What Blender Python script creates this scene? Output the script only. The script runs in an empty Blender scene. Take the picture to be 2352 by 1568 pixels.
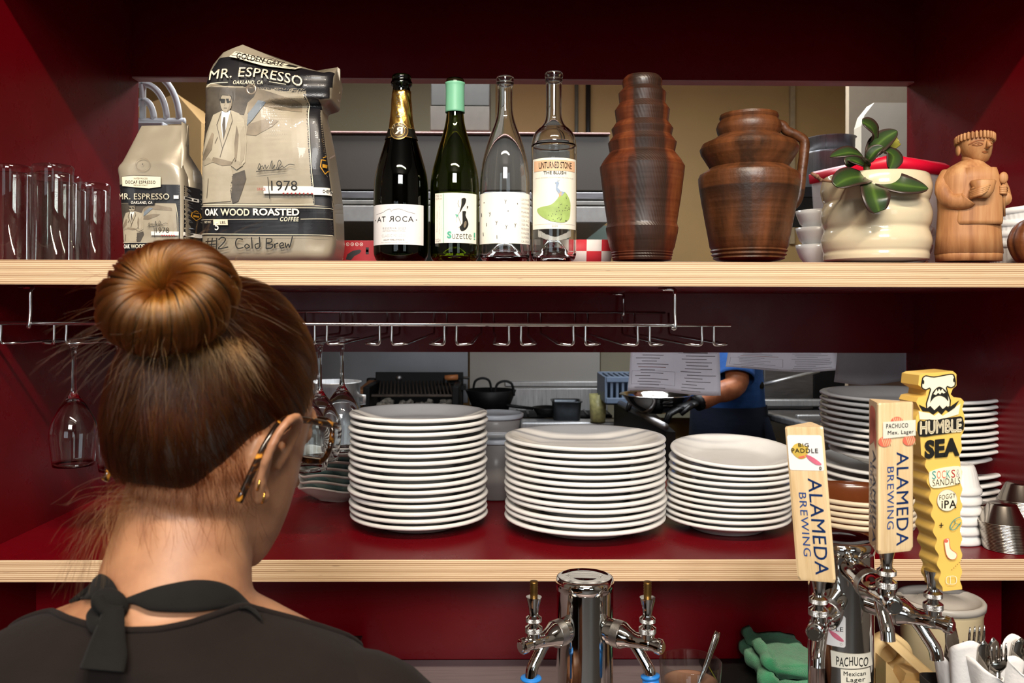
import bpy, bmesh, math, random
from mathutils import Vector, Matrix, Euler, noise
from mathutils.bvhtree import BVHTree
from mathutils.geometry import tessellate_polygon
random.seed(7)
PI = math.pi
sc = bpy.context.scene
COL = sc.collection
# ------------------------------------------------------------------ camera
FPX, PX0, PY0, YAW, ROLL, EYE = 1950.0, 1176.0, 708.3, 0.0134, 0.0026, 1.5
cam_d = bpy.data.cameras.new('camera')
cam = bpy.data.objects.new('camera', cam_d); COL.objects.link(cam)
cam_d.sensor_width = 36; cam_d.sensor_fit = 'HORIZONTAL'
cam_d.lens = FPX / 2352 * 36
cam_d.shift_y = -(784 - PY0) / 2352
cam.matrix_world = Matrix.Translation((0, 0, EYE)) @ Matrix.Rotation(-YAW, 4, 'Z') @ Matrix.Rotation(PI / 2, 4, 'X') @ Matrix.Rotation(ROLL, 4, 'Z')
cam_d.clip_start = 0.05
cam_d.dof.use_dof = True; cam_d.dof.focus_distance = 1.36; cam_d.dof.aperture_fstop = 10
sc.camera = cam
# ------------------------------------------------------------------ view, world, lights
sc.view_settings.view_transform = 'Standard'; sc.view_settings.look = 'None'
sc.view_settings.gamma = 1; sc.view_settings.use_curve_mapping = False
sc.view_settings.exposure = 0.0
sc.cycles.use_denoising = True
sc.cycles.max_bounces = 14; sc.cycles.transmission_bounces = 14; sc.cycles.glossy_bounces = 5; sc.cycles.diffuse_bounces = 4
sc.cycles.sample_clamp_indirect = 6; sc.cycles.transparent_max_bounces = 40
w = bpy.data.worlds.new('world'); sc.world = w; w.use_nodes = True
w.node_tree.nodes['Background'].inputs[0].default_value = (0.75, 0.86, 1, 1)
w.node_tree.nodes['Background'].inputs[1].default_value = 1.0

def area(name, loc, target, sx, sy, power, color):
    d = bpy.data.lights.new(name, 'AREA'); d.shape = 'RECTANGLE'; d.size = sx; d.size_y = sy; d.energy = power; d.color = color
    o = bpy.data.objects.new(name, d); COL.objects.link(o); o.location = loc
    o.rotation_euler = (Vector(target) - Vector(loc)).to_track_quat('-Z', 'Y').to_euler()
    return o
area('window_daylight', (0.1, -3.92, 3.62), (0.1, 1.6, 1.6), 1.8, 1.2, 240, (1.0, 0.985, 0.96))
area('storefront_daylight', (-1.6, -3.93, 1.65), (0.3, 2, 1.5), 1.8, 1.5, 10, (0.86, 0.95, 1.0))
area('storefront_daylight', (1.9, -3.93, 1.65), (0.3, 2, 1.5), 1.2, 1.5, 6, (0.86, 1.0, 0.92))
area('ceiling_track_light', (0.08, -0.35, 3.1), (0.08, 0.6, 1.5), 1.5, 0.06, 76, (1.0, 0.85, 0.68))
area('kitchen_ceiling_light', (0.3, 3.2, 2.78), (0.3, 3.2, 0), 2.4, 0.5, 60, (0.93, 0.97, 1.0))
area('kitchen_front_fill', (0.2, 2.16, 2.72), (0.2, 3.5, 1.3), 1.8, 0.16, 20, (0.80, 0.90, 1.0))  # added fill aimed at the kitchen fronts; no fixture known there

# ------------------------------------------------------------------ pixel helpers (photo frame 2352 x 1568)
_cy, _sy, _cr, _sr = math.cos(YAW), math.sin(YAW), math.cos(ROLL), math.sin(ROLL)
def P(px, py, Y):
    a, b = px - PX0, py - PY0
    u, v = a * _cr + b * _sr, -a * _sr + b * _cr
    x, y, z = u / FPX, 1.0, -v / FPX
    X, Yd = x * _cy + y * _sy, -x * _sy + y * _cy
    t = Y / Yd
    return Vector((X * t, Y, EYE + z * t))
def K(px, Y):                       # metres per photo pixel at plane Y
    return (P(px + 1, 700, Y) - P(px, 700, Y)).length

# ------------------------------------------------------------------ materials
MATS = {}
def lin(h):
    h = h.lstrip('#'); r = []
    for i in (0, 2, 4):
        c = int(h[i:i + 2], 16) / 255
        r.append(c / 12.92 if c <= 0.04045 else ((c + 0.055) / 1.055) ** 2.4)
    return (r[0], r[1], r[2], 1)
class NT:
    def __init__(s, name):
        s.m = bpy.data.materials.new(name); s.m.use_nodes = True
        s.t = s.m.node_tree; s.n = s.t.nodes; s.b = s.n['Principled BSDF']; s.out = s.n['Material Output']
    def node(s, t, **kw):
        x = s.n.new(t)
        for k, v in kw.items():
            if k in x.inputs: x.inputs[k].default_value = v
            else: setattr(x, k, v)
        return x
    def link(s, a, b): s.t.links.new(a, b)
    def coord(s, scale=(1, 1, 1), kind='Object'):
        c = s.node('ShaderNodeTexCoord'); mp = s.node('ShaderNodeMapping'); mp.inputs['Scale'].default_value = scale
        s.link(c.outputs[kind], mp.inputs['Vector']); return mp.outputs[0]
    def noise(s, vec, scale, detail=3, rough=0.5, dist=0):
        x = s.node('ShaderNodeTexNoise'); x.inputs['Scale'].default_value = scale; x.inputs['Detail'].default_value = detail
        x.inputs['Roughness'].default_value = rough; x.inputs['Distortion'].default_value = dist
        s.link(vec, x.inputs['Vector']); return x.outputs['Fac']
    def ramp(s, fac, stops, interp='LINEAR'):
        x = s.node('ShaderNodeValToRGB'); x.color_ramp.interpolation = interp
        e = x.color_ramp.elements
        while len(e) < len(stops): e.new(0.5)
        for i, (p, c) in enumerate(stops):
            e[i].position = p; e[i].color = c if len(c) == 4 else (*c, 1)
        s.link(fac, x.inputs[0]); return x.outputs[0]
    def bump(s, h, strength=0.2, dist=0.002):
        x = s.node('ShaderNodeBump'); x.inputs['Strength'].default_value = strength; x.inputs['Distance'].default_value = dist
        s.link(h, x.inputs['Height']); s.link(x.outputs[0], s.b.inputs['Normal'])
    def mix(s, fac, a, b, mode='MIX'):
        x = s.node('ShaderNodeMix', data_type='RGBA', blend_type=mode)
        for v, i in ((fac, 0), (a, 6), (b, 7)):
            if hasattr(v, 'default_value') or hasattr(v, 'is_linked'): s.link(v, x.inputs[i])
            else: x.inputs[i].default_value = v
        return x.outputs[2]
    def math(s, op, a, b=0.0):
        x = s.node('ShaderNodeMath', operation=op)
        for v, i in ((a, 0), (b, 1)):
            if isinstance(v, (int, float)): x.inputs[i].default_value = v
            else: s.link(v, x.inputs[i])
        return x.outputs[0]
def mat(name, col, rough=0.5, metal=0.0, var=0.12, scale=30, bump=0.0, bscale=120, spec=0.5, trans=0, ior=1.45, coat=0, sss=0, sheen=0, stretch=(1, 1, 1), bdist=0.002):
    if name in MATS: return MATS[name]
    t = NT(name); c = lin(col) if isinstance(col, str) else (*col, 1); b = t.b
    v = t.coord(stretch)
    f = t.noise(v, scale, 4, 0.55)
    lo = tuple(max(0, x * (1 - var)) for x in c[:3]); hi = tuple(min(1, x * (1 + var)) for x in c[:3])
    t.link(t.ramp(f, [(0.3, lo), (0.7, hi)]), b.inputs['Base Color'])
    b.inputs['Roughness'].default_value = rough; b.inputs['Metallic'].default_value = metal
    b.inputs['Specular IOR Level'].default_value = spec; b.inputs['IOR'].default_value = ior
    b.inputs['Transmission Weight'].default_value = trans; b.inputs['Coat Weight'].default_value = coat
    b.inputs['Sheen Weight'].default_value = sheen
    if sss:
        b.inputs['Subsurface Weight'].default_value = sss; b.inputs['Subsurface Radius'].default_value = (1, 0.35, 0.2); b.inputs['Subsurface Scale'].default_value = 0.006
    if bump: t.bump(t.noise(v, bscale, 4, 0.6), bump, bdist)
    MATS[name] = t.m; return t.m
def glass(name, col, rough=0.0, ior=1.48):
    if name in MATS: return MATS[name]
    t = NT(name); b = t.b; b.inputs['Base Color'].default_value = lin(col) if isinstance(col, str) else (*col, 1)
    b.inputs['Transmission Weight'].default_value = 1; b.inputs['Roughness'].default_value = rough; b.inputs['IOR'].default_value = ior
    MATS[name] = t.m; return t.m

def m_thin():
    t = NT('thin_glass'); tr = t.node('ShaderNodeBsdfTransparent'); tr.inputs[0].default_value = (.94, .95, .94, 1); g = t.node('ShaderNodeBsdfGlossy'); g.inputs['Roughness'].default_value = .02
    f = t.node('ShaderNodeLayerWeight'); f.inputs[0].default_value = .5; fr = t.math('ADD', t.math('MULTIPLY', t.math('POWER', f.outputs['Facing'], 4.0), .85), .045); mx = t.node('ShaderNodeMixShader'); t.link(fr, mx.inputs[0]); t.link(tr.outputs[0], mx.inputs[1]); t.link(g.outputs[0], mx.inputs[2]); t.link(mx.outputs[0], t.out.inputs[0]); return t.m
THIN = m_thin()
def m_tubwall(nm='clear_tub_plastic', f_=.3):
    t = NT(nm); tr = t.node('ShaderNodeBsdfTransparent'); mx = t.node('ShaderNodeMixShader'); mx.inputs[0].default_value = f_; t.b.inputs['Base Color'].default_value = (.75, .72, .70, 1); t.b.inputs['Roughness'].default_value = .25
    t.link(tr.outputs[0], mx.inputs[1]); t.link(t.b.outputs[0], mx.inputs[2]); t.link(mx.outputs[0], t.out.inputs[0]); return t.m
TUBP = m_tubwall(); DELIP = m_tubwall('cloudy_deli_plastic', .24)
def m_red():
    t = NT('red_laminate'); v = t.coord()
    f = t.noise(v, 5, 4, 0.6)
    t.link(t.ramp(f, [(0.3, (0.122, 0.0006, 0.0035)), (0.7, (0.146, 0.0009, 0.005))]), t.b.inputs['Base Color'])
    g = t.noise(v, 9, 5, 0.65)
    t.link(t.ramp(g, [(0.3, (0.24,) * 3), (0.75, (0.36,) * 3)]), t.b.inputs['Roughness'])
    t.b.inputs['Specular IOR Level'].default_value = 0.2
    t.bump(t.noise(v, 4, 2), 0.03, 0.004)
    return t.m
def m_ply():
    t = NT('plywood_edge')
    c = t.node('ShaderNodeTexCoord'); mp = t.node('ShaderNodeMapping'); mp.inputs['Scale'].default_value = (0.25, 1, 1)
    t.link(c.outputs['Object'], mp.inputs['Vector'])
    nz = t.noise(mp.outputs[0], 14, 3, 0.5)
    sep = t.node('ShaderNodeSeparateXYZ'); t.link(c.outputs['Object'], sep.inputs[0])
    z = t.math('ADD', sep.outputs[2], t.math('MULTIPLY', nz, 0.0016))
    s = t.math('SINE', t.math('MULTIPLY', z, 2 * PI / 0.0030))
    s2 = t.math('SINE', t.math('MULTIPLY', z, 2 * PI / 0.0111))
    st = t.math('ADD', t.math('MULTIPLY', s, 0.27), t.math('ADD', t.math('MULTIPLY', s2, 0.12), 0.5))
    base = t.ramp(st, [(0.12, lin('8a6a4c')), (0.36, lin('bf9d78')), (0.6, lin('d9bd99')), (0.95, lin('e2cbaa'))])
    mp2 = t.node('ShaderNodeMapping'); mp2.inputs['Scale'].default_value = (1, 6, 60); t.link(c.outputs['Object'], mp2.inputs['Vector'])
    fib = t.noise(mp2.outputs[0], 14, 4, 0.7)
    col = t.mix(t.ramp(fib, [(0.45, (0, 0, 0)), (0.8, (0.5, 0.5, 0.5))]), base, lin('a87c50'))
    mp3 = t.node('ShaderNodeMapping'); mp3.inputs['Scale'].default_value = (9, 9, 260); t.link(c.outputs['Object'], mp3.inputs['Vector'])
    void = t.noise(mp3.outputs[0], 1.5, 2, 0.5)
    col = t.mix(t.ramp(void, [(0.735, (0, 0, 0)), (0.76, (1, 1, 1))]), col, lin('3a2414'))
    t.link(col, t.b.inputs['Base Color']); t.b.inputs['Roughness'].default_value = 0.5
    t.bump(fib, 0.15, 0.001)
    return t.m
RED = m_red(); PLY = m_ply()
def m_brush(name, col, rough=0.3, stretch=(1, 1, 40), amount=0.12):
    t = NT(name); v = t.coord(stretch); f = t.noise(v, 12, 4, 0.6); c = lin(col)
    t.link(t.ramp(f, [(0.3, tuple(x * .8 for x in c[:3])), (0.7, tuple(min(1, x * 1.1) for x in c[:3]))]), t.b.inputs['Base Color'])
    t.link(t.ramp(f, [(0.3, (rough - amount,) * 3), (0.7, (rough + amount,) * 3)]), t.b.inputs['Roughness'])
    t.b.inputs['Metallic'].default_value = 1; return t.m
STEEL = m_brush('brushed_steel', 'b4b4b4', 0.38, (40, 1, 1)); STEEL.node_tree.nodes['Principled BSDF'].inputs['Metallic'].default_value = .7
STEEL_DK = m_brush('worn_steel', '8a8888', 0.42, (1, 1, 30))
CHROME = mat('chrome', 'dcdad6', 0.06, 1, 0.02)
CHROME_DULL = mat('knurled_chrome', 'c0beba', 0.26, 1, 0.1, bump=0.5, bscale=900, bdist=0.0006)
WHITE_CER = mat('white_glazed_ceramic', 'e2e1de', 0.16, 0, 0.03, coat=0.3)
GLASS = glass('clear_glass', 'fbfdfc'); 
BLACK = mat('black_iron', '121212', 0.5, 0.3, 0.3)

# ------------------------------------------------------------------ mesh helpers
class MB:
    def __init__(s): s.bm = bmesh.new(); s.mi = 0; s.mats = []
    def use(s, m):
        if m not in s.mats: s.mats.append(m)
        s.mi = s.mats.index(m); return s
    def _f(s, vs, smooth=True):
        try: f = s.bm.faces.new(vs)
        except ValueError: return None
        f.material_index = s.mi; f.smooth = smooth; return f
    def box(s, c, d, rot=None, bev=0.0, seg=2):
        m = Matrix.Translation(c)
        if rot is not None: m = m @ (rot.to_4x4() if hasattr(rot, 'to_4x4') else Euler(rot).to_matrix().to_4x4())
        m = m @ Matrix.Diagonal((*d, 1))
        n0 = len(s.bm.faces)
        r = bmesh.ops.create_cube(s.bm, size=1, matrix=m)
        fs = set(f for v in r['verts'] for f in v.link_faces)
        for f in fs: f.material_index = s.mi
        if bev:
            es = list(set(e for v in r['verts'] for e in v.link_edges))
            r2 = bmesh.ops.bevel(s.bm, geom=es, offset=bev, segments=seg, affect='EDGES', profile=0.6)
            for f in r2['faces']: f.material_index = s.mi; f.smooth = True
        return s
    def lathe(s, prof, c=(0, 0, 0), seg=48, mod=None, close=False):
        c = Vector(c); rings = []
        for (r, z) in prof:
            if r < 1e-6: rings.append([s.bm.verts.new(c + Vector((0, 0, z)))]); continue
            ring = []
            for i in range(seg):
                a = 2 * PI * i / seg; rr, zz = (r, z) if mod is None else mod(r, z, a)
                ring.append(s.bm.verts.new(c + Vector((rr * math.cos(a), rr * math.sin(a), zz))))
            rings.append(ring)
        if close: rings.append(rings[0])
        for a, b in zip(rings, rings[1:]):
            na, nb = len(a), len(b)
            for i in range(seg):
                j = (i + 1) % seg
                if na > 1 and nb > 1: s._f([a[i], a[j], b[j], b[i]])
                elif na > 1: s._f([a[i], a[j], b[0]])
                elif nb > 1: s._f([a[0], b[j], b[i]])
        return s
    def tube(s, pts, r, seg=8, cap=True, flat=None):
        pts = [Vector(p) for p in pts]; n = len(pts)
        rs = r if isinstance(r, (list, tuple)) else [r] * n
        up = None; rings = []
        for i, p in enumerate(pts):
            t = (pts[min(i + 1, n - 1)] - pts[max(i - 1, 0)]).normalized()
            if up is None:
                up = Vector((0, 0, 1)) if abs(t.z) < 0.9 else Vector((0, 1, 0))
            a = t.cross(up)
            a = a.normalized() if a.length > 1e-6 else Vector((1, 0, 0))
            up = a.cross(t).normalized()
            k = flat or 1
            rings.append([s.bm.verts.new(p + (a * math.cos(2 * PI * j / seg) + up * math.sin(2 * PI * j / seg) * k) * rs[i]) for j in range(seg)])
        for A, B in zip(rings, rings[1:]):
            for j in range(seg): s._f([A[j], A[(j + 1) % seg], B[(j + 1) % seg], B[j]])
        if cap:
            s._f(rings[0][::-1]); s._f(rings[-1])
        return s
    def loft(s, rings, cap0=True, cap1=True, closed=True):
        R = [[s.bm.verts.new(p) for p in r] for r in rings]
        n = len(R[0])
        for A, B in zip(R, R[1:]):
            for j in range(n if closed else n - 1): s._f([A[j], A[(j + 1) % n], B[(j + 1) % n], B[j]])
        if cap0: s._f(R[0][::-1])
        if cap1: s._f(R[-1])
        return s
    def grid(s, fn, nu, nv):
        R = [[s.bm.verts.new(fn(i / nu, j / nv)) for i in range(nu + 1)] for j in range(nv + 1)]
        for j in range(nv):
            for i in range(nu): s._f([R[j][i], R[j][i + 1], R[j + 1][i + 1], R[j + 1][i]])
        return s
    def prism(s, poly, d0, d1, fn=None, smooth=False):
        """poly (a,b) extruded from depth d0 to d1; fn(a,b,d) -> point"""
        fn = fn or (lambda a, b, d: Vector((a, d, b)))
        A = [s.bm.verts.new(fn(a, b, d0)) for a, b in poly]; B = [s.bm.verts.new(fn(a, b, d1)) for a, b in poly]
        n = len(poly)
        for i in range(n): s._f([A[i], A[(i + 1) % n], B[(i + 1) % n], B[i]], smooth)
        for t in tessellate_polygon([[Vector((a, b, 0)) for a, b in poly]]):
            s._f([A[i] for i in t], False); s._f([B[i] for i in t[::-1]], False)
        return s
    def ball(s, c, r, u=16, v=10, sc_=(1, 1, 1), rot=None):
        m = Matrix.Translation(c)
        if rot is not None: m = m @ rot.to_4x4()
        m = m @ Matrix.Diagonal((*sc_, 1))
        rr = bmesh.ops.create_uvsphere(s.bm, u_segments=u, v_segments=v, radius=r, matrix=m)
        for f in set(f for x in rr['verts'] for f in x.link_faces): f.material_index = s.mi; f.smooth = True
        return s
    def cyl(s, p0, p1, r0, r1=None, seg=24):
        return s.tube([p0, p1], [r0, r0 if r1 is None else r1], seg)
    def xform(s, m): bmesh.ops.transform(s.bm, matrix=m, verts=s.bm.verts); return s
    def bvh(s): return BVHTree.FromBMesh(s.bm)
    def build(s, name, m=None, parent=None, smooth=True, sub=0, norm=True, solid=0, auto=None):
        if m is not None: s.mats = list(m) if isinstance(m, (list, tuple)) else [m]
        if norm: bmesh.ops.recalc_face_normals(s.bm, faces=s.bm.faces)
        me = bpy.data.meshes.new(name); s.bm.to_mesh(me); s.bm.free()
        for x in s.mats: me.materials.append(x)
        if auto is not None:
            me.set_sharp_from_angle(angle=math.radians(auto))
        o = bpy.data.objects.new(name, me); COL.objects.link(o)
        if parent is not None: o.parent = parent
        if solid:
            md = o.modifiers.new('solid', 'SOLIDIFY'); md.thickness = abs(solid); md.offset = 1 if solid > 0 else -1
        if sub:
            md = o.modifiers.new('sub', 'SUBSURF'); md.levels = sub; md.render_levels = sub
        return o
def thing(name, label, cat, loc=(0, 0, 0), rotz=0, group=None):
    o = bpy.data.objects.new(name, None); COL.objects.link(o); o.empty_display_size = 0.02
    o.location = loc; o.rotation_euler = (0, 0, rotz)
    return tag(o, label, cat, group)
def tag(o, label, cat, group=None, kind=None):
    o['label'] = label; o['category'] = cat
    if group: o['group'] = group
    if kind: o['kind'] = kind
    return o
def struct(o): o['kind'] = 'structure'; return o
def dup(root, label=None, loc=None, rot=None, group=None):
    r = root.copy(); COL.objects.link(r)
    if loc is not None: r.location = loc
    if rot is not None: r.rotation_euler = rot
    if label: r['label'] = label
    if group: r['group'] = group
    for ch in list(root.children):
        c = ch.copy(); COL.objects.link(c); c.parent = r
        for g in list(ch.children):
            d = g.copy(); COL.objects.link(d); d.parent = c
    return r
def dense_rings(rings, n=4):
    out = []
    for i in range(len(rings) - 1):
        p0, p1, p2, p3 = rings[max(i - 1, 0)], rings[i], rings[i + 1], rings[min(i + 2, len(rings) - 1)]
        for k in range(n):
            t = k / n; out.append([0.5 * (2 * b_ + (c_ - a_) * t + (2 * a_ - 5 * b_ + 4 * c_ - d_) * t * t + (3 * b_ - a_ - 3 * c_ + d_) * t ** 3) for a_, b_, c_, d_ in zip(p0, p1, p2, p3)])
    out.append(rings[-1]); return out
def rrect(x0, y0, x1, y1, r, n=6):
    pts = []
    for cx, cy, a0 in ((x1 - r, y1 - r, 0), (x0 + r, y1 - r, PI / 2), (x0 + r, y0 + r, PI), (x1 - r, y0 + r, 1.5 * PI)):
        for i in range(n + 1):
            a = a0 + PI / 2 * i / n; pts.append((cx + r * math.cos(a), cy + r * math.sin(a)))
    return pts
def ell(cx, cy, rx, ry, n=24, rot=0):
    c, s_ = math.cos(rot), math.sin(rot)
    return [(cx + rx * math.cos(2 * PI * i / n) * c - ry * math.sin(2 * PI * i / n) * s_, cy + rx * math.cos(2 * PI * i / n) * s_ + ry * math.sin(2 * PI * i / n) * c) for i in range(n)]
def spline(pts, n=8):
    """Catmull-Rom through points (any dimension tuples)"""
    pts = [tuple(p) for p in pts]; out = []
    for i in range(len(pts) - 1):
        p0, p1, p2, p3 = pts[max(i - 1, 0)], pts[i], pts[i + 1], pts[min(i + 2, len(pts) - 1)]
        for k in range(n):
            t = k / n
            out.append(tuple(0.5 * (2 * b + (c - a) * t + (2 * a - 5 * b + 4 * c - d) * t * t + (3 * b - a - 3 * c + d) * t ** 3) for a, b, c, d in zip(p0, p1, p2, p3)))
    out.append(pts[-1]); return out

# ------------------------------------------------------------------ lettering and artwork laid onto real surfaces
_tc = {}
def glyphs(s, bold=0.0, space=1.0):
    key = (s, bold, space)
    if key in _tc: return _tc[key]
    if bold and 'M' in s:                                            # the offset font breaks its M: thicken the plain glyphs instead
        v0, f0 = glyphs(s, 0.0, space); vs, fs = [], []
        for dx, dy in ((0, 0), (bold, 0), (-bold, 0), (0, bold), (0, -bold)):
            n = len(vs); vs += [(x + dx, y + dy) for x, y in v0]; fs += [tuple(i + n for i in f) for f in f0]
        _tc[key] = (vs, fs); return vs, fs
    c = bpy.data.curves.new('t', 'FONT'); c.body = s; c.size = 1; c.offset = bold; c.space_character = space; c.resolution_u = 3; c.fill_mode = 'FRONT'
    o = bpy.data.objects.new('t', c); COL.objects.link(o)
    dg = bpy.context.evaluated_depsgraph_get(); dg.update()
    me = bpy.data.meshes.new_from_object(o.evaluated_get(dg), depsgraph=dg)
    vs = [(v.co.x, v.co.y) for v in me.vertices]; me.calc_loop_triangles(); fs = [tuple(p.vertices) for p in me.loop_triangles]
    bpy.data.objects.remove(o); bpy.data.curves.remove(c); bpy.data.meshes.remove(me)
    _tc[key] = (vs, fs); return vs, fs
class Decal:
    """2-D artwork in some plane coordinates; fn(a, b, lift) -> 3-D point on the surface (or None)."""
    def __init__(s, fn, maxlen=1e9, eps=0.00012): s.fn = fn; s.mb = MB(); s.maxlen = maxlen; s.eps = eps; s.layer = 1
    def _tri(s, tri, depth=0):
        a, b, c = tri
        L = [(a[0] - b[0]) ** 2 + (a[1] - b[1]) ** 2, (b[0] - c[0]) ** 2 + (b[1] - c[1]) ** 2, (c[0] - a[0]) ** 2 + (c[1] - a[1]) ** 2]
        m = max(L)
        if m > s.maxlen ** 2 and depth < 14:
            i = L.index(m); P_ = [a, b, c]; p, q, r = P_[i], P_[(i + 1) % 3], P_[(i + 2) % 3]
            h = ((p[0] + q[0]) / 2, (p[1] + q[1]) / 2)
            s._tri((p, h, r), depth + 1); s._tri((h, q, r), depth + 1); return
        v = [s.fn(x, y, s.layer * s.eps) for x, y in tri]
        if any(x is None for x in v): return
        s.mb._f([s.mb.bm.verts.new(x) for x in v], False)
    def poly(s, pts, m):
        s.mb.use(m)
        for t in tessellate_polygon([[Vector((x, y, 0)) for x, y in pts]]): s._tri([pts[i] for i in t])
        return s
    def rect(s, x0, y0, x1, y1, m): return s.poly([(x0, y0), (x1, y0), (x1, y1), (x0, y1)], m)
    def line(s, pts, wd, m, closed=False):
        s.mb.use(m); pts = list(pts)
        if closed: pts = pts + [pts[0]]
        n = len(pts)
        off = []
        for i, p in enumerate(pts):
            a, b = pts[max(i - 1, 0)], pts[min(i + 1, n - 1)]
            if closed and i in (0, n - 1): a, b = pts[-2], pts[1]
            dx, dy = b[0] - a[0], b[1] - a[1]; l = math.hypot(dx, dy) or 1
            off.append((-dy / l * wd / 2, dx / l * wd / 2))
        for i in range(n - 1):
            p, q, o1, o2 = pts[i], pts[i + 1], off[i], off[i + 1]
            A, B, C, D = (p[0] + o1[0], p[1] + o1[1]), (q[0] + o2[0], q[1] + o2[1]), (q[0] - o2[0], q[1] - o2[1]), (p[0] - o1[0], p[1] - o1[1])
            s._tri((A, B, C)); s._tri((A, C, D))
        return s
    def text(s, txt, x0, y0, x1, y1, m, bold=0.0, space=1.0, shear=0.0, warp=None, down=True, turn=0, mirror=False):
        """fit the glyphs' bounding box into (x0,y0)-(x1,y1); y grows downward when down. turn=-90: reads downward."""
        s.mb.use(m); vs, fs = glyphs(txt, bold, space)
        vs = [(x + shear * y, y) for x, y in vs]
        X = [v[0] for v in vs]; Y = [v[1] for v in vs]; ax, bx, ay, by = min(X), max(X), min(Y), max(Y)
        out = []
        for x, y in vs:
            u = (x - ax) / (bx - ax); v = (y - ay) / (by - ay)
            if mirror: u = 1 - u
            if turn == -90: u, v = v, 1 - u
            elif turn == 90: u, v = 1 - v, u
            px = x0 + u * (x1 - x0); py = (y1 - v * (y1 - y0)) if down else (y0 + v * (y1 - y0))
            if warp: px, py = warp(px, py, u, v)
            out.append((px, py))
        for f in fs:
            for k in range(1, len(f) - 1): s._tri((out[f[0]], out[f[k]], out[f[k + 1]]))
        return s
    def up(s): s.layer += 1; return s
    def build(s, name, parent): return s.mb.build(name, None, parent, norm=False)
def flat_fn(origin, ax, ay):
    """pixel-like coordinates on a flat face: origin 3-D point, ax/ay 3-D vectors per unit; lift along ax x ay facing out"""
    o, ax, ay = Vector(origin), Vector(ax), Vector(ay); n = ax.cross(ay).normalized()
    return lambda a, b, l: o + ax * a + ay * b - n * l if False else o + ax * a + ay * b + n * l
def cast_fn(bvh, to_local, direction=(0, 1, 0), back=0.6):
    d = Vector(direction)
    def fn(a, b, l):
        p = to_local(a, b); h = bvh.ray_cast(p - d * back, d)
        if h[0] is None: return None
        n = h[1]
        if n.dot(d) > 0: n = -n
        return h[0] + n * l - d * l
    return fn
def cyl_fn(cx, cz, radius_at, y0=0.0):
    """artwork (a = metres right of centre along the arc, b = height) wrapped on an upright cylinder facing -Y"""
    def fn(a, b, l):
        r = radius_at(b) + l; t = a / r
        return Vector((cx + r * math.sin(t), y0 - r * math.cos(t), cz + b))
    return fn
INK = mat('black_ink', '15130f', 0.5, 0, 0.1); CREAM = mat('cream_ink', 'e3d8bd', 0.5, 0, 0.03); PAPER = mat('label_paper', 'efe9df', 0.55, 0, 0.02)
# ------------------------------------------------------------------ setting
YF, YB, YB2 = 1.345, 1.944, 1.979            # shelf front, face of the pass-through wall, its kitchen side
ZU, ZUB, ZL, ZLB, ZS, ZO, ZT = 1.5747, 1.5357, 1.1015, 1.0677, 2.0257, 1.400, 2.27
XL, XR = -0.8403, 0.9519
ZC, YP = 0.86, 1.55                          # counter height, panel under the lower shelf
FLOOR = mat('floor_tile', '3a3532', 0.5, 0, 0.2, 6)
PLASTER = mat('plaster', '7d756b', 0.8, 0, 0.05, 4); KPLAS = mat('kitchen_plaster', 'd0c4ae', 0.8, 0, 0.05, 4)
KWALL = mat('kitchen_beige_wall', 'ad8a56', 0.6, 0, 0.06, 3)
DARKRED = mat('dark_red_paint', '5a0810', 0.45, 0, 0.1, 6)
SOFFIT = mat('soffit_pale_paint', 'b98f88', 0.5, 0, 0.05)
def slab(name, x0, x1, y0, y1, z0, z1, m, bev=0):
    b = MB(); b.box(((x0 + x1) / 2, (y0 + y1) / 2, (z0 + z1) / 2), (x1 - x0, y1 - y0, z1 - z0), bev=bev)
    return b.build(name, m, norm=True)
struct(slab('floor', -3.2, 3.2, -4.1, 5.3, -0.1, 0, FLOOR))
struct(slab('ceiling', -3.2, 3.2, -4.1, YB, 4.4, 4.5, PLASTER))
struct(slab('ceiling_kitchen', -2.5, 2.3, YB2, 5.1, 2.85, 2.95, KPLAS))
# wall between bar and kitchen, with the pass-through openings (red)
b = MB(); yc, th = (YB + YB2) / 2, YB2 - YB
def wbox(x0, x1, z0, z1): b.box(((x0 + x1) / 2, yc, (z0 + z1) / 2), (x1 - x0, th, z1 - z0))
wbox(XL - 0.02, XR + 0.02, ZS, 4.4); wbox(XL, XR, ZO, ZU - 0.005)
struct(b.build('wall_back', RED))
struct(slab('trim_1', XL, XR, YB + 0.0005, YB2 + 0.0005, ZS - 0.003, ZS + 0.0005, SOFFIT))
struct(slab('wall_left', XL - 0.03, XL, YF - 0.05, YB2, 0, 4.4, RED))
struct(slab('wall_right', XR, XR + 0.03, YF - 0.05, YB2, 0, 4.4, RED))
struct(slab('trim_2', XL, XR, YF, YB, ZT, ZT + 0.04, RED)); struct(slab('shade_valance', XL, XR, YF - 0.02, YF, 2.09, ZT + 0.04, RED))  # front board is an unseen valance, added to hold the header in shade
struct(slab('wall_front_left', -3.2, XL - 0.03, YF - 0.05, YF, 0, 4.4, DARKRED))
struct(slab('wall_front_right', XR + 0.03, 3.2, YF - 0.05, YF, 0, 4.4, DARKRED))
xpan = P(2300, 1420, YP).x
struct(slab('wall_under_shelf', XL, xpan, YP, YP + 0.02, ZC, ZLB, RED))
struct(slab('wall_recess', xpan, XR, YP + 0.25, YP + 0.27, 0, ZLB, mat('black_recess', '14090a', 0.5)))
struct(slab('wall_low', XL, XR, YB, YB2, 0, ZLB, RED))
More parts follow.
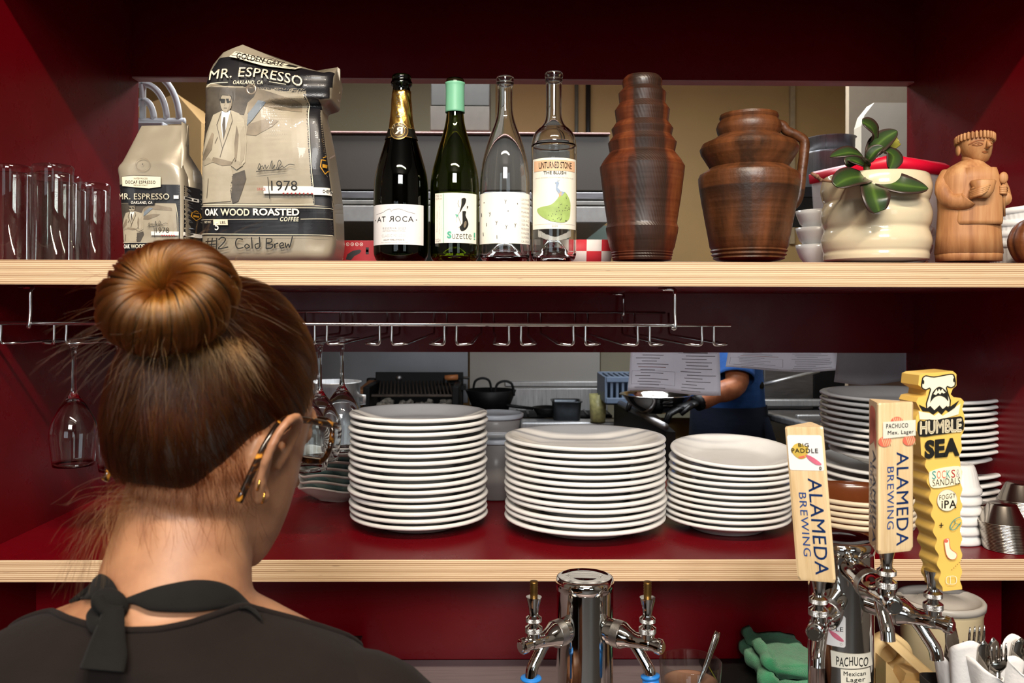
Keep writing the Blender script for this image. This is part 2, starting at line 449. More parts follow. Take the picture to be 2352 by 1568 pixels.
# dining room around the camera
struct(slab('wall_room_left', -3.2, -3.1, -4.1, YF, 0, 4.4, PLASTER))
struct(slab('wall_room_right', 3.1, 3.2, -4.1, YF, 0, 4.4, PLASTER))
b = MB(); yc, th = -4.05, 0.1
wbox(-3.1, 3.1, 0, .88); wbox(-3.1, -2.52, .88, 2.42); wbox(-.68, 1.28, .88, 2.42); wbox(2.52, 3.1, .88, 2.42); wbox(-3.1, 3.1, 2.42, 2.98); wbox(-3.1, 3.1, 4.26, 4.4); wbox(-3.1, -.85, 2.98, 4.26); wbox(1.05, 3.1, 2.98, 4.26)
struct(b.build('wall_rear', PLASTER))
b = MB()
for x in (-.83, -.2, .42, 1.03): b.box((x, -3.88, 3.62), (0.05, 0.05, 1.3))
for z in (3.0, 4.24): b.box((0.1, -3.88, z), (1.9, 0.05, 0.05))
struct(b.build('window_1', mat('window_frame_dark', '2a2622', 0.5)))
for k_, (x0_, x1_) in enumerate(((-2.52, -.68), (1.28, 2.52))):
    b = MB()
    for x in (x0_ + .02, (x0_ + x1_) / 2, x1_ - .02): b.box((x, -3.9, 1.65), (.04, .05, 1.54))
    for z in (.9, 2.4): b.box(((x0_ + x1_) / 2, -3.9, z), (x1_ - x0_, .05, .04))
    struct(b.build('window_%d' % (k_ + 2), mat('window_frame_dark', '2a2622', 0.5)))
# kitchen shell
struct(slab('wall_kitchen_far', -2.4, 2.2, 5.0, 5.1, 0, 2.85, KWALL))
struct(slab('wall_kitchen_left', -2.5, -2.4, YB2, 5.1, 0, 2.85, mat('kitchen_warm_wall', 'b8966a', 0.6, 0, 0.04)))
struct(slab('wall_kitchen_right', 2.2, 2.3, YB2, 5.1, 0, 2.85, mat('kitchen_pale_wall', '9a8b74', 0.6, 0, 0.04)))
# shelves: ply boards faced with red laminate, bare striped front edge
def shelf(name, z0, z1, label, grp):
    b = MB(); b.use(RED).box(((XL + XR) / 2, (YF + 0.004 + YB2) / 2, (z0 + z1) / 2), (XR - XL, YB2 - YF - 0.004, z1 - z0))
    t = tag(b.build(name, None), label, 'shelf', grp)
    e = MB(); e.use(PLY).box(((XL + XR) / 2, YF + 0.002, (z0 + z1) / 2), (XR - XL - 0.0004, 0.0045, z1 - z0), bev=0.0008)
    e = e.build('front_edge', None, t); e['label'] = 'bare striped plywood front edge'
    return t
shelf('wall_shelf', ZUB, ZU, 'upper red shelf with striped plywood edge carrying bottles and coffee bags', 'red plywood shelves')
shelf('wall_shelf', ZLB, ZL, 'lower red shelf with striped plywood edge carrying the stacks of white plates', 'red plywood shelves')
# counter
COUNTER = m_brush('counter_steel', '8f8284', 0.40, (1, 30, 1)); COUNTER.node_tree.nodes['Principled BSDF'].inputs['Metallic'].default_value = .35
b = MB(); b.box(((XL + XR) / 2, (0.92 + YP) / 2, ZC - 0.02), (XR - XL - 0.001, YP - 0.92, 0.04), bev=0.003)
b2 = tag(b.build('counter', COUNTER), 'stainless steel bar counter beneath the red shelves', 'counter')
b = MB(); b.box(((XL + XR) / 2, 1.24, 0.41), (XR - XL - 0.02, 0.56, 0.82)); b.build('cabinet_body', DARKRED, b2)
# ------------------------------------------------------------------ things on the upper shelf
def pxprof(cx, Y, pts, zbase):
    """(half width px, row px) silhouette -> (r, z above zbase) lathe profile, axis at photo column cx in plane Y"""
    k = K(cx, Y); return [(r * k, max(0, P(cx, y, Y).z - zbase)) for r, y in pts]
def at(cx, Y, z): p = P(cx, 700, Y); return (p.x, Y, z)
# --- tall tumblers standing upside down at the left end
def tumbler(r, h, wall=0.0022, base=0.011):
    b = MB()
    b.lathe([(0, h), (r * .8, h), (r * .95, h - .001), (r * 1.0, h - .004), (r * 1.0, h - base), (r * .985, h - base - .004), (r * 1.02, 0.0012), (r * 1.02 - wall / 2, 0), (r * 1.02 - wall, 0.0012), (r * .97 - wall, h - base - .006), (r * .8, h - base - .002), (0, h - base)], seg=40)
    return b
kt = K(120, 1.42)
tum = tag(tumbler(44 * kt, P(120, 379, 1.42).z - ZU).build('tall_tumbler', THIN), 'clear tall tumbler upside down, second from the left at the shelf front', 'glass', 'tall tumblers on the upper shelf')
tum.location = at(121, 1.42, ZU)
for cx, Y, lab in ((24, 1.425, 'clear tall tumbler upside down, leftmost at the shelf front'), (141, 1.535, 'clear tall tumbler half hidden behind the second front tumbler'), (212, 1.63, 'clear tall tumbler at the right end, nearest the small coffee bag'), (75, 1.52, 'clear tall tumbler behind, between the two front tumblers'), (165, 1.64, 'clear tall tumbler at the back of the tumbler cluster')):
    o = tum.copy(); COL.objects.link(o); o['label'] = lab; o.location = at(cx, Y, ZU); 
# --- coffee bags
BAGCREAM = mat('bag_cream_foil', '978d7a', 0.36, 0.15, 0.04, 10, bump=0.12, bscale=50, coat=0.25)
BAGCREAM2 = mat('bag_pale_print', 'c9bc9f', 0.4, 0, 0.04, 10, coat=0.2)
BAGDARK = mat('bag_charcoal_print', '1a191c', 0.4, 0, 0.12, 10, coat=0.12)
G1 = mat('print_grey_dark', '4b443b', 0.42, 0, 0.55, 26, coat=0.2); G2 = mat('print_grey_mid', '7c705e', 0.42, 0, 0.45, 24, coat=0.2); G3 = mat('print_grey_light', '9b917d', 0.42, 0, 0.12, 30, coat=0.2); G4 = mat('print_suit', 'a89e89', 0.42, 0, 0.08, 60, coat=0.2)
REDINK = mat('red_ink', 'a3202a', 0.5); GOLDINK = mat('gold_ink', 'c08a28', 0.45); WHITEINK = mat('white_ink', 'e9e4da', 0.5, 0, 0.02)
def hand(d, x, y, s, strokes, wd, m):
    for st in strokes: d.line(spline([(x + a * s, y + c * s) for a, c in st], 5) if len(st) > 2 else [(x + a * s, y + c * s) for a, c in st], wd, m)
def bag_figure(d, X):
    """printed picture of a seated man in a pale suit; X maps unit picture coords (0..1, 0..1 down) to photo px"""
    q = lambda pts: [X(((440 + a / 2.8) - 475) / 250, ((60 + c / 2.8) - 198) / 270) for a, c in pts]
    d.poly([X(0, 0), X(1, 0), X(1, 1), X(0, 1)], G3).up()
    d.poly(q([(98, 392), (470, 392), (440, 450), (395, 490), (372, 570), (300, 560), (225, 560), (160, 580), (120, 690), (92, 830)]), G1)
    d.poly(q([(470, 392), (745, 470), (752, 530), (600, 520), (480, 500), (395, 560), (395, 490), (440, 450)]), G2)
    d.poly(q([(388, 700), (398, 630), (520, 590), (600, 600), (560, 640), (450, 705)]), G2).up()
    d.poly(q([(400, 560), (470, 470), (520, 480), (430, 600), (392, 640)]), mat('print_blue_grey', '6f7880', .4, 0, .2, 40))
    d.poly(q([(300, 960), (380, 930), (388, 985), (335, 1130), (298, 1145), (285, 1060)]), G1)
    d.poly(q([(75, 900), (180, 845), (290, 890), (305, 960), (288, 1130), (100, 1142), (64, 1010)]), G4)
    d.poly(q([(165, 575), (225, 548), (285, 542), (340, 562), (375, 605), (392, 740), (384, 880), (340, 925), (320, 840), (300, 880), (180, 850), (130, 905), (78, 885), (100, 800), (135, 700)]), G4).up()
    d.poly(q([(225, 552), (285, 546), (262, 640), (240, 740), (222, 640)]), WHITEINK)
    d.poly(q([(165, 690), (178, 700), (170, 800), (120, 870), (96, 860), (130, 780)]), G2); d.poly(q([(326, 640), (340, 700), (330, 850), (318, 880), (312, 760)]), G2)
    d.poly(q([(345, 700), (372, 640), (386, 740), (376, 860), (350, 900), (356, 790)]), G3)
    d.poly(q([(180, 850), (300, 878), (296, 900), (240, 905), (170, 880)]), G2); d.poly(q([(100, 880), (150, 850), (185, 880), (120, 905)]), G3); d.poly(q([(290, 900), (340, 870), (372, 900), (330, 930)]), G3)
    d.up(); d.poly(q([(240, 590), (251, 590), (254, 680), (242, 735), (232, 640)]), G1)
    for ln in (((225, 552), (196, 640), (238, 790)), ((285, 546), (300, 610), (240, 790)), ((150, 985), (140, 1110)), ((240, 790), (225, 850)), ((110, 720), (92, 830)), ((205, 720), (190, 760))): d.line(q(ln), 1.0, G1)
    d.poly(q(ell(254, 492, 39, 66, 22)), G3).up()
    d.poly(q([(272, 440), (294, 480), (288, 530), (262, 556), (276, 510)]), G2)
    d.poly(q([(210, 478), (206, 430), (232, 400), (268, 392), (300, 414), (303, 480), (290, 450), (230, 446)]), G1)
    d.poly(q([(212, 470), (250, 472), (246, 498), (222, 498)]), INK); d.poly(q([(254, 470), (292, 468), (288, 496), (262, 497)]), INK)
    d.line(q([(240, 530), (262, 530)]), 1.0, G1); d.line(q([(248, 500), (244, 516)]), .8, G2)
SIGN = [[(0, .3), (.06, .12), (.1, .3), (.02, .34), (.16, .2), (.2, .3), (.26, .16), (.3, .3), (.38, .18)], [(.42, .3), (.5, .0), (.5, .3), (.6, .16), (.56, .3)], [(.66, .3), (.74, 0), (.82, .1), (.7, .32), (.86, .2), (.92, .26), (1.1, .14), (1.3, .16)], [(-.06, .4), (.4, .36), (1.0, .3)]]
def crest(d, cx, cy, s, m):
    d.line([(cx - s * .5, cy - s), (cx + s * .5, cy - s), (cx + s * .6, cy), (cx, cy + s), (cx - s * .6, cy)], s * .16, m, True)
    d.line([(cx - s * .3, cy - s * 1.3), (cx, cy - s * 1.6), (cx + s * .3, cy - s * 1.3)], s * .14, m); d.rect(cx - s * .35, cy - s * .4, cx + s * .35, cy + s * .1, m)
YB1 = 1.372                                                          # front face of the big bag
kb = K(612, YB1); bx0 = P(612, 600, YB1).x
def bloc(px, py): return Vector(((px - 612) * kb, 0, (P(612, 600, YB1).z + (600 - py) * kb) - ZU))
BIG_L = [(600, 466), (560, 456), (500, 459), (400, 462), (320, 465), (250, 467), (200, 466), (150, 470), (122, 488), (104, 512), (88, 545)]
BIG_R = [(600, 752), (575, 765), (500, 766), (440, 762), (360, 752), (290, 740), (246, 733), (238, 738), (228, 757), (180, 764), (128, 761)]
big = thing('coffee_bag', 'large five pound coffee bag with folded top and handwriting along the bottom', 'coffee bag', (bx0, YB1, ZU), 0)
def interp(tab, y):
    t = sorted(tab)
    if y <= t[0][0]: return t[0][1]
    for (a, b_), (c, d_) in zip(t, t[1:]):
        if y <= c: return b_ + (d_ - b_) * (y - a) / (c - a)
    return t[-1][1]
rows = [604, 598, 585, 560, 530, 490, 440, 390, 340, 300, 270, 250, 243, 236, 228, 215, 200, 185, 170]
rings = []
N = 132
def bagring(xl, xr, yf, yb, n=N, p=0.24, z=None):
    pts = []
    for i in range(n):
        a = 2 * PI * i / n; c, s_ = math.cos(a), math.sin(a)
        u = math.copysign(abs(c) ** p, c); v = math.copysign(abs(s_) ** p, s_)
        pts.append(Vector(((xl + xr) / 2 + u * (xr - xl) / 2, (yf + yb) / 2 + v * (yb - yf) / 2, 0)))
    return pts
for y in rows:
    l, r = bloc(interp(BIG_L, y), 0).x, bloc(interp(BIG_R, y), 0).x
    dep = interp([(604, .105), (585, .125), (400, .118), (300, .105), (243, .085), (228, .10), (170, .10)], y)
    fr = interp([(604, .012), (585, 0), (400, -.012), (300, -.008), (240, -.004), (200, -.004), (170, .002)], y)
    fadd = interp([(604, 0), (330, 0), (275, .003), (252, .010), (243, .018), (236, .018), (228, .002), (200, -.001), (170, 0)], y)
    ring = bagring(l, r, fr, fr + dep)
    zz = bloc(0, y).z
    for v in ring:
        wr = noise.noise(v * 22 + Vector((0, 0, zz * 20))) * .0035 + noise.noise(v * 55 + Vector((3, 0, zz * 40))) * .0008
        v.z = max(zz + (0.03 * max(0, (v.x - .02)) * (1 if y < 250 else 0)), 0.0); v.y += wr
        if y == 604: v.z = 0.0
        f = max(0, min(1, (v.x + .005) / .05)); v.y += fadd * f * f * (3 - 2 * f) * (1 - max(0, min(1, (v.y - fr) / dep)))
    rings.append(ring)
# folded-over top: front surface leans back to a crest that runs down to the right
def crest_z(x):
    px = 612 + x / kb
    return bloc(0, interp([(470, 128), (497, 104), (545, 86), (600, 108), (640, 118), (688, 128), (730, 140), (766, 126)], px) if False else dict_interp(px)).z
_ct = [(470, 130), (497, 105), (545, 86), (600, 106), (640, 118), (690, 127), (735, 138), (766, 124)]
def dict_interp(px):
    for (a, b_), (c, d_) in zip(_ct, _ct[1:]):
        if px <= c: return b_ + (d_ - b_) * (max(px, a) - a) / (c - a)
    return _ct[-1][1]
last = rings[-1]
for k, t in enumerate((.3, .6, .85, 1.0)):
    ring = []
    for v in last:
        cz = crest_z(v.x); f = (v.y - .002) / .10
        yc = .055 + .02 * math.sin(v.x * 25)
        y = v.y + (yc + (f - .5) * .006 - v.y) * t
        z = v.z + (cz - v.z) * (t ** .8) + noise.noise(v * 40) * .002 * (1 - t)
        ring.append(Vector((v.x * (1 - .04 * t) + (-.004 * t if v.x < 0 else 0), y, z)))
    rings.append(ring)
b = MB(); b.use(BAGCREAM).loft(dense_rings(rings, 4))
# loose flap corner sticking out at the top right
b.prism([bloc(px, py).xz[:] if False else (bloc(px, py).x, bloc(px, py).z) for px, py in ((730, 146), (757, 126), (763, 131), (763, 190), (745, 186))], .062, .068)
big_bvh = b.bvh()
b.build('bag_body', None, big)
d = Decal(cast_fn(big_bvh, lambda a, c: bloc(a, c)), maxlen=4.5, eps=.0008)
ly, ry = (lambda y: interp(BIG_L, y)), (lambda y: interp(BIG_R, y))
def band(y0, y1, m, n=10, curve=lambda u: (0, 0), inset=1.2):
    top = [(ly(y0 + curve(i / n)[0]) + inset + (ry(y0 + curve(i / n)[0]) - ly(y0 + curve(i / n)[0]) - 2 * inset) * i / n, y0 + curve(i / n)[0]) for i in range(n + 1)]
    bot = [(ly(y1 + curve(i / n)[1]) + inset + (ry(y1 + curve(i / n)[1]) - ly(y1 + curve(i / n)[1]) - 2 * inset) * i / n, y1 + curve(i / n)[1]) for i in range(n + 1)]
    d.poly(top + bot[::-1], m)
band(474, 541, BAGDARK)
band(112, 197, BAGDARK, 12, lambda u: (10 * (1 - u) ** 2 + 44 * u * u * (u > .3) * 1.0, -6 * (u < .1)))
d.poly([(722, 470), (716, 400), (709, 330), (702, 262), (698, 215), (731, 226), (739, 290), (750, 360), (760, 440), (764, 474)], BAGDARK)
d.poly([(560, 200), (700, 216), (735, 226), (755, 222), (756, 190), (560, 180)], BAGDARK)
bag_figure(d, lambda u, v: (ly(205 + v * 262) + 3 + u * ((727 - 22 * (1 - v)) - ly(205 + v * 262) - 5), (198 + 6 * u * (1 - v)) + v * (468 - 198)))
d.up().up()
d.line([(471, 472), (726, 470), (724, 430), (708, 250), (706, 225)], 1.6, CREAM)
d.line([(466, 476), (764, 479)], 1.2, CREAM); d.line([(463, 506), (642, 504)], 1, CREAM); d.line([(694, 504), (764, 503)], 1, CREAM); d.line([(462, 538), (764, 540)], 1.4, CREAM)
d.line([(477, 201), (486, 194), (526, 191)], 1.6, CREAM); d.line([(620, 189), (660, 196)], 1.4, CREAM)
d.text('MR. ESPRESSO', 481, 152, 697, 177, CREAM, 0.006, 1.06, warp=lambda x, y, u, v: (x, y + (8 * ((.4 - u) / .4) ** 1.5 if u < .4 else 26 * ((u - .4) / .6) ** 1.7)))
d.text('OAKLAND, CA', 538, 186, 606, 197, CREAM, 0.01, 1.1, shear=.15)
d.text('OAK', 476, 481, 507, 497, WHITEINK, 0.03); d.text('WOOD', 512, 481, 578, 497, CREAM, 0.02); d.text('ROASTED', 586, 480, 691, 496, WHITEINK, 0.03)
d.text('COFFEE', 647, 499, 690, 509, CREAM, 0.015, 1.15, shear=.2); d.text('NET WT.', 474, 509, 490, 514, CREAM); d.rect(495, 506, 528, 518, CREAM); d.up(); d.text('LBS.', 511, 509, 524, 515, INK); d.text('5', 498, 512, 507, 530, WHITEINK, .01)
d.rect(611, 430, 724, 447, WHITEINK); d.rect(724, 432, 764, 449, WHITEINK); d.up(); d.text('CHEFS', 745, 437, 762, 444, INK, .015)
d.text('1978', 629, 418, 689, 440, INK); d.line([(622, 410), (625, 459)], 1.5, INK); d.text('SINCE', 597, 434, 616, 440, REDINK); 
for i in range(8): d.poly([(657 + i * 9.2 + (3.2 if k % 2 else 1.3) * math.cos(k * PI / 5), 446.5 + (3.2 if k % 2 else 1.3) * math.sin(k * PI / 5)) for k in range(10)], REDINK)
hand(d, 600, 372, 64, SIGN, 1.4, INK)
crest(d, 750, 385, 16, GOLDINK)
# handwriting along the bottom
HW = [[(482, 548), (478, 572)], [(492, 547), (488, 571)], [(475, 556), (500, 554)], [(473, 564), (499, 562)], [(502, 547), (500, 574)], [(506, 552), (514, 546), (522, 550), (516, 560), (505, 572), (528, 568)],
      [(562, 551), (550, 549), (545, 560), (550, 571), (563, 569)], [(571, 561), (566, 566), (570, 571), (577, 567), (571, 561)], [(582, 546), (583, 572)], [(598, 560), (590, 563), (592, 571), (600, 567), (600, 545), (601, 568)],
      [(616, 548), (615, 572)], [(616, 549), (628, 550), (626, 557), (617, 559), (630, 563), (627, 570), (615, 572)], [(634, 560), (635, 570), (636, 562), (643, 559)], [(646, 566), (655, 563), (652, 558), (646, 563), (649, 570), (657, 568)], [(659, 558), (661, 569), (666, 561), (669, 568), (676, 543)]]
for st in HW: d.line(spline(st, 6) if len(st) > 2 else st, 2.6, INK)
# printing on the folded-over cream top
d.poly([(520, 124), (532, 110), (600, 124), (680, 138), (672, 152), (600, 146)], CREAM); d.up()
d.line([(525, 120), (535, 113), (600, 130), (673, 143), (669, 148), (600, 138)], .9, INK, True)
d.text('GOLDEN GATE', 538, 116, 640, 133, INK, .01, warp=lambda x, y, u, v: (x, y + 12 * u - 3))
d.line(ell(611, 127, 16, 9, 20, .2), 1.2, INK, True); d.poly([(650, 131), (672, 135), (668, 143), (646, 140)], INK)
d.build('printed_artwork', big)
b = MB(); b.lathe([(0, 0), (.004, .0006), (.006, .002), (.0085, .0022), (.0095, .0008), (.0098, -.001)], seg=24); b.xform(Matrix.Translation(bloc(578, 206) + Vector((0, -.004, 0))) @ Matrix.Rotation(PI / 2, 4, 'X'))
b.build('freshness_valve', mat('clear_valve', '8c7f70', .2, .3), big)
# --- small decaf bag
YS = 1.39; ks = K(350, YS); small = thing('coffee_bag', 'small decaf coffee bag with flat crimped top, standing beside the tumblers', 'coffee bag', (P(350, 600, YS).x, YS, ZU), 0)
def sloc(px, py): return Vector(((px - 350) * ks, 0, P(350, py, YS).z - ZU))
SL = [(600, 281), (440, 271), (382, 265), (366, 275), (320, 292), (278, 309)]; SR = [(600, 440), (470, 438), (410, 437), (390, 435), (360, 420), (330, 417), (272, 418)]
rings = []
for y in (604, 598, 560, 500, 450, 410, 385, 370, 350, 320, 295, 280):
    l, r = sloc(interp(SL, y), 0).x, sloc(interp(SR, y), 0).x
    dep = interp([(604, .07), (410, .075), (380, .066), (350, .046), (300, .012), (280, .003)], y); fr = interp([(604, 0), (400, -.002), (370, .0), (330, .012), (280, .026)], y)
    if y > 345: r = sloc(interp([(600, 428), (410, 421), (380, 416), (345, 414)], y), 0).x
    ring = bagring(l, r, fr, fr + dep, 120, .25 if y > 380 else .4)
    for v in ring: v.z = max(0, sloc(0, y).z + (.0 if y > 290 else .03 * (v.x)) * (1 if y < 300 else 0)); v.y += noise.noise(v * 35 + Vector((7, 0, 0))) * .0022
    rings.append(ring)
b = MB(); b.use(BAGCREAM).loft(dense_rings(rings, 4))
# folded side gusset
b.loft([[sloc(414, y) + Vector((0, .004, 0)), sloc(interp([(600, 439), (470, 438), (400, 437), (385, 432), (345, 417), (278, 417)], y), y) + Vector((0, .06 if y > 360 else .03, 0)), sloc(410, y) + Vector((0, .062 if y > 360 else .03, 0))] for y in (602, 520, 470, 410, 385, 345, 278)])
sb = b.bvh(); b.build('bag_body', None, small)
d = Decal(cast_fn(sb, lambda a, c: sloc(a, c)), maxlen=5, eps=.0004)
d.poly([(272, 424), (413, 424), (413, 600), (281, 600), (273, 470)], BAGDARK); d.poly([(420, 424), (438, 424), (439, 470), (440, 600), (420, 600)], BAGDARK); d.up()
bag_figure(d, lambda u, v: (276 + v * 4 + u * 128, 467 + v * 90))
d.up().up()
d.poly([(283, 407), (310, 404), (372, 406), (372, 430), (345, 434), (284, 429)], CREAM).up()
d.line([(283, 407), (310, 404), (372, 406), (372, 430), (345, 434), (284, 429)], .8, INK, True)
d.text('DECAF ESPRESSO', 292, 416, 360, 423, INK, .015, 1.1); d.text('WATER PROCESS', 310, 409, 342, 413, G1); d.text('MEDIUM ROAST', 310, 425, 342, 428, G1)
d.text('MR. ESPRESSO', 274, 445, 391, 459, CREAM, .008, 1.06); d.poly([(298, 460), (358, 460), (358, 471), (298, 471)], BAGDARK); d.up(); d.text('OAKLAND, CA', 304, 463, 353, 470, WHITEINK, .012, 1.1, shear=.15)
d.rect(401, 449, 412, 457, WHITEINK); d.rect(421, 449, 438, 457, WHITEINK); d.rect(350, 532, 412, 541, WHITEINK); d.rect(421, 532, 440, 541, WHITEINK); d.line([(406, 470), (410, 500), (411, 556)], 1, CREAM); d.line([(276, 558), (412, 556)], 1, CREAM)
d.up(); d.text('1978', 361, 523, 391, 535, INK); d.line([(357, 520), (358, 546)], .9, INK); hand(d, 344, 508, 34, SIGN, .8, INK)
for i in range(6): d.poly(ell(375 + i * 5.4, 541, 1.7, 1.7, 6), REDINK)
for i in range(3): d.rect(422 + i * 6, 451, 426 + i * 6, 455, INK)
d.text('OAK', 285, 561, 301, 571, WHITEINK, .03); d.text('WOOD', 303, 561, 337, 571, CREAM, .02); d.text('ROASTED', 340, 560, 400, 570, WHITEINK, .03)
crest(d, 431, 492, 9, GOLDINK)
d.line(ell(330, 378, 16, 14.5, 24), 1.0, G2, True); d.poly(ell(330, 378, 1.2, 1.2, 8), INK)
d.build('printed_artwork', small)
# --- stack of white side plates behind the bags
SP = MB(); SP.lathe([(0, .004), (.045, .004), (.05, 0), (.055, .004), (.085, .016), (.088, .0185), (.086, .021), (.06, .012), (0, .008)], seg=40)
sp = None
for i in range(10):
    if sp is None: sp = SP.build('side_plate', WHITE_CER); o = sp
    else: o = sp.copy(); COL.objects.link(o)
    tag(o, 'white side plate in the stack behind the two coffee bags', 'plate', 'side plates behind the coffee bags'); o.location = (*at(408, 1.74, 0)[:2], ZU + .0003 + i * .0133)
# --- small red box
YX = 1.56; kx = K(820, YX); p0 = P(780, 598, YX); p1 = P(866, 552, YX)
rb = thing('product_box', 'small red cardboard box with a dark picture, left of the dark sparkling wine bottle', 'box', (p0.x, YX, ZU))
w_, h_ = p1.x - p0.x, p1.z - ZU
BRED = mat('red_card', 'a50c18', .4, 0, .05)
b = MB(); b.box((w_ / 2, .03, h_ / 2), (w_, .06, h_), bev=.0008); b.build('carton', BRED, rb)
d = Decal(flat_fn((0, 0, h_), (kx, 0, 0), (0, 0, -kx)), eps=-.0002)
for i in range(5): d.line(ell(8 + i * 10.5, 9, 3.4, 3.4, 14), .9, WHITEINK, True); d.poly(ell(8 + i * 10.5, 9, 1.2, 1.2, 8), WHITEINK)
d.poly([(14, 44), (18, 32), (30, 24), (46, 21), (50, 24), (46, 30), (34, 36), (26, 46)], mat('box_picture_black', '1d1a1a', .4, 0, .4)); d.text('8', 2, 38, 8, 45, WHITEINK, .03, turn=90)
d.rect(60, 16, 67, 32, INK); d.rect(60.5, 21, 66.5, 27, WHITEINK); d.build('printed_artwork', rb)
# --- bottles
def wine(name, label, cx, Y, outer, gm, bottom_punt=.02, wall=.0028, cat='wine bottle'):
    t = thing(name, label, cat, at(cx, Y, ZU), 0, 'bottles on the upper shelf')
    pr = pxprof(cx, Y, outer, ZU); pr = spline(pr, 4)
    outer_r = [(max(r, 0), max(z, 0)) for r, z in pr]
    zb = max(outer_r[0][1], outer_r[-1][1])
    top, bot = (outer_r if outer_r[0][1] > outer_r[-1][1] else outer_r[::-1]), None
    prof = list(top)
    r0 = prof[-1][0]
    prof += [(r0 * .92, 0), (r0 * .8, .001), (r0 * .55, bottom_punt * .6), (r0 * .3, bottom_punt), (0, bottom_punt * 1.15)]
    inner = []
    for q_ in range(len(top)):
        (ra, za), (rb_, zb_) = top[max(q_ - 1, 0)], top[min(q_ + 1, len(top) - 1)]; L_ = math.hypot(rb_ - ra, zb_ - za) or 1
        r_i, z_i = top[q_][0] - wall * abs(zb_ - za) / L_, top[q_][1] - wall * abs(rb_ - ra) / L_ * (q_ > 4)
        if z_i > .012: inner.append((max(r_i, .004), z_i))
    ri = inner[-1][0]
    prof2 = [(0, bottom_punt * 1.15 + .005), (r0 * .3, bottom_punt + .005), (r0 * .6, bottom_punt * .6 + .005), (ri * .95, .008)] + inner[::-1]
    b = MB(); b.use(gm).lathe(prof + prof2, seg=56, close=True)
    ob = b.build('glass_body', None, t)
    def rad(z):
        c = None
        for (r1, z1), (r2, z2) in zip(top, top[1:]):
            if z2 <= z <= z1: return r2 + (r1 - r2) * ((z - z2) / (z1 - z2 + 1e-9))
        return top[-1][0]
    return t, rad
def label_patch(t, rad, cx, Y, x0, y0, x1, y1, m, name='label', lift=.0003, axis=None):
    """paper label wrapped on the bottle; photo px bounds"""
    ax = axis if axis is not None else cx
    k = K(cx, Y); z = lambda y: P(cx, y, Y).z - ZU
    def fn(a, c, l):
        zz = z(c); r = rad(zz) + lift + l; s_ = max(-.999, min(.999, (a - ax) * k / r)); th = math.asin(s_) if abs(s_) < .999 else math.copysign(PI / 2, s_)
        return Vector((r * math.sin(th), -r * math.cos(th), zz))
    b = MB(); b.use(m)
    # sample in angle so the sides wrap evenly
    k0 = rad(z((y0 + y1) / 2)); t0, t1 = math.asin(max(-.995, (x0 - ax) * k / k0)), math.asin(min(.995, (x1 - ax) * k / k0))
    def g(u, v):
        zz = z(y1 + (y0 - y1) * v); r = rad(zz) + lift; th = t0 + (t1 - t0) * u
        return Vector((r * math.sin(th), -r * math.cos(th), zz))
    b.grid(g, 28, 6); lo = b.build(name, None, t, norm=False, solid=0.0)
    return Decal(fn, maxlen=5, eps=.00022), lo
GOLD = mat('gold_foil', 'd9ab58', .28, 1, .1, 25, bump=.28, bscale=70, bdist=.004)
# 1 dark sparkling wine
CH = [(20, 173), (22.5, 178), (22, 185), (24.5, 190), (24.3, 196), (20.5, 202), (20.5, 214), (22, 240), (25, 275), (28.5, 298), (37, 325), (43, 345), (51, 372), (58, 398), (61.5, 420), (62.8, 450), (63, 500), (63, 560), (62, 585), (57, 598)]
DKG = glass('dark_green_glass', '22330f'); OLIVE = glass('olive_green_glass', '7c8a2e')
ch, rad = wine('sparkling_wine_bottle', 'dark sparkling wine bottle with gold foil neck and white label', 921, 1.405, CH, DKG, wall=.004)
# foil
kk = K(921, 1.405); z_ = lambda y: P(921, y, 1.405).z - ZU
def foil(y0, y1, m, name, par, cx=921, Y=1.405, rad=None, lift=.0006, jag=0):
    zf = lambda y: P(cx, y, Y).z - ZU
    b = MB(); n = 16
    prof = [(rad(zf(y0 + (y1 - y0) * i / n)) + lift, zf(y0 + (y1 - y0) * i / n)) for i in range(n + 1)]
    b.lathe(prof, seg=48, mod=(lambda r, z, a: (r + .0004 * math.sin(a * 9 + z * 200), z + (jag * math.sin(a * 7) * noise.noise(Vector((a * 3, 0, 0))) if z > prof[0][1] - .003 else 0))) if jag else None)
    return b.build(name, m, par, solid=.0003)
foil(212, 300, GOLD, 'gold_foil', ch, rad=rad, jag=.006)
foil(298, 322, mat('black_foil', '16130f', .35, .3), 'neck_band', ch, rad=rad, lift=.0011)
# rims of the band and the round seal
LG = Decal(lambda a, c, l: (lambda r: Vector((r * math.sin((a - 921) * kk / r), -r * math.cos((a - 921) * kk / r), z_(c))))(rad(z_(c)) + .0016 + l), maxlen=5, eps=.0003)
GI = mat('gold_print', 'c9a45e', .3, .8, .1)
for y in (299, 321): LG.line([(921 + x, y) for x in range(-30, 31, 4)], 1.4, GI)
LG.up(); LG.poly(ell(919, 307, 22, 21, 32), GI).up(); LG.poly(ell(919, 307, 20, 19, 32), mat('seal_brown', '3c2e1a', .4, .3)).up()
LG.line(ell(919, 307, 14, 13.5, 28), .9, GI, True); LG.text('R', 910, 298, 928, 315, CREAM, .03, mirror=True)
for k_, s_ in enumerate('AT ROCA'): 
    a = -PI / 2 + (k_ - 3) * .36
    if s_ != ' ': LG.text(s_, 919 + 17 * math.cos(a) - 2, 307 + 16.5 * math.sin(a) - 2, 919 + 17 * math.cos(a) + 2, 307 + 16.5 * math.sin(a) + 2, CREAM)
LG.text('AT ROCA', 912, 218, 924, 277, G1, .0, 1.2, turn=90)
LG.build('round_seal', ch)
WL = mat('white_label', 'e6e3e2', .5, 0, .02); GR = mat('grey_ink', 'a9a5a3', .5, 0, .05); LGR = mat('pale_grey_ink', 'cfcbc8', .5)
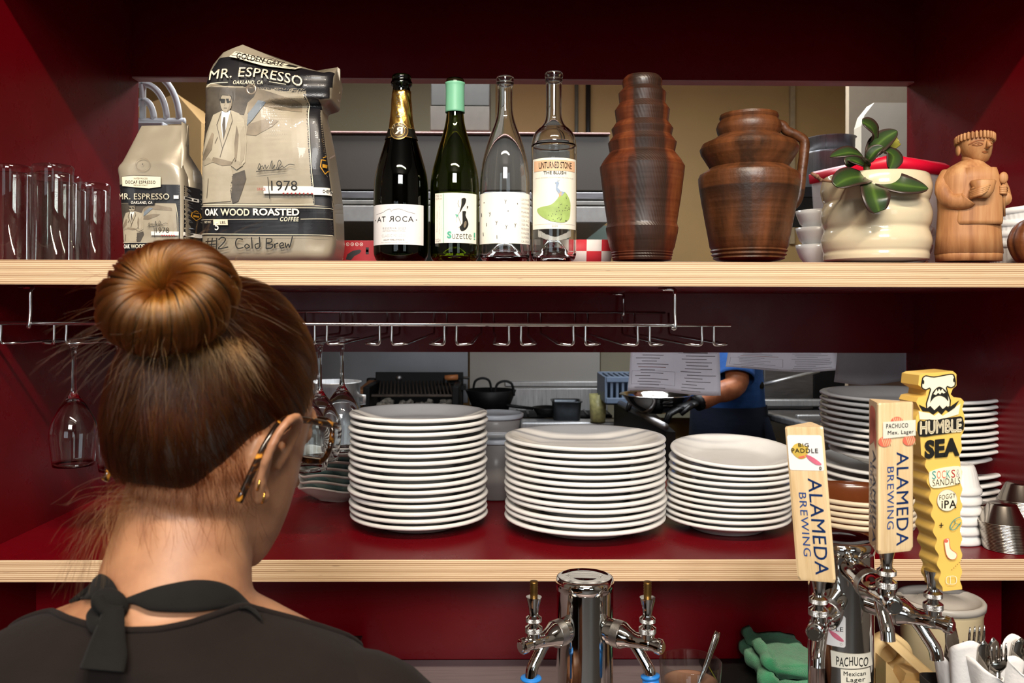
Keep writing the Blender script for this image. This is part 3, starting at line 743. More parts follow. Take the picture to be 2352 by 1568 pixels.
d, _ = label_patch(ch, rad, 921, 1.405, 861, 476, 975, 566, WL)
d.up(); d.line(spline([(870, 497), (885, 494), (895, 489), (903, 487), (906, 492), (910, 489), (925, 487), (940, 492), (958, 496)], 4), .8, GR)
d.text('AT', 872, 503, 893, 515, INK, -.0, 1.1); d.text('R', 901, 503, 912, 515, INK, mirror=True); d.text('OCA', 915, 503, 955, 515, INK, 0, 1.15); d.poly(ell(867, 510, 1.2, 1.2, 8), INK); d.poly(ell(961, 510, 1.2, 1.2, 8), INK)
d.text('RESERVA 2023', 886, 527, 938, 532, GR, 0, 1.2); d.text('METODE TRADICIONAL', 886, 534, 938, 537, GR); d.text('CLASSIC PENEDES', 884, 543, 938, 549, LGR); d.text('AGUSTI TORELLO ROCA SL', 888, 554, 936, 557, G1)
d.text('SANT SADURNI D\'ANOIA - BARCELONA', 882, 560, 943, 562, GR); d.build('label_print', ch)
# 2 green bottle with mint capsule
GB = [(18, 181), (20, 184), (20, 193), (18.6, 197), (18.5, 230), (19.5, 262), (23, 288), (30, 315), (37.5, 340), (45, 368), (52, 395), (55.5, 420), (56.3, 450), (56.3, 560), (55.5, 588), (51, 598)]
gb, rad2 = wine('wine_bottle', 'green wine bottle with a mint capsule and an illustrated cream label', 1044, 1.405, GB, OLIVE, wall=.0034)
foil(191, 259, mat('mint_capsule', '6fae8d', .45, 0, .04), 'capsule', gb, 1044, 1.405, rad2, .0022)
b = MB(); b.lathe([(16 * kk, P(1044, 181, 1.405).z - ZU), (20.3 * kk, P(1044, 184, 1.405).z - ZU), (20.4 * kk, P(1044, 192, 1.405).z - ZU)], seg=40); b.build('cork_lip', mat('dark_lip', '171408', .15, 0), gb)
CL = mat('cream_label', 'ece6d6', .5, 0, .02); MINT = mat('mint_ink', '4fa98c', .5)
d, _ = label_patch(gb, rad2, 1044, 1.405, 1002, 450, 1094, 562, CL)
d.up(); d.line([(1021.5, 451), (1021.5, 562)], 1.1, MINT)
d.text('750 ml', 1003, 453, 1018, 458, GR); d.text('12,5% vol', 1003, 460, 1018, 465, GR); d.text('2024', 1003, 552, 1015, 559, GR)
d.text('Vin de France', 1011, 478, 1014, 542, LGR, turn=90); d.text('Natural wine', 1005, 490, 1008, 536, LGR, turn=90); d.text('Carignan', 1015, 500, 1018, 545, LGR, turn=90)
d.text('S', 1030, 536, 1040, 552, MINT, .05); d.text('uzette', 1042, 540, 1084, 553, INK, -.012); d.rect(1089, 537, 1092, 548, MINT); d.rect(1089, 550, 1092, 553, MINT)
d.poly(spline([(1062, 463), (1068, 461), (1072, 464), (1070, 474), (1064, 484), (1060, 492), (1058, 491), (1061, 480), (1062, 470)], 3)[:-1], INK)
d.poly(spline([(1064, 491), (1072, 491), (1071, 500), (1076, 512), (1077, 522), (1071, 532), (1062, 535), (1058, 527), (1064, 518), (1064, 505)], 3)[:-1], INK)
d.up(); d.poly(ell(1070, 520, 3, 8, 12, .2), G2); d.line([(1056, 467), (1054, 474), (1057, 482)], .7, G1); d.line([(1062, 486), (1054, 500), (1062, 522), (1056, 528)], .7, G1); d.line([(1050, 500), (1052, 506), (1051, 516)], .7, GR); d.poly([(1048, 498), (1055, 499), (1052, 507)], MINT); d.poly([(1074, 478), (1077, 480), (1074, 486)], INK)
d.build('label_print', gb)
# 3 clear bottle with sparse label
C3 = [(18.5, 177), (20, 179), (20.2, 186), (19.5, 190), (20, 193), (18.6, 197), (17.4, 210), (17.6, 240), (20, 268), (27, 292), (37, 318), (45, 345), (51.5, 372), (56, 400), (57.7, 425), (58, 460), (58, 560), (57, 588), (52, 598)]
c3, rad3 = wine('wine_bottle', 'empty clear wine bottle whose wide white label has scattered tiny marks', 1159, 1.405, C3, GLASS, .028)
d, _ = label_patch(c3, rad3, 1159, 1.405, 1102, 449, 1216, 563, mat('matte_white_label', 'f0ece0', .55, 0, .015))
d.up()
for x, y, k_ in ((1112, 470, 0), (1160, 470, 1), (1187, 474, 0), (1106, 497, 2), (1125, 497, 1), (1166, 491, 0), (1117, 520, 2), (1140, 517, 1), (1162, 526, 1), (1182, 522, 1), (1110, 541, 2), (1141, 549, 2)):
    if k_ == 0: d.poly(ell(x, y, 1, 1.4, 6), INK)
    elif k_ == 2: d.line([(x, y - 4), (x + .4, y + 4)], 1.2, INK)
    else: d.line([(x - 1.5, y - 4), (x, y)], .9, INK); d.line([(x + 2, y - 4), (x - .5, y + 5)], .9, INK)
for i, tx in enumerate(('LOVE WHITE', 'WHITE WINE', 'PATCHWORK', 'MARIN', 'MOUNTAIN', '12.5% ALC', '750 ML', 'PRODUCED', 'IN HOLLISTER', 'CALIFORNIA', 'CA USA')):
    y = 461 + i * 9.4; d.text(tx, 1196, y, 1214, y + 4.6, GR)
d.build('label_print', c3)
# 4 clear bordeaux bottle with peacock label
C4 = [(19, 167), (20.7, 170), (20.6, 178), (19, 182), (20, 186), (18.6, 191), (18.3, 215), (18.3, 255), (20, 275), (26, 288), (36, 297), (44, 306), (49, 318), (51.6, 334), (52.2, 360), (52.2, 560), (51, 588), (46, 598)]
c4, rad4 = wine('wine_bottle', 'empty clear wine bottle with a green peacock pictured on its label', 1271, 1.405, C4, GLASS, .034)
d, _ = label_patch(c4, rad4, 1271, 1.405, 1223, 371, 1320, 530, CL)
d.up(); d.rect(1225, 376, 1317, 400, mat('peach_ink', 'e3b690', .5, 0, .03)); d.up()
d.text('UNTURNED STONE', 1235, 380, 1309, 395, INK, .012, warp=lambda x, y, u, v: (x, y)); d.text('THE BLUSH', 1245, 401, 1296, 408, INK, .01); d.text('WHITE ZINFANDEL | ALDER VINEYARD | DRY CREEK VALLEY', 1228, 414, 1314, 417, GR)
d.text('2024', 1264, 521, 1277, 526, GR); d.line([(1226, 519), (1317, 519)], .6, LGR)
FEA = mat('feather_green', '9cb567', .55, 0, .18, 60); BLU = mat('peacock_blue', '8da0b8', .55)
d.poly(spline([(1293, 447), (1300, 455), (1306, 470), (1306, 490), (1304, 505), (1296, 514), (1282, 516), (1262, 513), (1244, 504), (1234, 494), (1232, 484), (1244, 480), (1260, 477), (1272, 468), (1281, 455), (1287, 446)], 3)[:-1], FEA)
d.up(); d.poly([(1277, 424), (1280, 428), (1276, 438), (1284, 446), (1293, 448), (1286, 457), (1279, 452), (1273, 442), (1273, 430), (1270, 427)], BLU); d.poly([(1279, 450), (1284, 447), (1288, 452), (1280, 460)], mat('peach_breast', 'd9a273', .55)); d.line([(1278, 424), (1281, 420)], .8, BLU); d.line([(1276, 424), (1277, 419)], .8, BLU)
random.seed(3)
for i in range(70):
    x, y = random.uniform(1236, 1305), random.uniform(456, 513)
    if (x - 1233) / 70 + (y - 455) / 70 > .95 and y > 478 - (x - 1250) * .5: d.poly(ell(x, y, .9, 1.1, 6), G1)
d.build('label_print', c4)
b = MB(); b.use(PAPER); k4 = K(1271, 1.405)
def tg(u, v):
    a = (u - .5) * 1.7; z = (P(1271, 546 + 10 * math.sin(u * PI) + 2 * noise.noise(Vector((u * 14, 0, 0))) - v * (16 * abs(u - .5) + 8), 1.405).z - ZU); r = rad4(.05) - .0034
    return Vector((r * math.sin(a), r * math.cos(a) * (-1), z))
b.grid(tg, 24, 3); b.build('torn_back_label', None, c4, norm=False)
# --- red and white checked paper tray behind the bottles
YT = 1.50; kc = K(1330, YT)
ty0, ty1, tx0, tx1 = P(1330, 598, YT).z, P(1330, 552, YT).z, P(1210, 598, YT).x, P(1412, 598, YT).x
def m_check():
    t = NT('checked_paper'); c = t.coord((1 / (34 * kc),) * 3); ch_ = t.node('ShaderNodeTexChecker'); ch_.inputs['Scale'].default_value = 1
    ch_.inputs['Color1'].default_value = lin('c7323c'); ch_.inputs['Color2'].default_value = lin('e4d9d3'); t.link(c, ch_.inputs[0]); n = t.noise(t.coord(), 60, 3); t.link(t.mix(.12, ch_.outputs[0], n, 'MULTIPLY'), t.b.inputs['Base Color']); t.b.inputs['Roughness'].default_value = .5
    return t.m
b = MB(); w2, h2 = (tx1 - tx0) / 2, ty1 - ZU
for i in range(1): b.loft([[Vector((s_ * w2 * f, .06 + q * .06 * f, z)) for s_, q in ((-1, -1), (1, -1), (1, 1), (-1, 1))] for f, z in ((.86, .0), (1, h2), (.985, h2), (.845, .002))], cap0=True, cap1=True)
tray = tag(b.build('food_tray', m_check()), 'red and white checked paper food tray between the peacock bottle and the tall vase', 'food tray')
tray.location = ((tx0 + tx1) / 2, YT - .02, ZU)
# --- tall tiered vase
def m_clay(name, a, b_, c_, stripe):
    t = NT(name); v = t.coord()
    n1 = t.noise(t.coord((1, 1, .12)), 26, 4, .6); n2 = t.noise(t.coord((.35, .35, 14)), 12, 4, .6)
    f = t.math('ADD', t.math('MULTIPLY', n1, .8), t.math('MULTIPLY', n2, .2))
    col = t.ramp(f, [(.40, lin(a)), (.54, lin(b_)), (.70, lin(c_))])
    if stripe:
        sep = t.node('ShaderNodeSeparateXYZ'); t.link(t.coord(), sep.inputs[0])
        w_ = t.ramp(t.math('ADD', t.math('MULTIPLY', sep.outputs[0], 10), t.math('ADD', .5, t.math('MULTIPLY', n1, .05))), [(.30, (0, 0, 0)), (.335, (1, 1, 1)), (.80, (1, 1, 1)), (.86, (0, 0, 0))])
        col = t.mix(t.math('MULTIPLY', w_, .82), col, lin('241a14'))
        wv = t.node('ShaderNodeTexWave', bands_direction='DIAGONAL'); wv.inputs['Scale'].default_value = 120; wv.inputs['Distortion'].default_value = 6; wv.inputs['Detail'].default_value = 1; wv.inputs['Detail Scale'].default_value = .25; t.link(t.coord((1, 1, .45)), wv.inputs[0])
        t.bump(t.math('ADD', t.math('MULTIPLY', wv.outputs['Fac'], .7), t.math('MULTIPLY', n2, .35)), .15, .001)
    else:
        t.bump(t.math('ADD', t.math('MULTIPLY', n2, .5), t.noise(v, 160, 3)), .35, .0012)
    t.link(col, t.b.inputs['Base Color']); t.link(t.ramp(n2, [(.3, (.3,) * 3), (.7, (.5,) * 3)]), t.b.inputs['Roughness']); return t.m
def glaze_band(m, z0, dz):
    nt = m.node_tree; b_ = nt.nodes['Principled BSDF']; old = b_.inputs['Base Color'].links[0].from_socket; tc = nt.nodes.new('ShaderNodeTexCoord'); sp_ = nt.nodes.new('ShaderNodeSeparateXYZ'); nt.links.new(tc.outputs['Object'], sp_.inputs[0])
    mr = nt.nodes.new('ShaderNodeMapRange'); mr.inputs[1].default_value = z0 - dz; mr.inputs[2].default_value = z0; nt.links.new(sp_.outputs[2], mr.inputs[0]); rp = nt.nodes.new('ShaderNodeValToRGB'); e = rp.color_ramp.elements; e[0].position = 0; e[0].color = (0, 0, 0, 1); e[1].position = .93; e[1].color = (.75, .75, .75, 1); n_ = e.new(.99); n_.color = (0, 0, 0, 1); nt.links.new(mr.outputs[0], rp.inputs[0])
    mx = nt.nodes.new('ShaderNodeMix'); mx.data_type = 'RGBA'; nt.links.new(rp.outputs[0], mx.inputs[0]); nt.links.new(old, mx.inputs[6]); mx.inputs[7].default_value = lin('1f1410'); nt.links.new(mx.outputs[2], b_.inputs['Base Color'])
VA = [(20, 172), (38, 176), (44, 183), (46, 191), (44, 203), (46, 206), (54.5, 215), (52, 238), (54, 241), (62.6, 254), (59, 282), (61, 284), (70, 297), (66.5, 313), (69, 317), (78, 329), (74, 351), (77, 355), (88, 369), (96.6, 384), (95, 400), (88, 455), (79, 513), (80, 518), (82.5, 524), (81, 535), (74, 568), (69, 579), (70.5, 581), (68, 584), (69.5, 587), (66.5, 590), (68, 593), (66, 598)]
VB = [(r * K(1474, 1.43), max(0, P(1474, y, 1.43).z - ZU)) for r, y in VA]
b = MB(); b.lathe([(VB[0][0] * .8, VB[0][1] - .08), (VB[0][0], VB[0][1] - .004)] + VB + [(0, 0)], seg=80)
vase = tag(b.build('tiered_vase', m_clay('red_clay', '34190e', '5a2a15', '7c4422', True), auto=28), 'tall tiered red clay vase stepping in toward its narrow top', 'vase'); vase.location = at(1474, 1.43, ZU)
# --- brown jug with handle
JU = [(56, 268), (64, 264), (66, 270), (64, 276), (70, 284), (73, 294), (71, 303), (68, 312), (80, 320), (104, 331), (110, 343), (108, 352), (93, 376), (87, 386), (96, 393), (110, 401), (113.5, 410), (112, 428), (105, 470), (92, 540), (87, 568), (83, 573), (86, 577), (81, 581), (84, 586), (78, 590), (80, 594), (72, 598)]
kj = K(1719, 1.45); JB = [(r * kj, max(0, P(1719, y, 1.45).z - ZU)) for r, y in JU]
jug = thing('jug', 'squat brown pottery jug with collared neck and one angular handle', 'jug', at(1719, 1.45, ZU), .0)
JM = m_clay('brown_clay', '38200f', '583219', '744324', False); glaze_band(JM, P(1719, 432, 1.45).z - ZU, .05)
b = MB(); b.lathe([(JB[0][0] * .9, JB[0][1] - .1), (JB[0][0] * .95, JB[0][1] - .01)] + JB + [(0, 0)], seg=80); b.build('jug_body', JM, jug, auto=30)
def jl(px, py, y=0): return Vector(((px - 1719) * kj, y, P(1719, py, 1.45).z - ZU))
b = MB(); hp = spline([jl(1780, 284), jl(1796, 288), jl(1806, 300), jl(1832, 312), jl(1846, 324), jl(1846, 350), jl(1840, 400), jl(1834, 450), jl(1822, 470), jl(1808, 474)], 5)
b.tube(hp, [.0085] * len(hp), 12, flat=1.0); b.build('handle', JM, jug)
# --- small white bowls around the planter
def bowl(r, h, foot=.5, wall=.003):
    return MB().lathe([(0, .003), (r * foot * .9, .003), (r * foot, 0), (r * foot * 1.05, .004), (r * .82, h * .45), (r * .95, h * .8), (r, h), (r - wall, h + .0005), (r * .93 - wall, h * .8), (r * .78 - wall, h * .45), (r * foot * .7, .008), (0, .007)], seg=40)
wb = None
for cx, Y, n, lab in ((1882, 1.56, 3, 'small white bowl in the stack of three between jug and planter'), (2085, 1.57, 2, 'small white bowl mostly hidden behind the right side of the planter')):
    for i in range(n):
        if wb is None: o = wb = bowl(53 * K(1882, 1.56), 52 * K(1882, 1.56)).build('small_bowl', WHITE_CER)
        else: o = wb.copy(); COL.objects.link(o)
        tag(o, lab, 'bowl', 'small bowls left of the planter' if n == 3 else 'small bowls right of the planter'); o.location = (*at(cx, Y, 0)[:2], ZU + .0015 + i * .0315)
# --- planter and orchid
kp = K(2009, 1.455)
PLC = mat('cream_glaze', 'd2c4a5', .14, 0, .03, 6, coat=.5)
pl = thing('planter', 'glossy cream ribbed planter pot on the upper shelf', 'planter', at(2010, 1.455, ZU))
PP = spline([(96, 412), (104, 405), (112, 408), (117, 425), (118, 440), (114, 458), (111, 467), (115, 478), (118.5, 495), (116, 515), (111.5, 528), (115, 540), (118, 556), (115, 572), (112, 580), (113, 588), (112, 598)], 4)
b = MB(); b.lathe([(0, P(2009, 425, 1.455).z - ZU)] + [(94 * kp, P(2009, 425, 1.455).z - ZU)] + [(r * kp, max(0, P(2009, y, 1.455).z - ZU)) for r, y in PP] + [(0, 0)], seg=72); b.build('pot', PLC, pl)
b = MB(); b.lathe([(0, .004), (60 * kp, .003), (92 * kp, 0)], seg=40, c=(0, 0, P(2009, 421, 1.455).z - ZU)); b.build('bark_mix', mat('bark', '3a2a1c', .9, 0, .5, 90, bump=1, bscale=120, bdist=.01), pl)
def m_leaf():
    t = NT('orchid_leaf'); v = t.coord(); n = t.noise(v, 30, 3); a = t.node('ShaderNodeAttribute', attribute_name='rib'); 
    col = t.ramp(t.math('ADD', a.outputs['Fac'], t.math('MULTIPLY', n, .25)), [(.12, lin('4a6428')), (.3, lin('33491f')), (.75, lin('26381b')), (1.15 / 1.2, lin('3a2a24'))])
    t.link(col, t.b.inputs['Base Color']); t.b.inputs['Roughness'].default_value = .35; t.b.inputs['Subsurface Weight'].default_value = .1; t.b.inputs['Subsurface Scale'].default_value = .002; t.bump(t.noise(t.coord(), 150, 3), .12, .001); return t.m
LEAF = m_leaf()
orch = thing('orchid_plant', 'young orchid with thick dark green leaves growing out of the cream planter', 'plant', (*at(2000, 1.40, 0)[:2], P(2000, 412, 1.40).z))
oo = Vector(orch.location)
def ol(px, py, Y): return P(px, py, Y) - oo
def leaf(pts, width, face=(0, -1, .25), fold=.25, tipw=.12):
    """pts: (px, row, plane Y) along the midrib"""
    c = [Vector(p) for p in spline([tuple(ol(*p)) for p in pts], 8)]; n = len(c); b = MB(); lay = b.bm.verts.layers.float.new('rib'); R = []
    for i, p in enumerate(c):
        t = i / (n - 1); tg_ = (c[min(i + 1, n - 1)] - c[max(i - 1, 0)]).normalized(); sd = tg_.cross(Vector(face)).normalized(); nr = sd.cross(tg_).normalized()
        wv = 1.35 * width * (min(1, .35 + 1.5 * t) * (1 - max(0, (t - .55) / .45) ** 2.2 * (1 - tipw)))
        row = []
        for k_ in range(-4, 5):
            s_ = k_ / 4; v = b.bm.verts.new(p + sd * s_ * wv + nr * (abs(s_) ** 1.5 * wv * fold)); v[lay] = abs(s_) * .95; row.append(v)
        R.append(row)
    for A, B in zip(R, R[1:]):
        for k_ in range(8): b._f([A[k_], A[k_ + 1], B[k_ + 1], B[k_]])
    o = b.build('leaf', LEAF, orch, norm=False, solid=.0018); return o
leaf([(1998, 412, 1.40), (1975, 408, 1.375), (1945, 413, 1.355), (1918, 428, 1.345)], .0165, (0, -.75, .6), .2, .3)
leaf([(1998, 414, 1.395), (2003, 432, 1.36), (2010, 458, 1.34), (2018, 486, 1.34)], .0175, (0, -1, .2), .22, .45)
leaf([(2004, 413, 1.40), (2035, 420, 1.375), (2075, 427, 1.36), (2131, 434, 1.36)], .0165, (0, -.8, .5), .2, .05)
leaf([(1992, 380, 1.40), (1978, 362, 1.385), (1950, 353, 1.375), (1906, 362, 1.37)], .013, (.1, -.6, .75), .25, .05)
leaf([(1994, 372, 1.40), (2006, 345, 1.41), (2030, 320, 1.42), (2060, 302, 1.425)], .0125, (-.2, -1, .3), .3, .1)
leaf([(2000, 330, 1.42), (2004, 312, 1.41), (2000, 295, 1.40), (1980, 282, 1.39)], .0145, (.2, -.9, .5), .2, .35)
leaf([(1992, 376, 1.395), (2000, 362, 1.385), (2012, 348, 1.38), (2030, 338, 1.375)], .0085, (-.5, -.8, .4), .5, .1)
leaf([(2012, 352, 1.42), (2035, 350, 1.41), (2050, 362, 1.40), (2042, 388, 1.395)], .014, (.4, -.8, .4), .25, .2)
lf = leaf([(2030, 352, 1.44), (2042, 338, 1.445), (2058, 325, 1.45), (2064, 322, 1.45)], .0075, (0, -1, .3), .3, .3); lf.data.materials[0] = mat('yellowing_leaf', '7f7a2c', .4, 0, .2); lf['label'] = 'yellowing leaf'
leaf([(1990, 384, 1.42), (1970, 375, 1.43), (1955, 370, 1.44), (1948, 384, 1.44)], .010, (0, -.7, .7), .3, .2)
b = MB(); b.tube([ol(1998, 416, 1.402), ol(1994, 398, 1.40), ol(1990, 384, 1.40), ol(1993, 368, 1.40), ol(2002, 340, 1.41)], [.0062, .0058, .0052, .004, .003], 10); b.build('stem', mat('orchid_stem', '6f6a35', .5, 0, .15), orch)
STK = mat('dry_stalk', '7a5540', .7, 0, .3, 120)
b = MB(); q = [ol(1990, 414, 1.41), ol(1960, 420, 1.40), ol(1915, 418, 1.385), ol(1885, 413, 1.37), ol(1876, 405, 1.365), ol(1864, 398, 1.36)]; b.tube(q, [.0015, .0015, .0016, .0026, .0034, .0026], 8); b.ball(q[3], .0034); b.ball(q[4], .004); b.build('dry_flower_stalk', STK, orch)
b = MB(); q = [ol(2002, 414, 1.42), ol(2030, 402, 1.43), ol(2060, 398, 1.44), ol(2066, 400, 1.44)]; b.tube(q, [.003, .002, .0026, .0015], 8); b.build('dry_flower_stalk', STK, orch)
# --- plastic tub with red lid (behind the planter)
NC, LC_, RC = Vector((P(2052, 600, 1.60).x, 1.60)), Vector((P(1852, 600, 1.83).x, 1.83)), Vector((P(2186, 600, 1.70).x, 1.70))
FC = LC_ + RC - NC; cen = (LC_ + RC) / 2
tub = thing('storage_tub', 'clear storage tub of brown croutons under a bright red lid, behind the planter', 'storage tub', (cen.x, cen.y, ZU))
zl_ = P(2052, 356, 1.60).z - ZU
quad = [NC - cen, RC - cen, FC - cen, LC_ - cen]
def qr(f, z): return [Vector((q.x * f, q.y * f, z)) for q in quad]
b = MB(); b.loft([qr(.84, 0), qr(.93, zl_ - .012), qr(.915, zl_ - .012), qr(.83, .003)]); b.build('tub_wall', TUBP, tub, smooth=False)
b = MB(); b.loft([qr(.955, zl_ - .022), qr(.97, zl_ - .002), qr(.9, zl_ + .004)]); b.build('lid', mat('red_plastic_lid', 'd01030', .35, 0, .04, trans=.0, sss=.1), tub)
b = MB(); random.seed(5)
CR = [mat('crouton_%s' % n, c, .9, 0, .3, 60, bump=.8, bscale=90, bdist=.006) for n, c in (('toast', '8a4f22'), ('gold', 'a8682f'), ('dark', '5e3218'))]
nn = 0
for i in range(260):
    u, v, z = random.random(), random.random(), random.random()
    if 0.15 < u < .85 and .15 < v < .85 and z < .8: continue
    f = .76; p = (quad[0] * (1 - u) * (1 - v) + quad[1] * u * (1 - v) + quad[2] * u * v + quad[3] * (1 - u) * v) * f
    b.use(CR[i % 3]); b.box((p.x, p.y, .02 + z * zl_ * .52), (random.uniform(.014, .024), random.uniform(.014, .024), random.uniform(.012, .02)), (random.random() * 3, random.random() * 3, random.random() * 3), bev=.003, seg=1)
o = b.build('croutons', None, tub); o['kind'] = 'stuff'
# --- carved wooden monk
YM = 1.41; km = K(2225, YM)
def m_wood():
    t = NT('carved_wood'); v = t.coord((1, 1, .08)); n = t.noise(v, 60, 4, .6); t.link(t.ramp(n, [(.3, lin('8a5832')), (.5, lin('ab774a')), (.72, lin('c19464'))]), t.b.inputs['Base Color']); t.b.inputs['Roughness'].default_value = .6; t.bump(t.noise(t.coord((1, 1, .15)), 110, 4), .35, .0012); return t.m
WOOD = m_wood(); WOODD = mat('carved_wood_dark', '8a5028', .65, 0, .15, 60)
fig = thing('wooden_figurine', 'carved wooden robed figure with a bowl and a spoon, right of the planter', 'figurine', at(2225, YM, ZU), -.12)
def ml(px, py, y=0): return Vector(((px - 2225) * km, y, P(2225, py, YM).z - ZU))
def oval(cx, hw, y, dy, n=28, off=0, p=.8): 
    out = []
    for i in range(n):
        a = 2 * PI * i / n; c_, s_ = math.cos(a), math.sin(a); out.append(ml(cx + hw * math.copysign(abs(c_) ** p, c_), y, off + dy * math.copysign(abs(s_) ** p, s_)))
    return out
b = MB(); b.loft([oval(2224, hw, y, dy) for hw, y, dy in ((68, 600, .036), (69, 586, .037), (69, 583, .037))]); b.build('base', WOOD, fig)
b = MB(); b.loft([oval(cx, hw, y, dy, 36, 0, .85) for cx, hw, y, dy in ((2224, 71, 583, .038), (2224, 67, 540, .036), (2224, 64, 480, .035), (2223, 66, 430, .036), (2222, 64, 410, .036), (2222, 52, 392, .032), (2224, 34, 379, .024), (2228, 22, 370, .017))]); b.build('robe', WOOD, fig)
b = MB(); b.loft([oval(cx, hw, y, .012, 24, -.0255, .7) for cx, hw, y in ((2232, 48, 519), (2232, 50, 510), (2234, 47, 460), (2234, 42, 415), (2234, 34, 392))]); b.build('apron', WOOD, fig)
b = MB(); b.tube([ml(2228, 376), ml(2230, 356)], [.015, .0135], 20); b.loft([oval(2236 + o_, hw, y, dy, 28, -.004, .9) for o_, hw, y, dy in ((8, 10, 376, .008), (7, 20, 371, .015), (3, 29, 358, .021), (0, 34, 340, .0255), (-1, 36, 325, .027), (-1, 33, 314, .025), (0, 20, 309, .016))])
b.tube([ml(2248, 331, -.029), ml(2249, 343, -.035), ml(2247, 348, -.03)], [.002, .0045, .002], 8)
b.ball(ml(2201, 345, .0), .007, sc_=(.5, 1, 1.4)); head_bvh = b.bvh(); b.build('head', WOOD, fig)
d = Decal(cast_fn(head_bvh, lambda a, c: ml(a, c)), maxlen=4, eps=.0004)
d.line(spline([(2211, 338), (2225, 331), (2240, 331)], 4), 2.6, WOODD); d.line(spline([(2251, 331), (2258, 329), (2266, 333)], 4), 2.4, WOODD)
for x0, x1 in ((2217, 2238), (2250, 2264)):
    d.line(spline([(x0, 339), ((x0 + x1) / 2, 335), (x1, 338)], 4), 1.5, WOODD); d.line(spline([(x0, 339), ((x0 + x1) / 2, 342), (x1, 339)], 4), 1.2, WOODD); d.poly(ell((x0 + x1) / 2 + 1, 338.5, 2, 1.6, 10), WOODD)
d.poly(spline([(2237, 355), (2243, 353), (2250, 354), (2252, 356), (2244, 358), (2237, 355)], 3)[:-1], WOODD); d.line([(2241, 347), (2252, 347)], 1.6, WOODD); d.build('face_carving', fig)
b = MB()
for i in range(30):
    a = 2 * PI * i / 30; c_, s_ = math.cos(a), math.sin(a); b.box(ml(2235 + 37 * c_, 317 + 7 * (s_ + 1) * .8, -.004 + .0285 * s_), (.0042, .0075, .0125), (0, 0, a + PI / 2), bev=.0015, seg=1)
b.build('hair_ring', WOOD, fig)
# arms with sleeves, hands with carved fingers
b = MB(); b.tube(spline([ml(2180, 400, 0), ml(2164, 430, -.008), ml(2172, 462, -.02), ml(2196, 468, -.032), ml(2204, 462, -.036)], 4), [.012] * 5 + [.0135] * 6 + [.014] * 6, 14, flat=1.1); b.build('arm', WOOD, fig)
b = MB(); b.tube(spline([ml(2268, 402, 0), ml(2288, 430, -.006), ml(2291, 456, -.014), ml(2284, 462, -.026)], 4), [.0115] * 4 + [.012] * 9, 14); b.build('arm', WOOD, fig)
b = MB(); b.loft([oval(cx, hw, y, dy, 20, -.044) for cx, hw, y, dy in ((2232, 10, 462, .008), (2231, 20, 448, .011), (2230, 26, 426, .013), (2230, 24, 423, .012), (2230, 22, 428, .010))]); b.build('carved_bowl', WOOD, fig)
b = MB()
for i in range(4): b.tube([ml(2203, 452 + i * 3.6 - 2, -.045), ml(2220, 446 + i * 4 - 3, -.056), ml(2238 - i * 2, 437 + i * 4.2 - 2, -.055)], [.0032, .0032, .002], 8)
b.tube([ml(2206, 444, -.042), ml(2214, 436, -.05)], [.003, .002], 8); b.build('hand', WOOD, fig)
b = MB()
for i in range(4): b.tube([ml(2290, 438 + i * 4.6, -.024), ml(2280, 436 + i * 4.6, -.036), ml(2270, 437 + i * 4.2, -.035)], [.003, .0032, .0022], 8)
b.build('hand', WOOD, fig)
b = MB(); b.tube([ml(2289, 500, -.020), ml(2282, 455, -.03), ml(2279, 424, -.032)], .0022, 8); b.ball(ml(2279, 416, -.034), .0085, sc_=(.85, .5, 1.15)); b.build('carved_spoon', WOOD, fig)
# --- stacked fluted baking dishes and the ribbed gourd at the right end
def fluted(r, h, n=40):
    f = lambda rr, z, a: (rr * (1 + (.012 * math.cos(n * a) if .008 < z < h * .78 and rr > r * .8 else 0)), z)
    return MB().lathe([(0, .002), (r * .84, .002), (r * .86, .006), (r * .9, .012), (r * .95, h * .72), (r * .96, h * .78), (r, h * .8), (r, h), (r * .96, h), (r * .92, h * .75), (r * .84, .006), (0, .005)], seg=160, mod=f)
fd = None
for i, lab in enumerate(('lowest white fluted baking dish of the stack behind the wooden figure', 'second white fluted baking dish up, behind the wooden figure', 'third white fluted baking dish up, behind the wooden figure', 'topmost tilted white fluted baking dish behind the wooden figure')):
    if fd is None: o = fd = fluted(66 * K(2338, 1.55), .050).build('baking_dish', WHITE_CER)
    else: o = fd.copy(); COL.objects.link(o)
    tag(o, lab, 'baking dish', 'fluted baking dishes on the upper shelf'); o.location = (*at(2342, 1.56, 0)[:2], ZU + i * .019)
    if i == 3: o.rotation_euler = (0, -.13, 0); o.location.z += .008
b = MB(); kg = K(2370, 1.44); rg = 62 * kg
b.lathe(spline([(0, .096 * 0 + rg * 1.72), (rg * .3, rg * 1.74), (rg * .75, rg * 1.5), (rg, rg * .9), (rg * .8, rg * .28), (rg * .45, 0), (0, 0)], 5), seg=96, mod=lambda r, z, a: (r * (1 - .07 * abs(math.cos(5 * a)) ** 5), z))
o = tag(b.build('gourd', m_clay('gourd_skin', '5a3018', '7c4826', '9a6238', False)), 'brown ribbed gourd cut off by the right edge of the photo', 'gourd'); o.location = at(2384, 1.43, ZU)
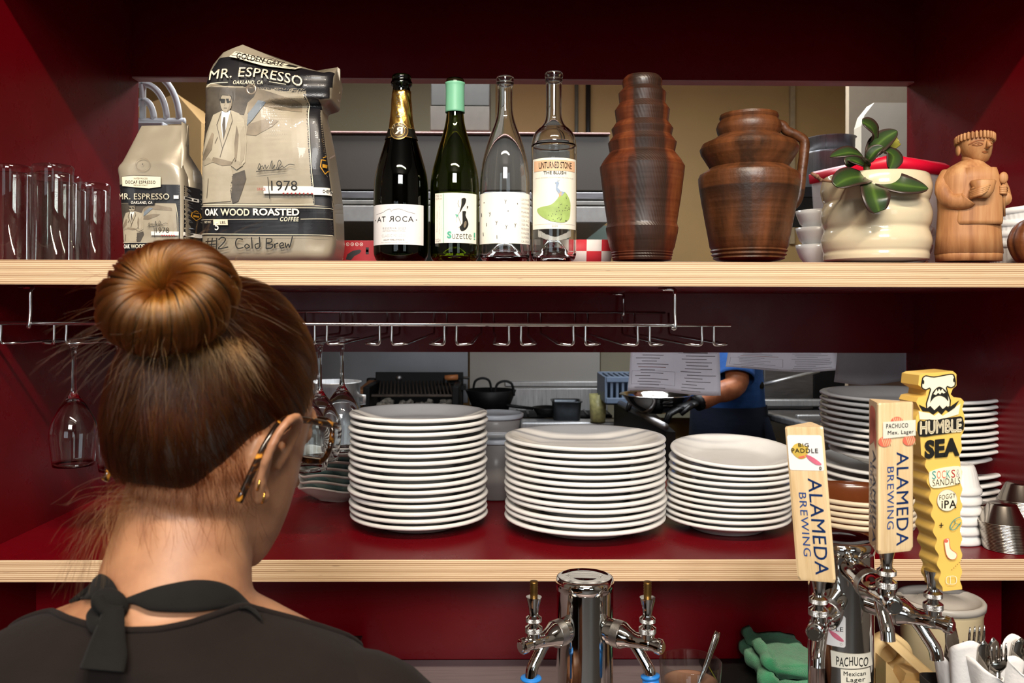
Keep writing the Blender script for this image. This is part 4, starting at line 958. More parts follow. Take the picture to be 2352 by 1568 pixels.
# ------------------------------------------------------------------ wire glass rack under the upper shelf
YR0, YR1 = 1.385, 1.905
zf, zr, zw = P(1149, 745, YR0).z, P(1149, 717, YR1).z, P(1149, 791, YR0).z
rack = thing('glass_rack', 'chrome wire stemware rack hanging beneath the upper shelf', 'glass rack', (P(840, 745, YR0).x, YR0, ZUB))
ro = Vector(rack.location); RACKM = mat('plated_wire', 'd6d6d8', .2, 1, .03)
def rl(px, Y, z): return P(px, 700, Y) * 1 - ro + Vector((0, 0, z - P(px, 700, Y).z))
X0, X1 = P(8, 700, YR0).x - .25, P(1678, 748, YR0).x
b = MB(); b.tube([(X0 - ro.x, 0, zf - ro.z), (X1 - ro.x, 0, zf - ro.z)], .0032, 12); b.build('front_rail', RACKM, rack)
b = MB(); X2, X3 = X0, P(1528, 717, YR1).x; b.tube([(X2 - ro.x, YR1 - YR0, zr - ro.z), (X3 - ro.x, YR1 - YR0, zr - ro.z)], .0026, 10); b.build('rear_rail', RACKM, rack)
p0, stepx = P(1183, 700, YR0).x, (P(1626, 700, YR0).x - P(1183, 700, YR0).x) / 3
gap = P(1197, 700, YR0).x - P(1183, 700, YR0).x
for i in range(-9, 4):
    xc = p0 + i * stepx
    for s_ in (-1, 1):
        x = xc + s_ * gap; xo = xc + s_ * (gap + .024); xr_ = xc + s_ * (stepx / 2 - .014)
        pts = spline([(x, YR0, zf), (x, YR0, zf - .012), (x, YR0 - .001, zw + .004), (x + s_ * .004, YR0 + .002, zw), (xo - s_ * .006, YR0 + .003, zw + .001), (xo, YR0 + .012, zw + .001)], 4) + [(xr_ - s_ * .004, YR1 - .05, zw + .002), (xr_, YR1 - .012, zw + .002), (xr_, YR1 - .002, zw + .01), (xr_, YR1, zr)]
        b = MB(); b.tube([Vector(p) - ro for p in pts], .0024, 7); b.build('wire_hook', RACKM, rack)
for px, Y, zz in ((1550, YR0, zf), (70, YR0, zf), (1432, YR1, zr), (330, YR1, zr)):
    x = P(px, 700, Y).x; s_ = -1
    b = MB(); b.tube([Vector(p) - ro for p in spline([(x + s_ * .018, Y + .01, ZUB - .003), (x - .004 * 0, Y + .006, ZUB - .004), (x, Y, ZUB - .012), (x, Y, zz + .02), (x, Y - .004, zz - .004), (x - .004, Y, zz - .005)], 4)], .0032, 9)
    b.lathe([(0, .003), (.007, .003), (.008, 0)], (x + s_ * .018 - ro.x, Y + .01 - ro.y, ZUB - .0035 - ro.z), 16); b.build('hanger', RACKM, rack)
# ------------------------------------------------------------------ stemmed glasses hanging upside down from the rack
def stemglass(r, h, bowl_h):
    """foot at z=0 (top), rim at z=-h"""
    st = h - bowl_h; wl = .0012
    out = [(0, 0), (r * .82, -.0006), (r * .86, -.0018), (r * .82, -.003), (.014, -.0055), (.006, -.012), (.0036, -.03), (.0036, -st * .6), (.0048, -st * .88), (.010, -st), (r * .55, -st - bowl_h * .13), (r * .88, -st - bowl_h * .34), (r, -st - bowl_h * .52), (r * .98, -st - bowl_h * .68), (r * .86, -h)]
    inn = [(r * .86 - wl, -h), (r * .98 - wl, -st - bowl_h * .68), (r - wl, -st - bowl_h * .52), (r * .88 - wl, -st - bowl_h * .35), (r * .53, -st - bowl_h * .16), (.008, -st - .006), (0, -st - .004)]
    return MB().lathe(spline(out, 4) + spline(inn, 4), seg=44)
kw = K(170, 1.44); wg = None
zfoot = zw + .0045
for cx, Y, lab in ((170, 1.45, 'stemmed glass hanging upside down, leftmost on the rack'), (277, 1.41, 'stemmed glass hanging beside the left ear of the person in black'), (735, 1.50, 'stemmed glass hanging upside down, in the middle of the three right of the bun'), (786, 1.60, 'stemmed glass hanging upside down nearest the tall plate stack, above the green bowls'), (706, 1.41, 'stemmed glass hanging right behind the tortoiseshell glasses')):
    if wg is None: o = wg = stemglass(52 * kw, zfoot - P(170, 1068, 1.45).z, 158 * kw).build('stemmed_glass', GLASS)
    else: o = wg.copy(); COL.objects.link(o)
    tag(o, lab, 'wine glass', 'wine glasses hanging from the rack'); o.location = at(cx, Y, zfoot)
# ------------------------------------------------------------------ plates on the lower shelf
def plate(r, h, lip, foot=.58):
    return MB().lathe(spline([(0, .003), (r * foot * .9, .003), (r * foot * .94, 0), (r * foot, .0008)], 2) + spline([(r * foot * 1.04, .005), (r * .80, h * .52), (r * .94, h - lip * .95), (r * .985, h - lip * .85), (r, h - lip * .45), (r * .985, h - lip * .05), (r * .955, h), (r * .91, h - lip * .22), (r * .78, h * .62), (r * .64, .009), (r * .5, .0065)], 4) + [(0, .006)], seg=72)
def pstack(name, cx, Y, r, n, pitch, h, lip, labfn, group, jig=.0016, seed=1, top_tilt=None, foot=.58, cat='plate', z0=ZL, mt=None):
    random.seed(seed); first = None; xy = at(cx, Y, 0); out = []
    for i in range(n):
        if first is None: o = first = plate(r, h, lip, foot).build(name, mt or WHITE_CER)
        else: o = first.copy(); COL.objects.link(o)
        tag(o, labfn(i, n), cat, group)
        o.location = (xy[0] + random.uniform(-jig, jig), xy[1] + random.uniform(-jig, jig), z0 + .0004 + i * pitch)
        o.rotation_euler = (random.uniform(-.006, .006), random.uniform(-.006, .006), random.random() * 6)
        if i == 0: o.rotation_euler = (0, 0, 0)
        out.append(o)
    if top_tilt: out[-1].rotation_euler = top_tilt; 
    return out
def lab(where):
    def f(i, n):
        if i == n - 1: return 'topmost white plate of the ' + where
        if i == 0: return 'lowest white plate of the ' + where
        return 'white plate between top and bottom of the ' + where
    return f
ya, yb_, yc_ = 1.572, 1.545, 1.545
pstack('dinner_plate', 962, ya, 158 * K(960, ya), 16, .01222, .0255, .0078, lab('tall left plate stack'), 'plates in the tall left stack', .0022, 2)
pstack('dinner_plate', 1345, yb_, 184 * K(1345, yb_), 13, .01165, .0285, .0078, lab('wide middle plate stack'), 'plates in the wide middle stack', .0022, 4)
st3 = pstack('salad_plate', 1676, yc_, 142 * K(1672, yc_), 11, .0108, .0265, .0068, lab('short plate stack left of the taps'), 'plates in the short stack', .0016, 6)
for i, o in enumerate(st3): o.location.x += -.002 * (5 - i) * .5
for i, a_, dz_ in ((8, .025, .002), (9, .05, .0045), (10, .105, .0095)): st3[i].rotation_euler = (a_, .01, 0); st3[i].location.z += dz_
# tall mixed column of platters, plates and bowls at the right rear
YCOL = 1.74; kcol = K(2086, YCOL)
zrow = lambda y: EYE - (y - 708) * kcol
col_first = {}
_proto = [('brown_dish', 1143, 150), ('shallow_bowl', 1130, 172), ('shallow_bowl', 1118, 174), ('dinner_plate', 1101, 199), ('dinner_plate', 1087, 200), ('dinner_plate', 1071, 200), ('dinner_plate', 1054, 199), ('shallow_bowl', 1025, 172)] + [('platter', y, r) for y, r in ((1006, 190), (992, 193), (978, 195), (965, 196), (951, 196), (937, 196), (924, 197), (911, 198), (898, 196))]
_names = {'brown_dish': ('brown dish at the very bottom of the tall mixed column behind the tap handles', 'dish'), 'shallow_bowl': ('white shallow bowl low in the tall mixed column behind the ramekins', 'bowl'), 'dinner_plate': ('white plate below the platters in the tall mixed column behind the tap handles', 'plate'), 'platter': ('large white platter in the upper part of the tall column behind the tap handles', 'platter')}
BROWN_G = mat('brown_glaze', '5e3017', .22, 0, .1, 20, coat=.3)
random.seed(11); cxy = at(2086, YCOL, 0)
for i, (nm, y, r) in enumerate(_proto):
    h = .0285 if nm != 'shallow_bowl' else .036
    if nm == 'brown_dish': h = zrow(1143) - ZL
    key = (nm,)
    if key not in col_first: o = col_first[key] = plate(r * kcol, h, .0075, .5 if nm != 'shallow_bowl' else .42).build(nm, BROWN_G if nm == 'brown_dish' else WHITE_CER)
    else: o = col_first[key].copy(); COL.objects.link(o)
    lb, ct = _names[nm]; gp = {'platter': 'platters behind the tap handles', 'dinner_plate': 'plates below the platters', 'shallow_bowl': 'shallow bowls in the tall column'}.get(nm)
    if nm == 'platter' and i == len(_proto) - 1: lb = 'topmost large white platter of the tall column behind the tap handles'
    if nm == 'shallow_bowl' and y == 1025: lb = 'white shallow bowl directly under the lowest platter of the tall column'
    tag(o, lb, ct, gp); o.location = (cxy[0] + random.uniform(-.002, .002), cxy[1] + random.uniform(-.002, .002), zrow(y) - h + .0003)
# brown bowls with pale rims behind the left tap handle
BB = MB(); r_ = .094
BB.use(BROWN_G).lathe(spline([(0, .003), (.04, .003), (.043, 0), (.046, .002), (.07, .012), (.088, .028), (r_ - .003, .038)], 4), seg=64)
BB.use(mat('pale_bowl_rim', 'd9c9ac', .4, 0, .05)).lathe([(r_ - .003, .038), (r_, .0385), (r_ + .0003, .0445), (r_ - .003, .0455)], seg=64)
BB.use(BROWN_G).lathe(spline([(r_ - .003, .0455), (.090, .036), (.074, .018), (.05, .008), (0, .007)], 4), seg=64)
bb = None
for i in range(5):
    if bb is None: o = bb = BB.build('brown_bowl', None)
    else: o = bb.copy(); COL.objects.link(o)
    tag(o, ('topmost brown glazed bowl with a pale rim, behind the left tap handle' if i == 4 else 'brown glazed bowl under the topmost one, behind the left tap handle'), 'bowl', 'brown bowls behind the tap handles'); o.location = (*at(1972, 1.456, 0)[:2], ZL + .0004 + i * .0098)
# fluted white ramekins upside down
def ramekin_down(r, h, n=30):
    f = lambda rr, z, a: (rr * (1 + (.012 * math.cos(n * a) if h * .3 < z < h * .86 and rr > r * .55 else 0)), z)
    return MB().lathe([(r * .93, 0), (r * .99, .001), (r, .004), (r * .99, .009), (r * .93, .012), (r * .9, h * .3), (r * .8, h * .7), (r * .74, h * .88), (r * .68, h * .97), (r * .5, h), (r * .45, h * .97), (0, h * .97), (0, h * .93), (r * .66, h * .93), (r * .72, h * .8), (r * .87, .012)], seg=120, mod=f)
rm = None
for i in range(6):
    if rm is None: o = rm = ramekin_down(54 * K(2196, 1.455), .05).build('ramekin', WHITE_CER)
    else: o = rm.copy(); COL.objects.link(o)
    tag(o, ('topmost upside down white fluted ramekin, right of the yellow tap handle' if i == 5 else 'lowest upside down white fluted ramekin, right of the yellow tap handle' if i == 0 else 'upside down white fluted ramekin in mid stack, right of the yellow tap handle'), 'ramekin', 'fluted ramekins right of the yellow handle')
    o.location = (*at(2198 - i * .4, 1.455, 0)[:2], ZL + .0003 + i * .0168)
# nested steel sauce cups, upside down
def cup(r, rt, h): return MB().lathe([(r - .001, .0008), (r, 0), (r + .0008, .0008), (r - .001, .002), (rt + .001, h - .002), (rt - .001, h), (0, h), (0, h - .0008), (rt - .0012, h - .0008), (r - .0026, .002)], seg=40)
cm = None
CUPM = mat('satin_steel_cup', 'b8b0a6', .2, 1, .05, 30)
def cups(cx, Y, n, lean, lab_top, lab, grp, pitch=.00248):
    global cm
    x, y, _ = at(cx, Y, 0)
    for i in range(n):
        if cm is None: o = cm = cup(49 * K(2298, 1.40), .0205, .0315).build('sauce_cup', CUPM)
        else: o = cm.copy(); COL.objects.link(o)
        tag(o, lab_top if i == n - 1 else lab, 'sauce cup', grp); o.location = (x + lean[0] * i, y + lean[1] * i, ZL + .0004 + i * pitch); o.rotation_euler = (0, 0, 0)
cups(2314, 1.405, 19, (-.00045, .0), 'topmost steel sauce cup of the nearest stack at the right end', 'steel sauce cup nested in the nearest stack at the right end', 'sauce cups in the nearest stack')
cups(2342, 1.50, 25, (0, 0), 'topmost steel sauce cup of the taller stack at the right edge', 'steel sauce cup nested in the taller stack at the right edge', 'sauce cups in the taller stack')
cups(2250, 1.515, 9, (.0002, 0), 'topmost steel sauce cup of the low stack half hidden by the ramekins', 'steel sauce cup nested in the low stack half hidden by the ramekins', 'sauce cups in the low stack')
# teal glazed wavy bowls
def m_teal():
    t = NT('teal_glaze'); v = t.coord(); n = t.noise(v, 22, 4, .6, .5)
    t.link(t.ramp(n, [(.3, lin('4f7672')), (.5, lin('86a39c')), (.68, lin('a9b6a6'))]), t.b.inputs['Base Color']); t.b.inputs['Roughness'].default_value = .2; return t.m
TEAL = m_teal(); STONE = mat('pale_stoneware', 'cfc4b8', .3, 0, .05, 20)
def wavy(ph, under):
    r = 92 * K(782, 1.70)
    md = lambda rr, z, a: (rr * (1 + .05 * (rr / r) ** 2 * math.sin(3 * a + ph)), z + (rr / r) ** 2 * .006 * math.sin(3 * a + ph + 1))
    b = MB(); b.use(under).lathe(spline([(0, .003), (.03, .003), (.034, 0), (.04, .004), (r * .75, .016), (r * .95, .028)], 4), seg=64, mod=md)
    b.use(STONE).lathe(spline([(r * .95, .028), (r, .031), (r * .97, .0335), (r * .75, .020), (.04, .009), (0, .008)], 4), seg=64, mod=md); return b
for i in range(6):
    o = wavy(i * .9, STONE if i == 0 else TEAL).build('wavy_bowl', None)
    tag(o, ['lowest wavy rimmed bowl with a pale underside, beside the jaw of the person', 'teal wavy rimmed bowl second from the bottom, right of the tortoiseshell glasses', 'teal wavy rimmed bowl third from the bottom, right of the tortoiseshell glasses', 'teal wavy rimmed bowl third from the top, right of the tortoiseshell glasses', 'teal wavy rimmed bowl second from the top, right of the tortoiseshell glasses', 'topmost teal wavy bowl showing its pale inside, left of the tall plate stack'][i], 'bowl', 'wavy glazed bowls')
    o.location = (*at(775 + (i % 3 - 1) * 2, 1.78, 0)[:2], ZL + .0003 + i * .0125 + .001 * i)
    o.rotation_euler = (0, .0, i * .4)
# lidded plastic containers between the plate stacks
YD = 1.80; kd = K(1140, YD); PLAS = mat('cloudy_plastic', 'dfe4ea', .25, 0, .03, trans=.75, ior=1.3); LIDP = mat('cloudy_lid', 'd4dbe4', .3, 0, .03, trans=.35, ior=1.3)
def deli(r0, r1, h):
    return MB().lathe([(0, .001), (r0 * .9, .001), (r0, .003), (r1, h), (r1 - .001, h), (r0 - .001, .004), (0, .002)], seg=48)
def lid(r): return MB().lathe([(r - .002, -.008), (r, -.009), (r + .002, -.006), (r + .002, 0), (r - .001, .002), (r - .005, .0005), (r - .008, -.002), (0, -.002)], seg=48)
z2 = zl2 = EYE - (1003 - 708) * kd
t = thing('food_container', 'tall lidded plastic container with dark contents between the two big plate stacks', 'container', (*at(1140, YD, 0)[:2], ZL), 0, 'plastic food containers')
deli(54 * kd, 61 * kd, z2 - ZL - .001).build('container_wall', DELIP, t); o = lid(62 * kd); o.xform(Matrix.Translation((0, 0, z2 - ZL))); o.build('lid', mat('cloudy_lid', 'a9b2bd', .35, 0, .03, trans=.2), t)
b = MB(); b.lathe([(0, .004), (51 * kd, .004), (56 * kd, (z2 - ZL) * .82), (0, (z2 - ZL) * .84)], seg=40, mod=lambda r, z, a: (r * (1 + .02 * math.sin(a * 9 + z * 80)), z)); b.build('contents', mat('dark_beans', '2a1c16', .7, 0, .7, 90), t)
t = thing('food_container', 'short empty plastic container standing on the tall one, between the two big plate stacks', 'container', (*at(1140, YD, 0)[:2], z2 + .0022), 0, 'plastic food containers')
h3 = EYE - (950 - 708) * kd - z2 - .002
deli(49 * kd, 60 * kd, h3).build('container_wall', DELIP, t); o = lid(61 * kd); o.xform(Matrix.Translation((0, 0, h3 + .001))); o.build('lid', mat('cloudy_lid', 'a9b2bd', .35, 0, .03, trans=.2), t)
# ------------------------------------------------------------------ kitchen seen through the pass-through
def pb(b, x0, y0, x1, y1, Y, depth, bev=0.004):
    """box whose front face fills the photo rectangle at plane Y"""
    p, q = P(x0, y0, Y), P(x1, y1, Y)
    b.box(((p.x + q.x) / 2, Y + depth / 2, (p.z + q.z) / 2), (abs(q.x - p.x), depth, abs(p.z - q.z)), bev=bev); return b
def local(b, o): b.xform(Matrix.Translation(-Vector(o.location))); return b
OLIVEP = mat('olive_wall_paint', '8a8468', .55, 0, .05, 3)
# range hood
hd = thing('range_hood', 'dull steel range hood with a pale top ledge, seen behind the bottles', 'range hood', (P(1080, 400, 3.4).x, 3.4, P(1080, 510, 3.4).z))
def add(name, m, par, *boxes, Y=3.4, depth=1.5, bev=.003):
    b = MB()
    for bx in boxes: pb(b, *bx, Y, depth, bev)
    return local(b, par).build(name, m, par)
add('canopy', mat('hood_taupe', '403931', .5, .2, .05, 4), hd, (560, 308, 1400, 438))
add('top_ledge', SOFFIT, hd, (560, 300, 1402, 308), Y=3.38)
add('grease_channel', STEEL_DK, hd, (560, 438, 1398, 458), Y=3.39); add('lower_trim', mat('trim_grey', '837f78', .45, .5), hd, (560, 458, 1398, 471), Y=3.38)
add('front_panel', mat('bright_trim', '9a9690', .4, .3), hd, (560, 471, 1396, 511), Y=3.37)
dc = thing('duct_box', 'square grey duct box coming down onto the hood behind the mint capped bottle', 'duct', (P(1057, 250, 3.6).x, 3.6, P(1057, 299, 3.6).z))
add('duct_shaft', mat('duct_grey', '33312d', .5, .3, .1), dc, (990, 150, 1124, 243), Y=3.6, depth=.5); add('duct_collar', mat('duct_taupe', '3f3930', .5), dc, (988, 243, 1124, 300), Y=3.59, depth=.5)
# olive panel behind, pipes
struct(slab('wall_kitchen_panel', P(560, 300, 4.9).x, P(1138, 300, 4.9).x, 4.9, 4.98, 1.4, 2.8, OLIVEP))
for px, w_, m, lb in ((1325, 9, mat('grey_pipe', '5d5a50', .5), 'thin grey vertical pipe on the far wall behind the peacock bottle'), (1352, 12, mat('dark_pipe', '1d1a18', .5), 'thin black vertical pipe on the far wall left of the tall vase')):
    b = MB(); p = P(px, 300, 4.9); b.cyl((p.x, 4.93, 2.12), (p.x, 4.93, 2.85), w_ / 2 * K(px, 4.9)); tag(b.build('wall_pipe', m), lb, 'pipe')
b = MB(); pb(b, 1816, 195, 1826, 560, 4.97, .03, .002); struct(b.build('trim_3', mat('seam_strip', 'a58f6c', .6)))
b = MB(); pb(b, 1100, 470, 1950, 700, 4.93, .06, .002); 
# far steel backsplash above the cooking line
b = MB(); pb(b, 560, 770, 1075, 925, 4.55, .03, .002); struct(b.build('wall_backsplash', mat('backsplash_steel', '8d9399', .36, .9, .1, 3)))
b = MB(); pb(b, 1079, 760, 1378, 930, 4.5, .03, .002); struct(b.build('wall_splash_panel', mat('splash_panel', 'a3a19c', .42, .6, .05, 3)))
b = MB(); pb(b, 1380, 600, 2120, 960, 4.8, .03, .002); struct(b.build('wall_tile_panel', mat('grey_green_panel', '8e8874', .45, .2, .08, 3)))
b = MB(); pb(b, 700, 515, 1400, 600, 4.54, .02, .002); struct(b.build('wall_hood_splash', mat('splash_teal', '5f6a62', .4, .6, .15, 3)))
# cooking line: one long steel range top
YK = 4.0
rg_ = thing('kitchen_range', 'black and steel cooking range along the far wall of the kitchen', 'range', (P(1130, 960, YK).x, YK, 0))
zt = P(1200, 966, YK).z
def add2(name, m, fn, par): b = MB(); fn(b); return local(b, par).build(name, m, par)
xa, xb = P(820, 950, YK).x, P(1424, 950, YK).x
BLK = mat('kitchen_black', '0c0b0b', .5, 0, .3, spec=.25)
add2('range_body', BLK, lambda b: b.box(((xa + xb) / 2, YK + .28, (zt - .05) / 2), (xb - xa, .5, zt - .05), bev=.005), rg_)
add2('front_ledge', STEEL, lambda b: (b.box(((P(1195, 950, YK).x + xb) / 2, YK + .03, zt - .026), (xb - P(1195, 950, YK).x, .12, .052), bev=.012)), rg_)
add2('oven_panel', STEEL_DK, lambda b: b.box(((P(1195, 950, YK).x + xb) / 2, YK - .0, zt - .20), (xb - P(1195, 950, YK).x, .02, .28), bev=.005), rg_)
add2('back_ledge', STEEL, lambda b: (b.box(((P(1160, 950, YK).x + xb) / 2, YK + .50, zt + .13), (xb - P(1160, 950, YK).x, .03, .03), bev=.006), b.box(((P(1160, 950, YK).x + xb) / 2, YK + .47, zt + .05), (xb - P(1160, 950, YK).x, .02, .12), bev=.004)), rg_)
def grate(x, y):
    b = MB()
    for i in range(-2, 3): b.box((x + i * .05, y, zt + .012), (.012, .2, .014), bev=.003); b.box((x, y + i * .045, zt + .008), (.24, .012, .014), bev=.003)
    b.cyl((x, y, zt - .01), (x, y, zt + .004), .045); local(b, rg_).build('burner_grate', BLK, rg_)
for px in (1120, 1235, 1345): grate(P(px, 930, YK + .2).x, YK + .2)
# charcoal grill
YG = 3.86; gx0, gx1 = P(836, 950, YG).x, P(1056, 950, YG).x; gzt, gzb = P(940, 888, YG).z, P(940, 957, YG).z
gr = thing('charcoal_grill', 'open charcoal grill with slatted grate and ash bed, behind the tall plate stack', 'grill', ((gx0 + gx1) / 2, YG, gzb - .03))
def GB_(b):
    for x in (gx0 + .012, gx1 - .02): b.box((x, YG + .17, (gzt + gzb) / 2), (.03, .36, gzt - gzb), bev=.004)
    b.box(((gx0 + gx1) / 2, YG + .36, (gzt + gzb) / 2 + .02), (gx1 - gx0, .02, gzt - gzb + .04), bev=.003); b.box(((gx0 + gx1) / 2, YG + .17, gzb - .014), (gx1 - gx0, .38, .03), bev=.003)
add2('firebox', BLK, GB_, gr)
def GS(b):
    n = 20
    for i in range(n):
        x = gx0 + .045 + (gx1 - gx0 - .10) * i / (n - 1); b.box((x, YG + .19, gzt - .022), (.008, .32, .012), (0.10, 0, .12), bev=.002, seg=1)
    b.box(((gx0 + gx1) / 2, YG + .02, gzt - .042), (gx1 - gx0 - .06, .02, .012), bev=.003)
add2('cooking_grate', mat('grate_iron', '4a4038', .5, .6, .3), GS, gr)
def GA(b):
    random.seed(4)
    for i in range(130): b.box((random.uniform(gx0 + .05, gx1 - .06), YG + random.uniform(.03, .30), gzb + .010 + random.random() * .03), (random.uniform(.012, .03),) * 3, (random.random() * 3,) * 3, bev=.004, seg=1)
o = add2('ash_bed', mat('ash', 'b0a596', .95, 0, .5, 60), GA, gr); o['kind'] = 'stuff'
add2('front_rail', STEEL, lambda b: b.box(((gx0 + gx1) / 2 - .01, YG - .03, gzb - .012), (gx1 - gx0 - .06, .03, .02), bev=.004), gr)
add2('side_board', mat('grill_wood', '7a4c28', .6), lambda b: b.box((gx0 - .012, YG + .17, gzt - .015), (.035, .34, .02), (0.05, .12, 0), bev=.004), gr)
add2('handle', mat('grill_handle_wood', 'a8683a', .5), lambda b: b.tube([P(1022, 868, YG + .3), P(1052, 866, YG + .3)], .014, 12), gr)
add2('handle_bracket', BLK, lambda b: (b.tube([P(1024, 868, YG + .3), P(1024, 890, YG + .3)], .013, 8), b.tube([P(1056, 868, YG + .3), P(1057, 900, YG + .3)], .014, 8), b.box(P(1035, 888, YG + .3), (.15, .12, .02))), gr)
add2('pull_arm', STEEL_DK, lambda b: (b.tube([P(915, 866, YG + .36), P(1000, 862, YG + .4), P(1078, 868, YG + .4)], .007, 8), b.ball(P(917, 868, YG + .36), .02)), gr)
add2('rear_knob', BLK, lambda b: b.box(P(853, 879, YG + .34), (.045, .045, .05), bev=.01), gr)
# two handled iron pan
YPn = 4.02; kp2 = K(1128, YPn); pan = thing('iron_pan', 'black two handled iron pan on the range, above the plastic containers', 'pan', (*at(1128, YPn + .1, 0)[:2], zt + .02))
hh = P(1128, 900, YPn).z - zt - .02
b = MB(); b.lathe([(0, .0), (38 * kp2, 0), (60 * kp2, hh), (58 * kp2, hh + .002), (37 * kp2, .006), (0, .006)], seg=40); b.build('pan_bowl', BLK, pan)
for px, yy in ((1107, -.1), (1160, -.13)):
    b = MB(); x = (px - 1128) * kp2; b.tube(spline([(x - .045, 0, hh - .006), (x - .035, 0, hh + .035), (x, 0, hh + .05), (x + .035, 0, hh + .035), (x + .045, 0, hh - .02)], 4), .006, 8); b.xform(Matrix.Translation((0, -.08 if px > 1130 else .09, 0))); b.build('handle', BLK, pan)
# square steel pan, small skillet, measuring cup
YQ = 3.98; sq = thing('steel_food_pan', 'small square dark steel food pan on the range front, above the wide plate stack', 'food pan', (*at(1304, YQ, 0)[:2], zt + .001))
kq = K(1304, YQ); hq = P(1304, 924, YQ).z - zt
def rr3(w_, d_, z, r=.02, cy=.07): return [Vector((x, y + cy, z)) for x, y in rrect(-w_, -d_, w_, d_, r, 4)]
b = MB(); b.loft([rr3(30 * kq, .055, 0), rr3(33 * kq, .065, hq - .006), rr3(36 * kq, .072, hq), rr3(35 * kq, .07, hq + .003), rr3(31.5 * kq, .062, hq - .004), rr3(28 * kq, .05, .006)]); b.build('pan_body', mat('dark_pan_steel', '4e5257', .35, .9, .2), sq)
sk = thing('small_skillet', 'small black skillet left of the square food pan on the range', 'skillet', (*at(1258, YQ + .12, 0)[:2], zt + .018))
b = MB(); b.lathe([(0, 0), (.05, 0), (.075, .035), (.073, .036), (.048, .005), (0, .005)], seg=32); b.build('skillet_bowl', BLK, sk); b = MB(); b.tube([(-.07, -.02, .03), (-.2, -.06, .05)], .008, 8); b.build('handle', BLK, sk)
YM2 = 3.97; km2 = K(1374, YM2); mc = thing('plastic_cup', 'clear plastic cup smeared with yellow sauce on the range edge', 'cup', (*at(1374, YM2, 0)[:2], zt + .001))
hm = P(1374, 905, YM2).z - zt
b = MB(); b.lathe([(0, 0), (17 * km2, 0), (20.5 * km2, hm), (19.5 * km2, hm), (16 * km2, .004), (0, .004)], seg=32); b.build('cup_wall', mat('cloudy_yellow_plastic', 'cfc98a', .3, 0, .25, 60, trans=.3), mc)
b = MB(); b.lathe([(0, .005), (16 * km2, .005), (17 * km2, hm * .25), (0, hm * .28)], seg=28); b.build('yellow_sauce', mat('sauce_yellow', 'c9962a', .4, 0, .3, 50), mc)
b = MB(); b.tube([(.01, 0, hm * .3), (.035, 0, hm * 1.1)], .006, 8); b.build('spoon_tip', WHITE_CER, mc)
# prep island: dark appliance with steel edge, glass rack, mixing bowl
YI = 3.25; isl = thing('prep_counter', 'dark kitchen counter with a slanting steel edge in front of the cook', 'counter', (P(1520, 960, YI).x, YI, 0))
zi = P(1480, 952, YI).z
add2('counter_body', BLK, lambda b: b.prism([(P(1410, 900, 3.9).x, 3.9), (P(1480, 900, 3.9).x, 3.9), (P(1552, 960, 3.0).x, 3.0), (P(1530, 1010, 3.0).x, 3.0)], 0.02, zi - .03, fn=lambda a, b_, d: Vector((a, b_, d))), isl)
add2('steel_edge', STEEL_DK, lambda b: b.tube([(P(1408, 900, 3.9).x, 3.9, zi - .012), (P(1528, 1010, 3.0).x, 3.0, zi - .012)], .014, 8), isl)
YRk = 3.75; rk = thing('dish_rack', 'pale blue plastic dish rack left of the hanging menu sheet', 'dish rack', (P(1425, 920, YRk).x, YRk, P(1425, 925, YRk).z))
RKM = mat('blue_grey_plastic', '64748a', .45)
q0, q1 = P(1392, 925, YRk), P(1470, 866, YRk); 
def RB(b):
    for i in range(7): b.box((q0.x + (q1.x - q0.x) * i / 6, YRk + .15, (q0.z + q1.z) / 2), (.012, .3, q1.z - q0.z), bev=.002)
    for z in (q0.z + .01, q1.z - .01): b.box(((q0.x + q1.x) / 2, YRk, z), (q1.x - q0.x, .016, .025), bev=.003); b.box(((q0.x + q1.x) / 2, YRk + .3, z), (q1.x - q0.x, .016, .025), bev=.003)
add2('rack_frame', RKM, RB, rk)
add2('rack_base', mat('dark_rack', '2e3236', .5), lambda b: b.box(((q0.x + q1.x) / 2, YRk + .15, (zi + q0.z) / 2 - .01), (q1.x - q0.x, .3, q0.z - zi + .02), bev=.005), rk)
YBw = 3.3; kbw = K(1508, YBw); bw = thing('mixing_bowl', 'shiny steel mixing bowl held by the cook, below the hanging menu sheet', 'mixing bowl', (*at(1508, YBw, 0)[:2], zi + .001))
hb = P(1508, 906, YBw).z - zi
b = MB(); b.lathe(spline([(0, 0), (30 * kbw, .002), (60 * kbw, hb * .45), (78 * kbw, hb * .97), (84 * kbw, hb), (82 * kbw, hb + .003), (76 * kbw, hb * .97), (57 * kbw, hb * .47), (28 * kbw, .006), (0, .005)], 4), seg=56); b.build('bowl_shell', CHROME, bw); 
# steel sink bench with back panel at the right
YS2 = 3.5; sink = thing('sink_bench', 'steel sink bench with raised edges, right of the cook', 'sink', (P(1830, 940, YS2).x, YS2, 0))
zs_ = P(1830, 942, YS2 + .2).z
xs0, xs1 = P(1752, 940, YS2).x, P(2150, 940, YS2).x
add2('bench_rim', STEEL, lambda b: (b.box(((xs0 + xs1) / 2, YS2 + .5, zs_), (xs1 - xs0, .04, .035), bev=.008), b.box(((xs0 + xs1) / 2 + .1, YS2 + .18, zs_ - .03), (xs1 - xs0 - .2, .03, .03), bev=.008), b.box((xs0 + .02, YS2 + .1, zs_ - .004), (.035, .85, .03), (0, 0, .18), bev=.008)), sink)
add2('basin', STEEL_DK, lambda b: b.box(((xs0 + xs1) / 2 + .06, YS2 + .2, zs_ - .13), (xs1 - xs0 - .12, .55, .2), bev=.01), sink)
add2('bench_base', BLK, lambda b: b.box(((xs0 + xs1) / 2 + .1, YS2 + .25, (zs_ - .22) / 2), (xs1 - xs0 - .2, .5, zs_ - .25), bev=.01), sink)
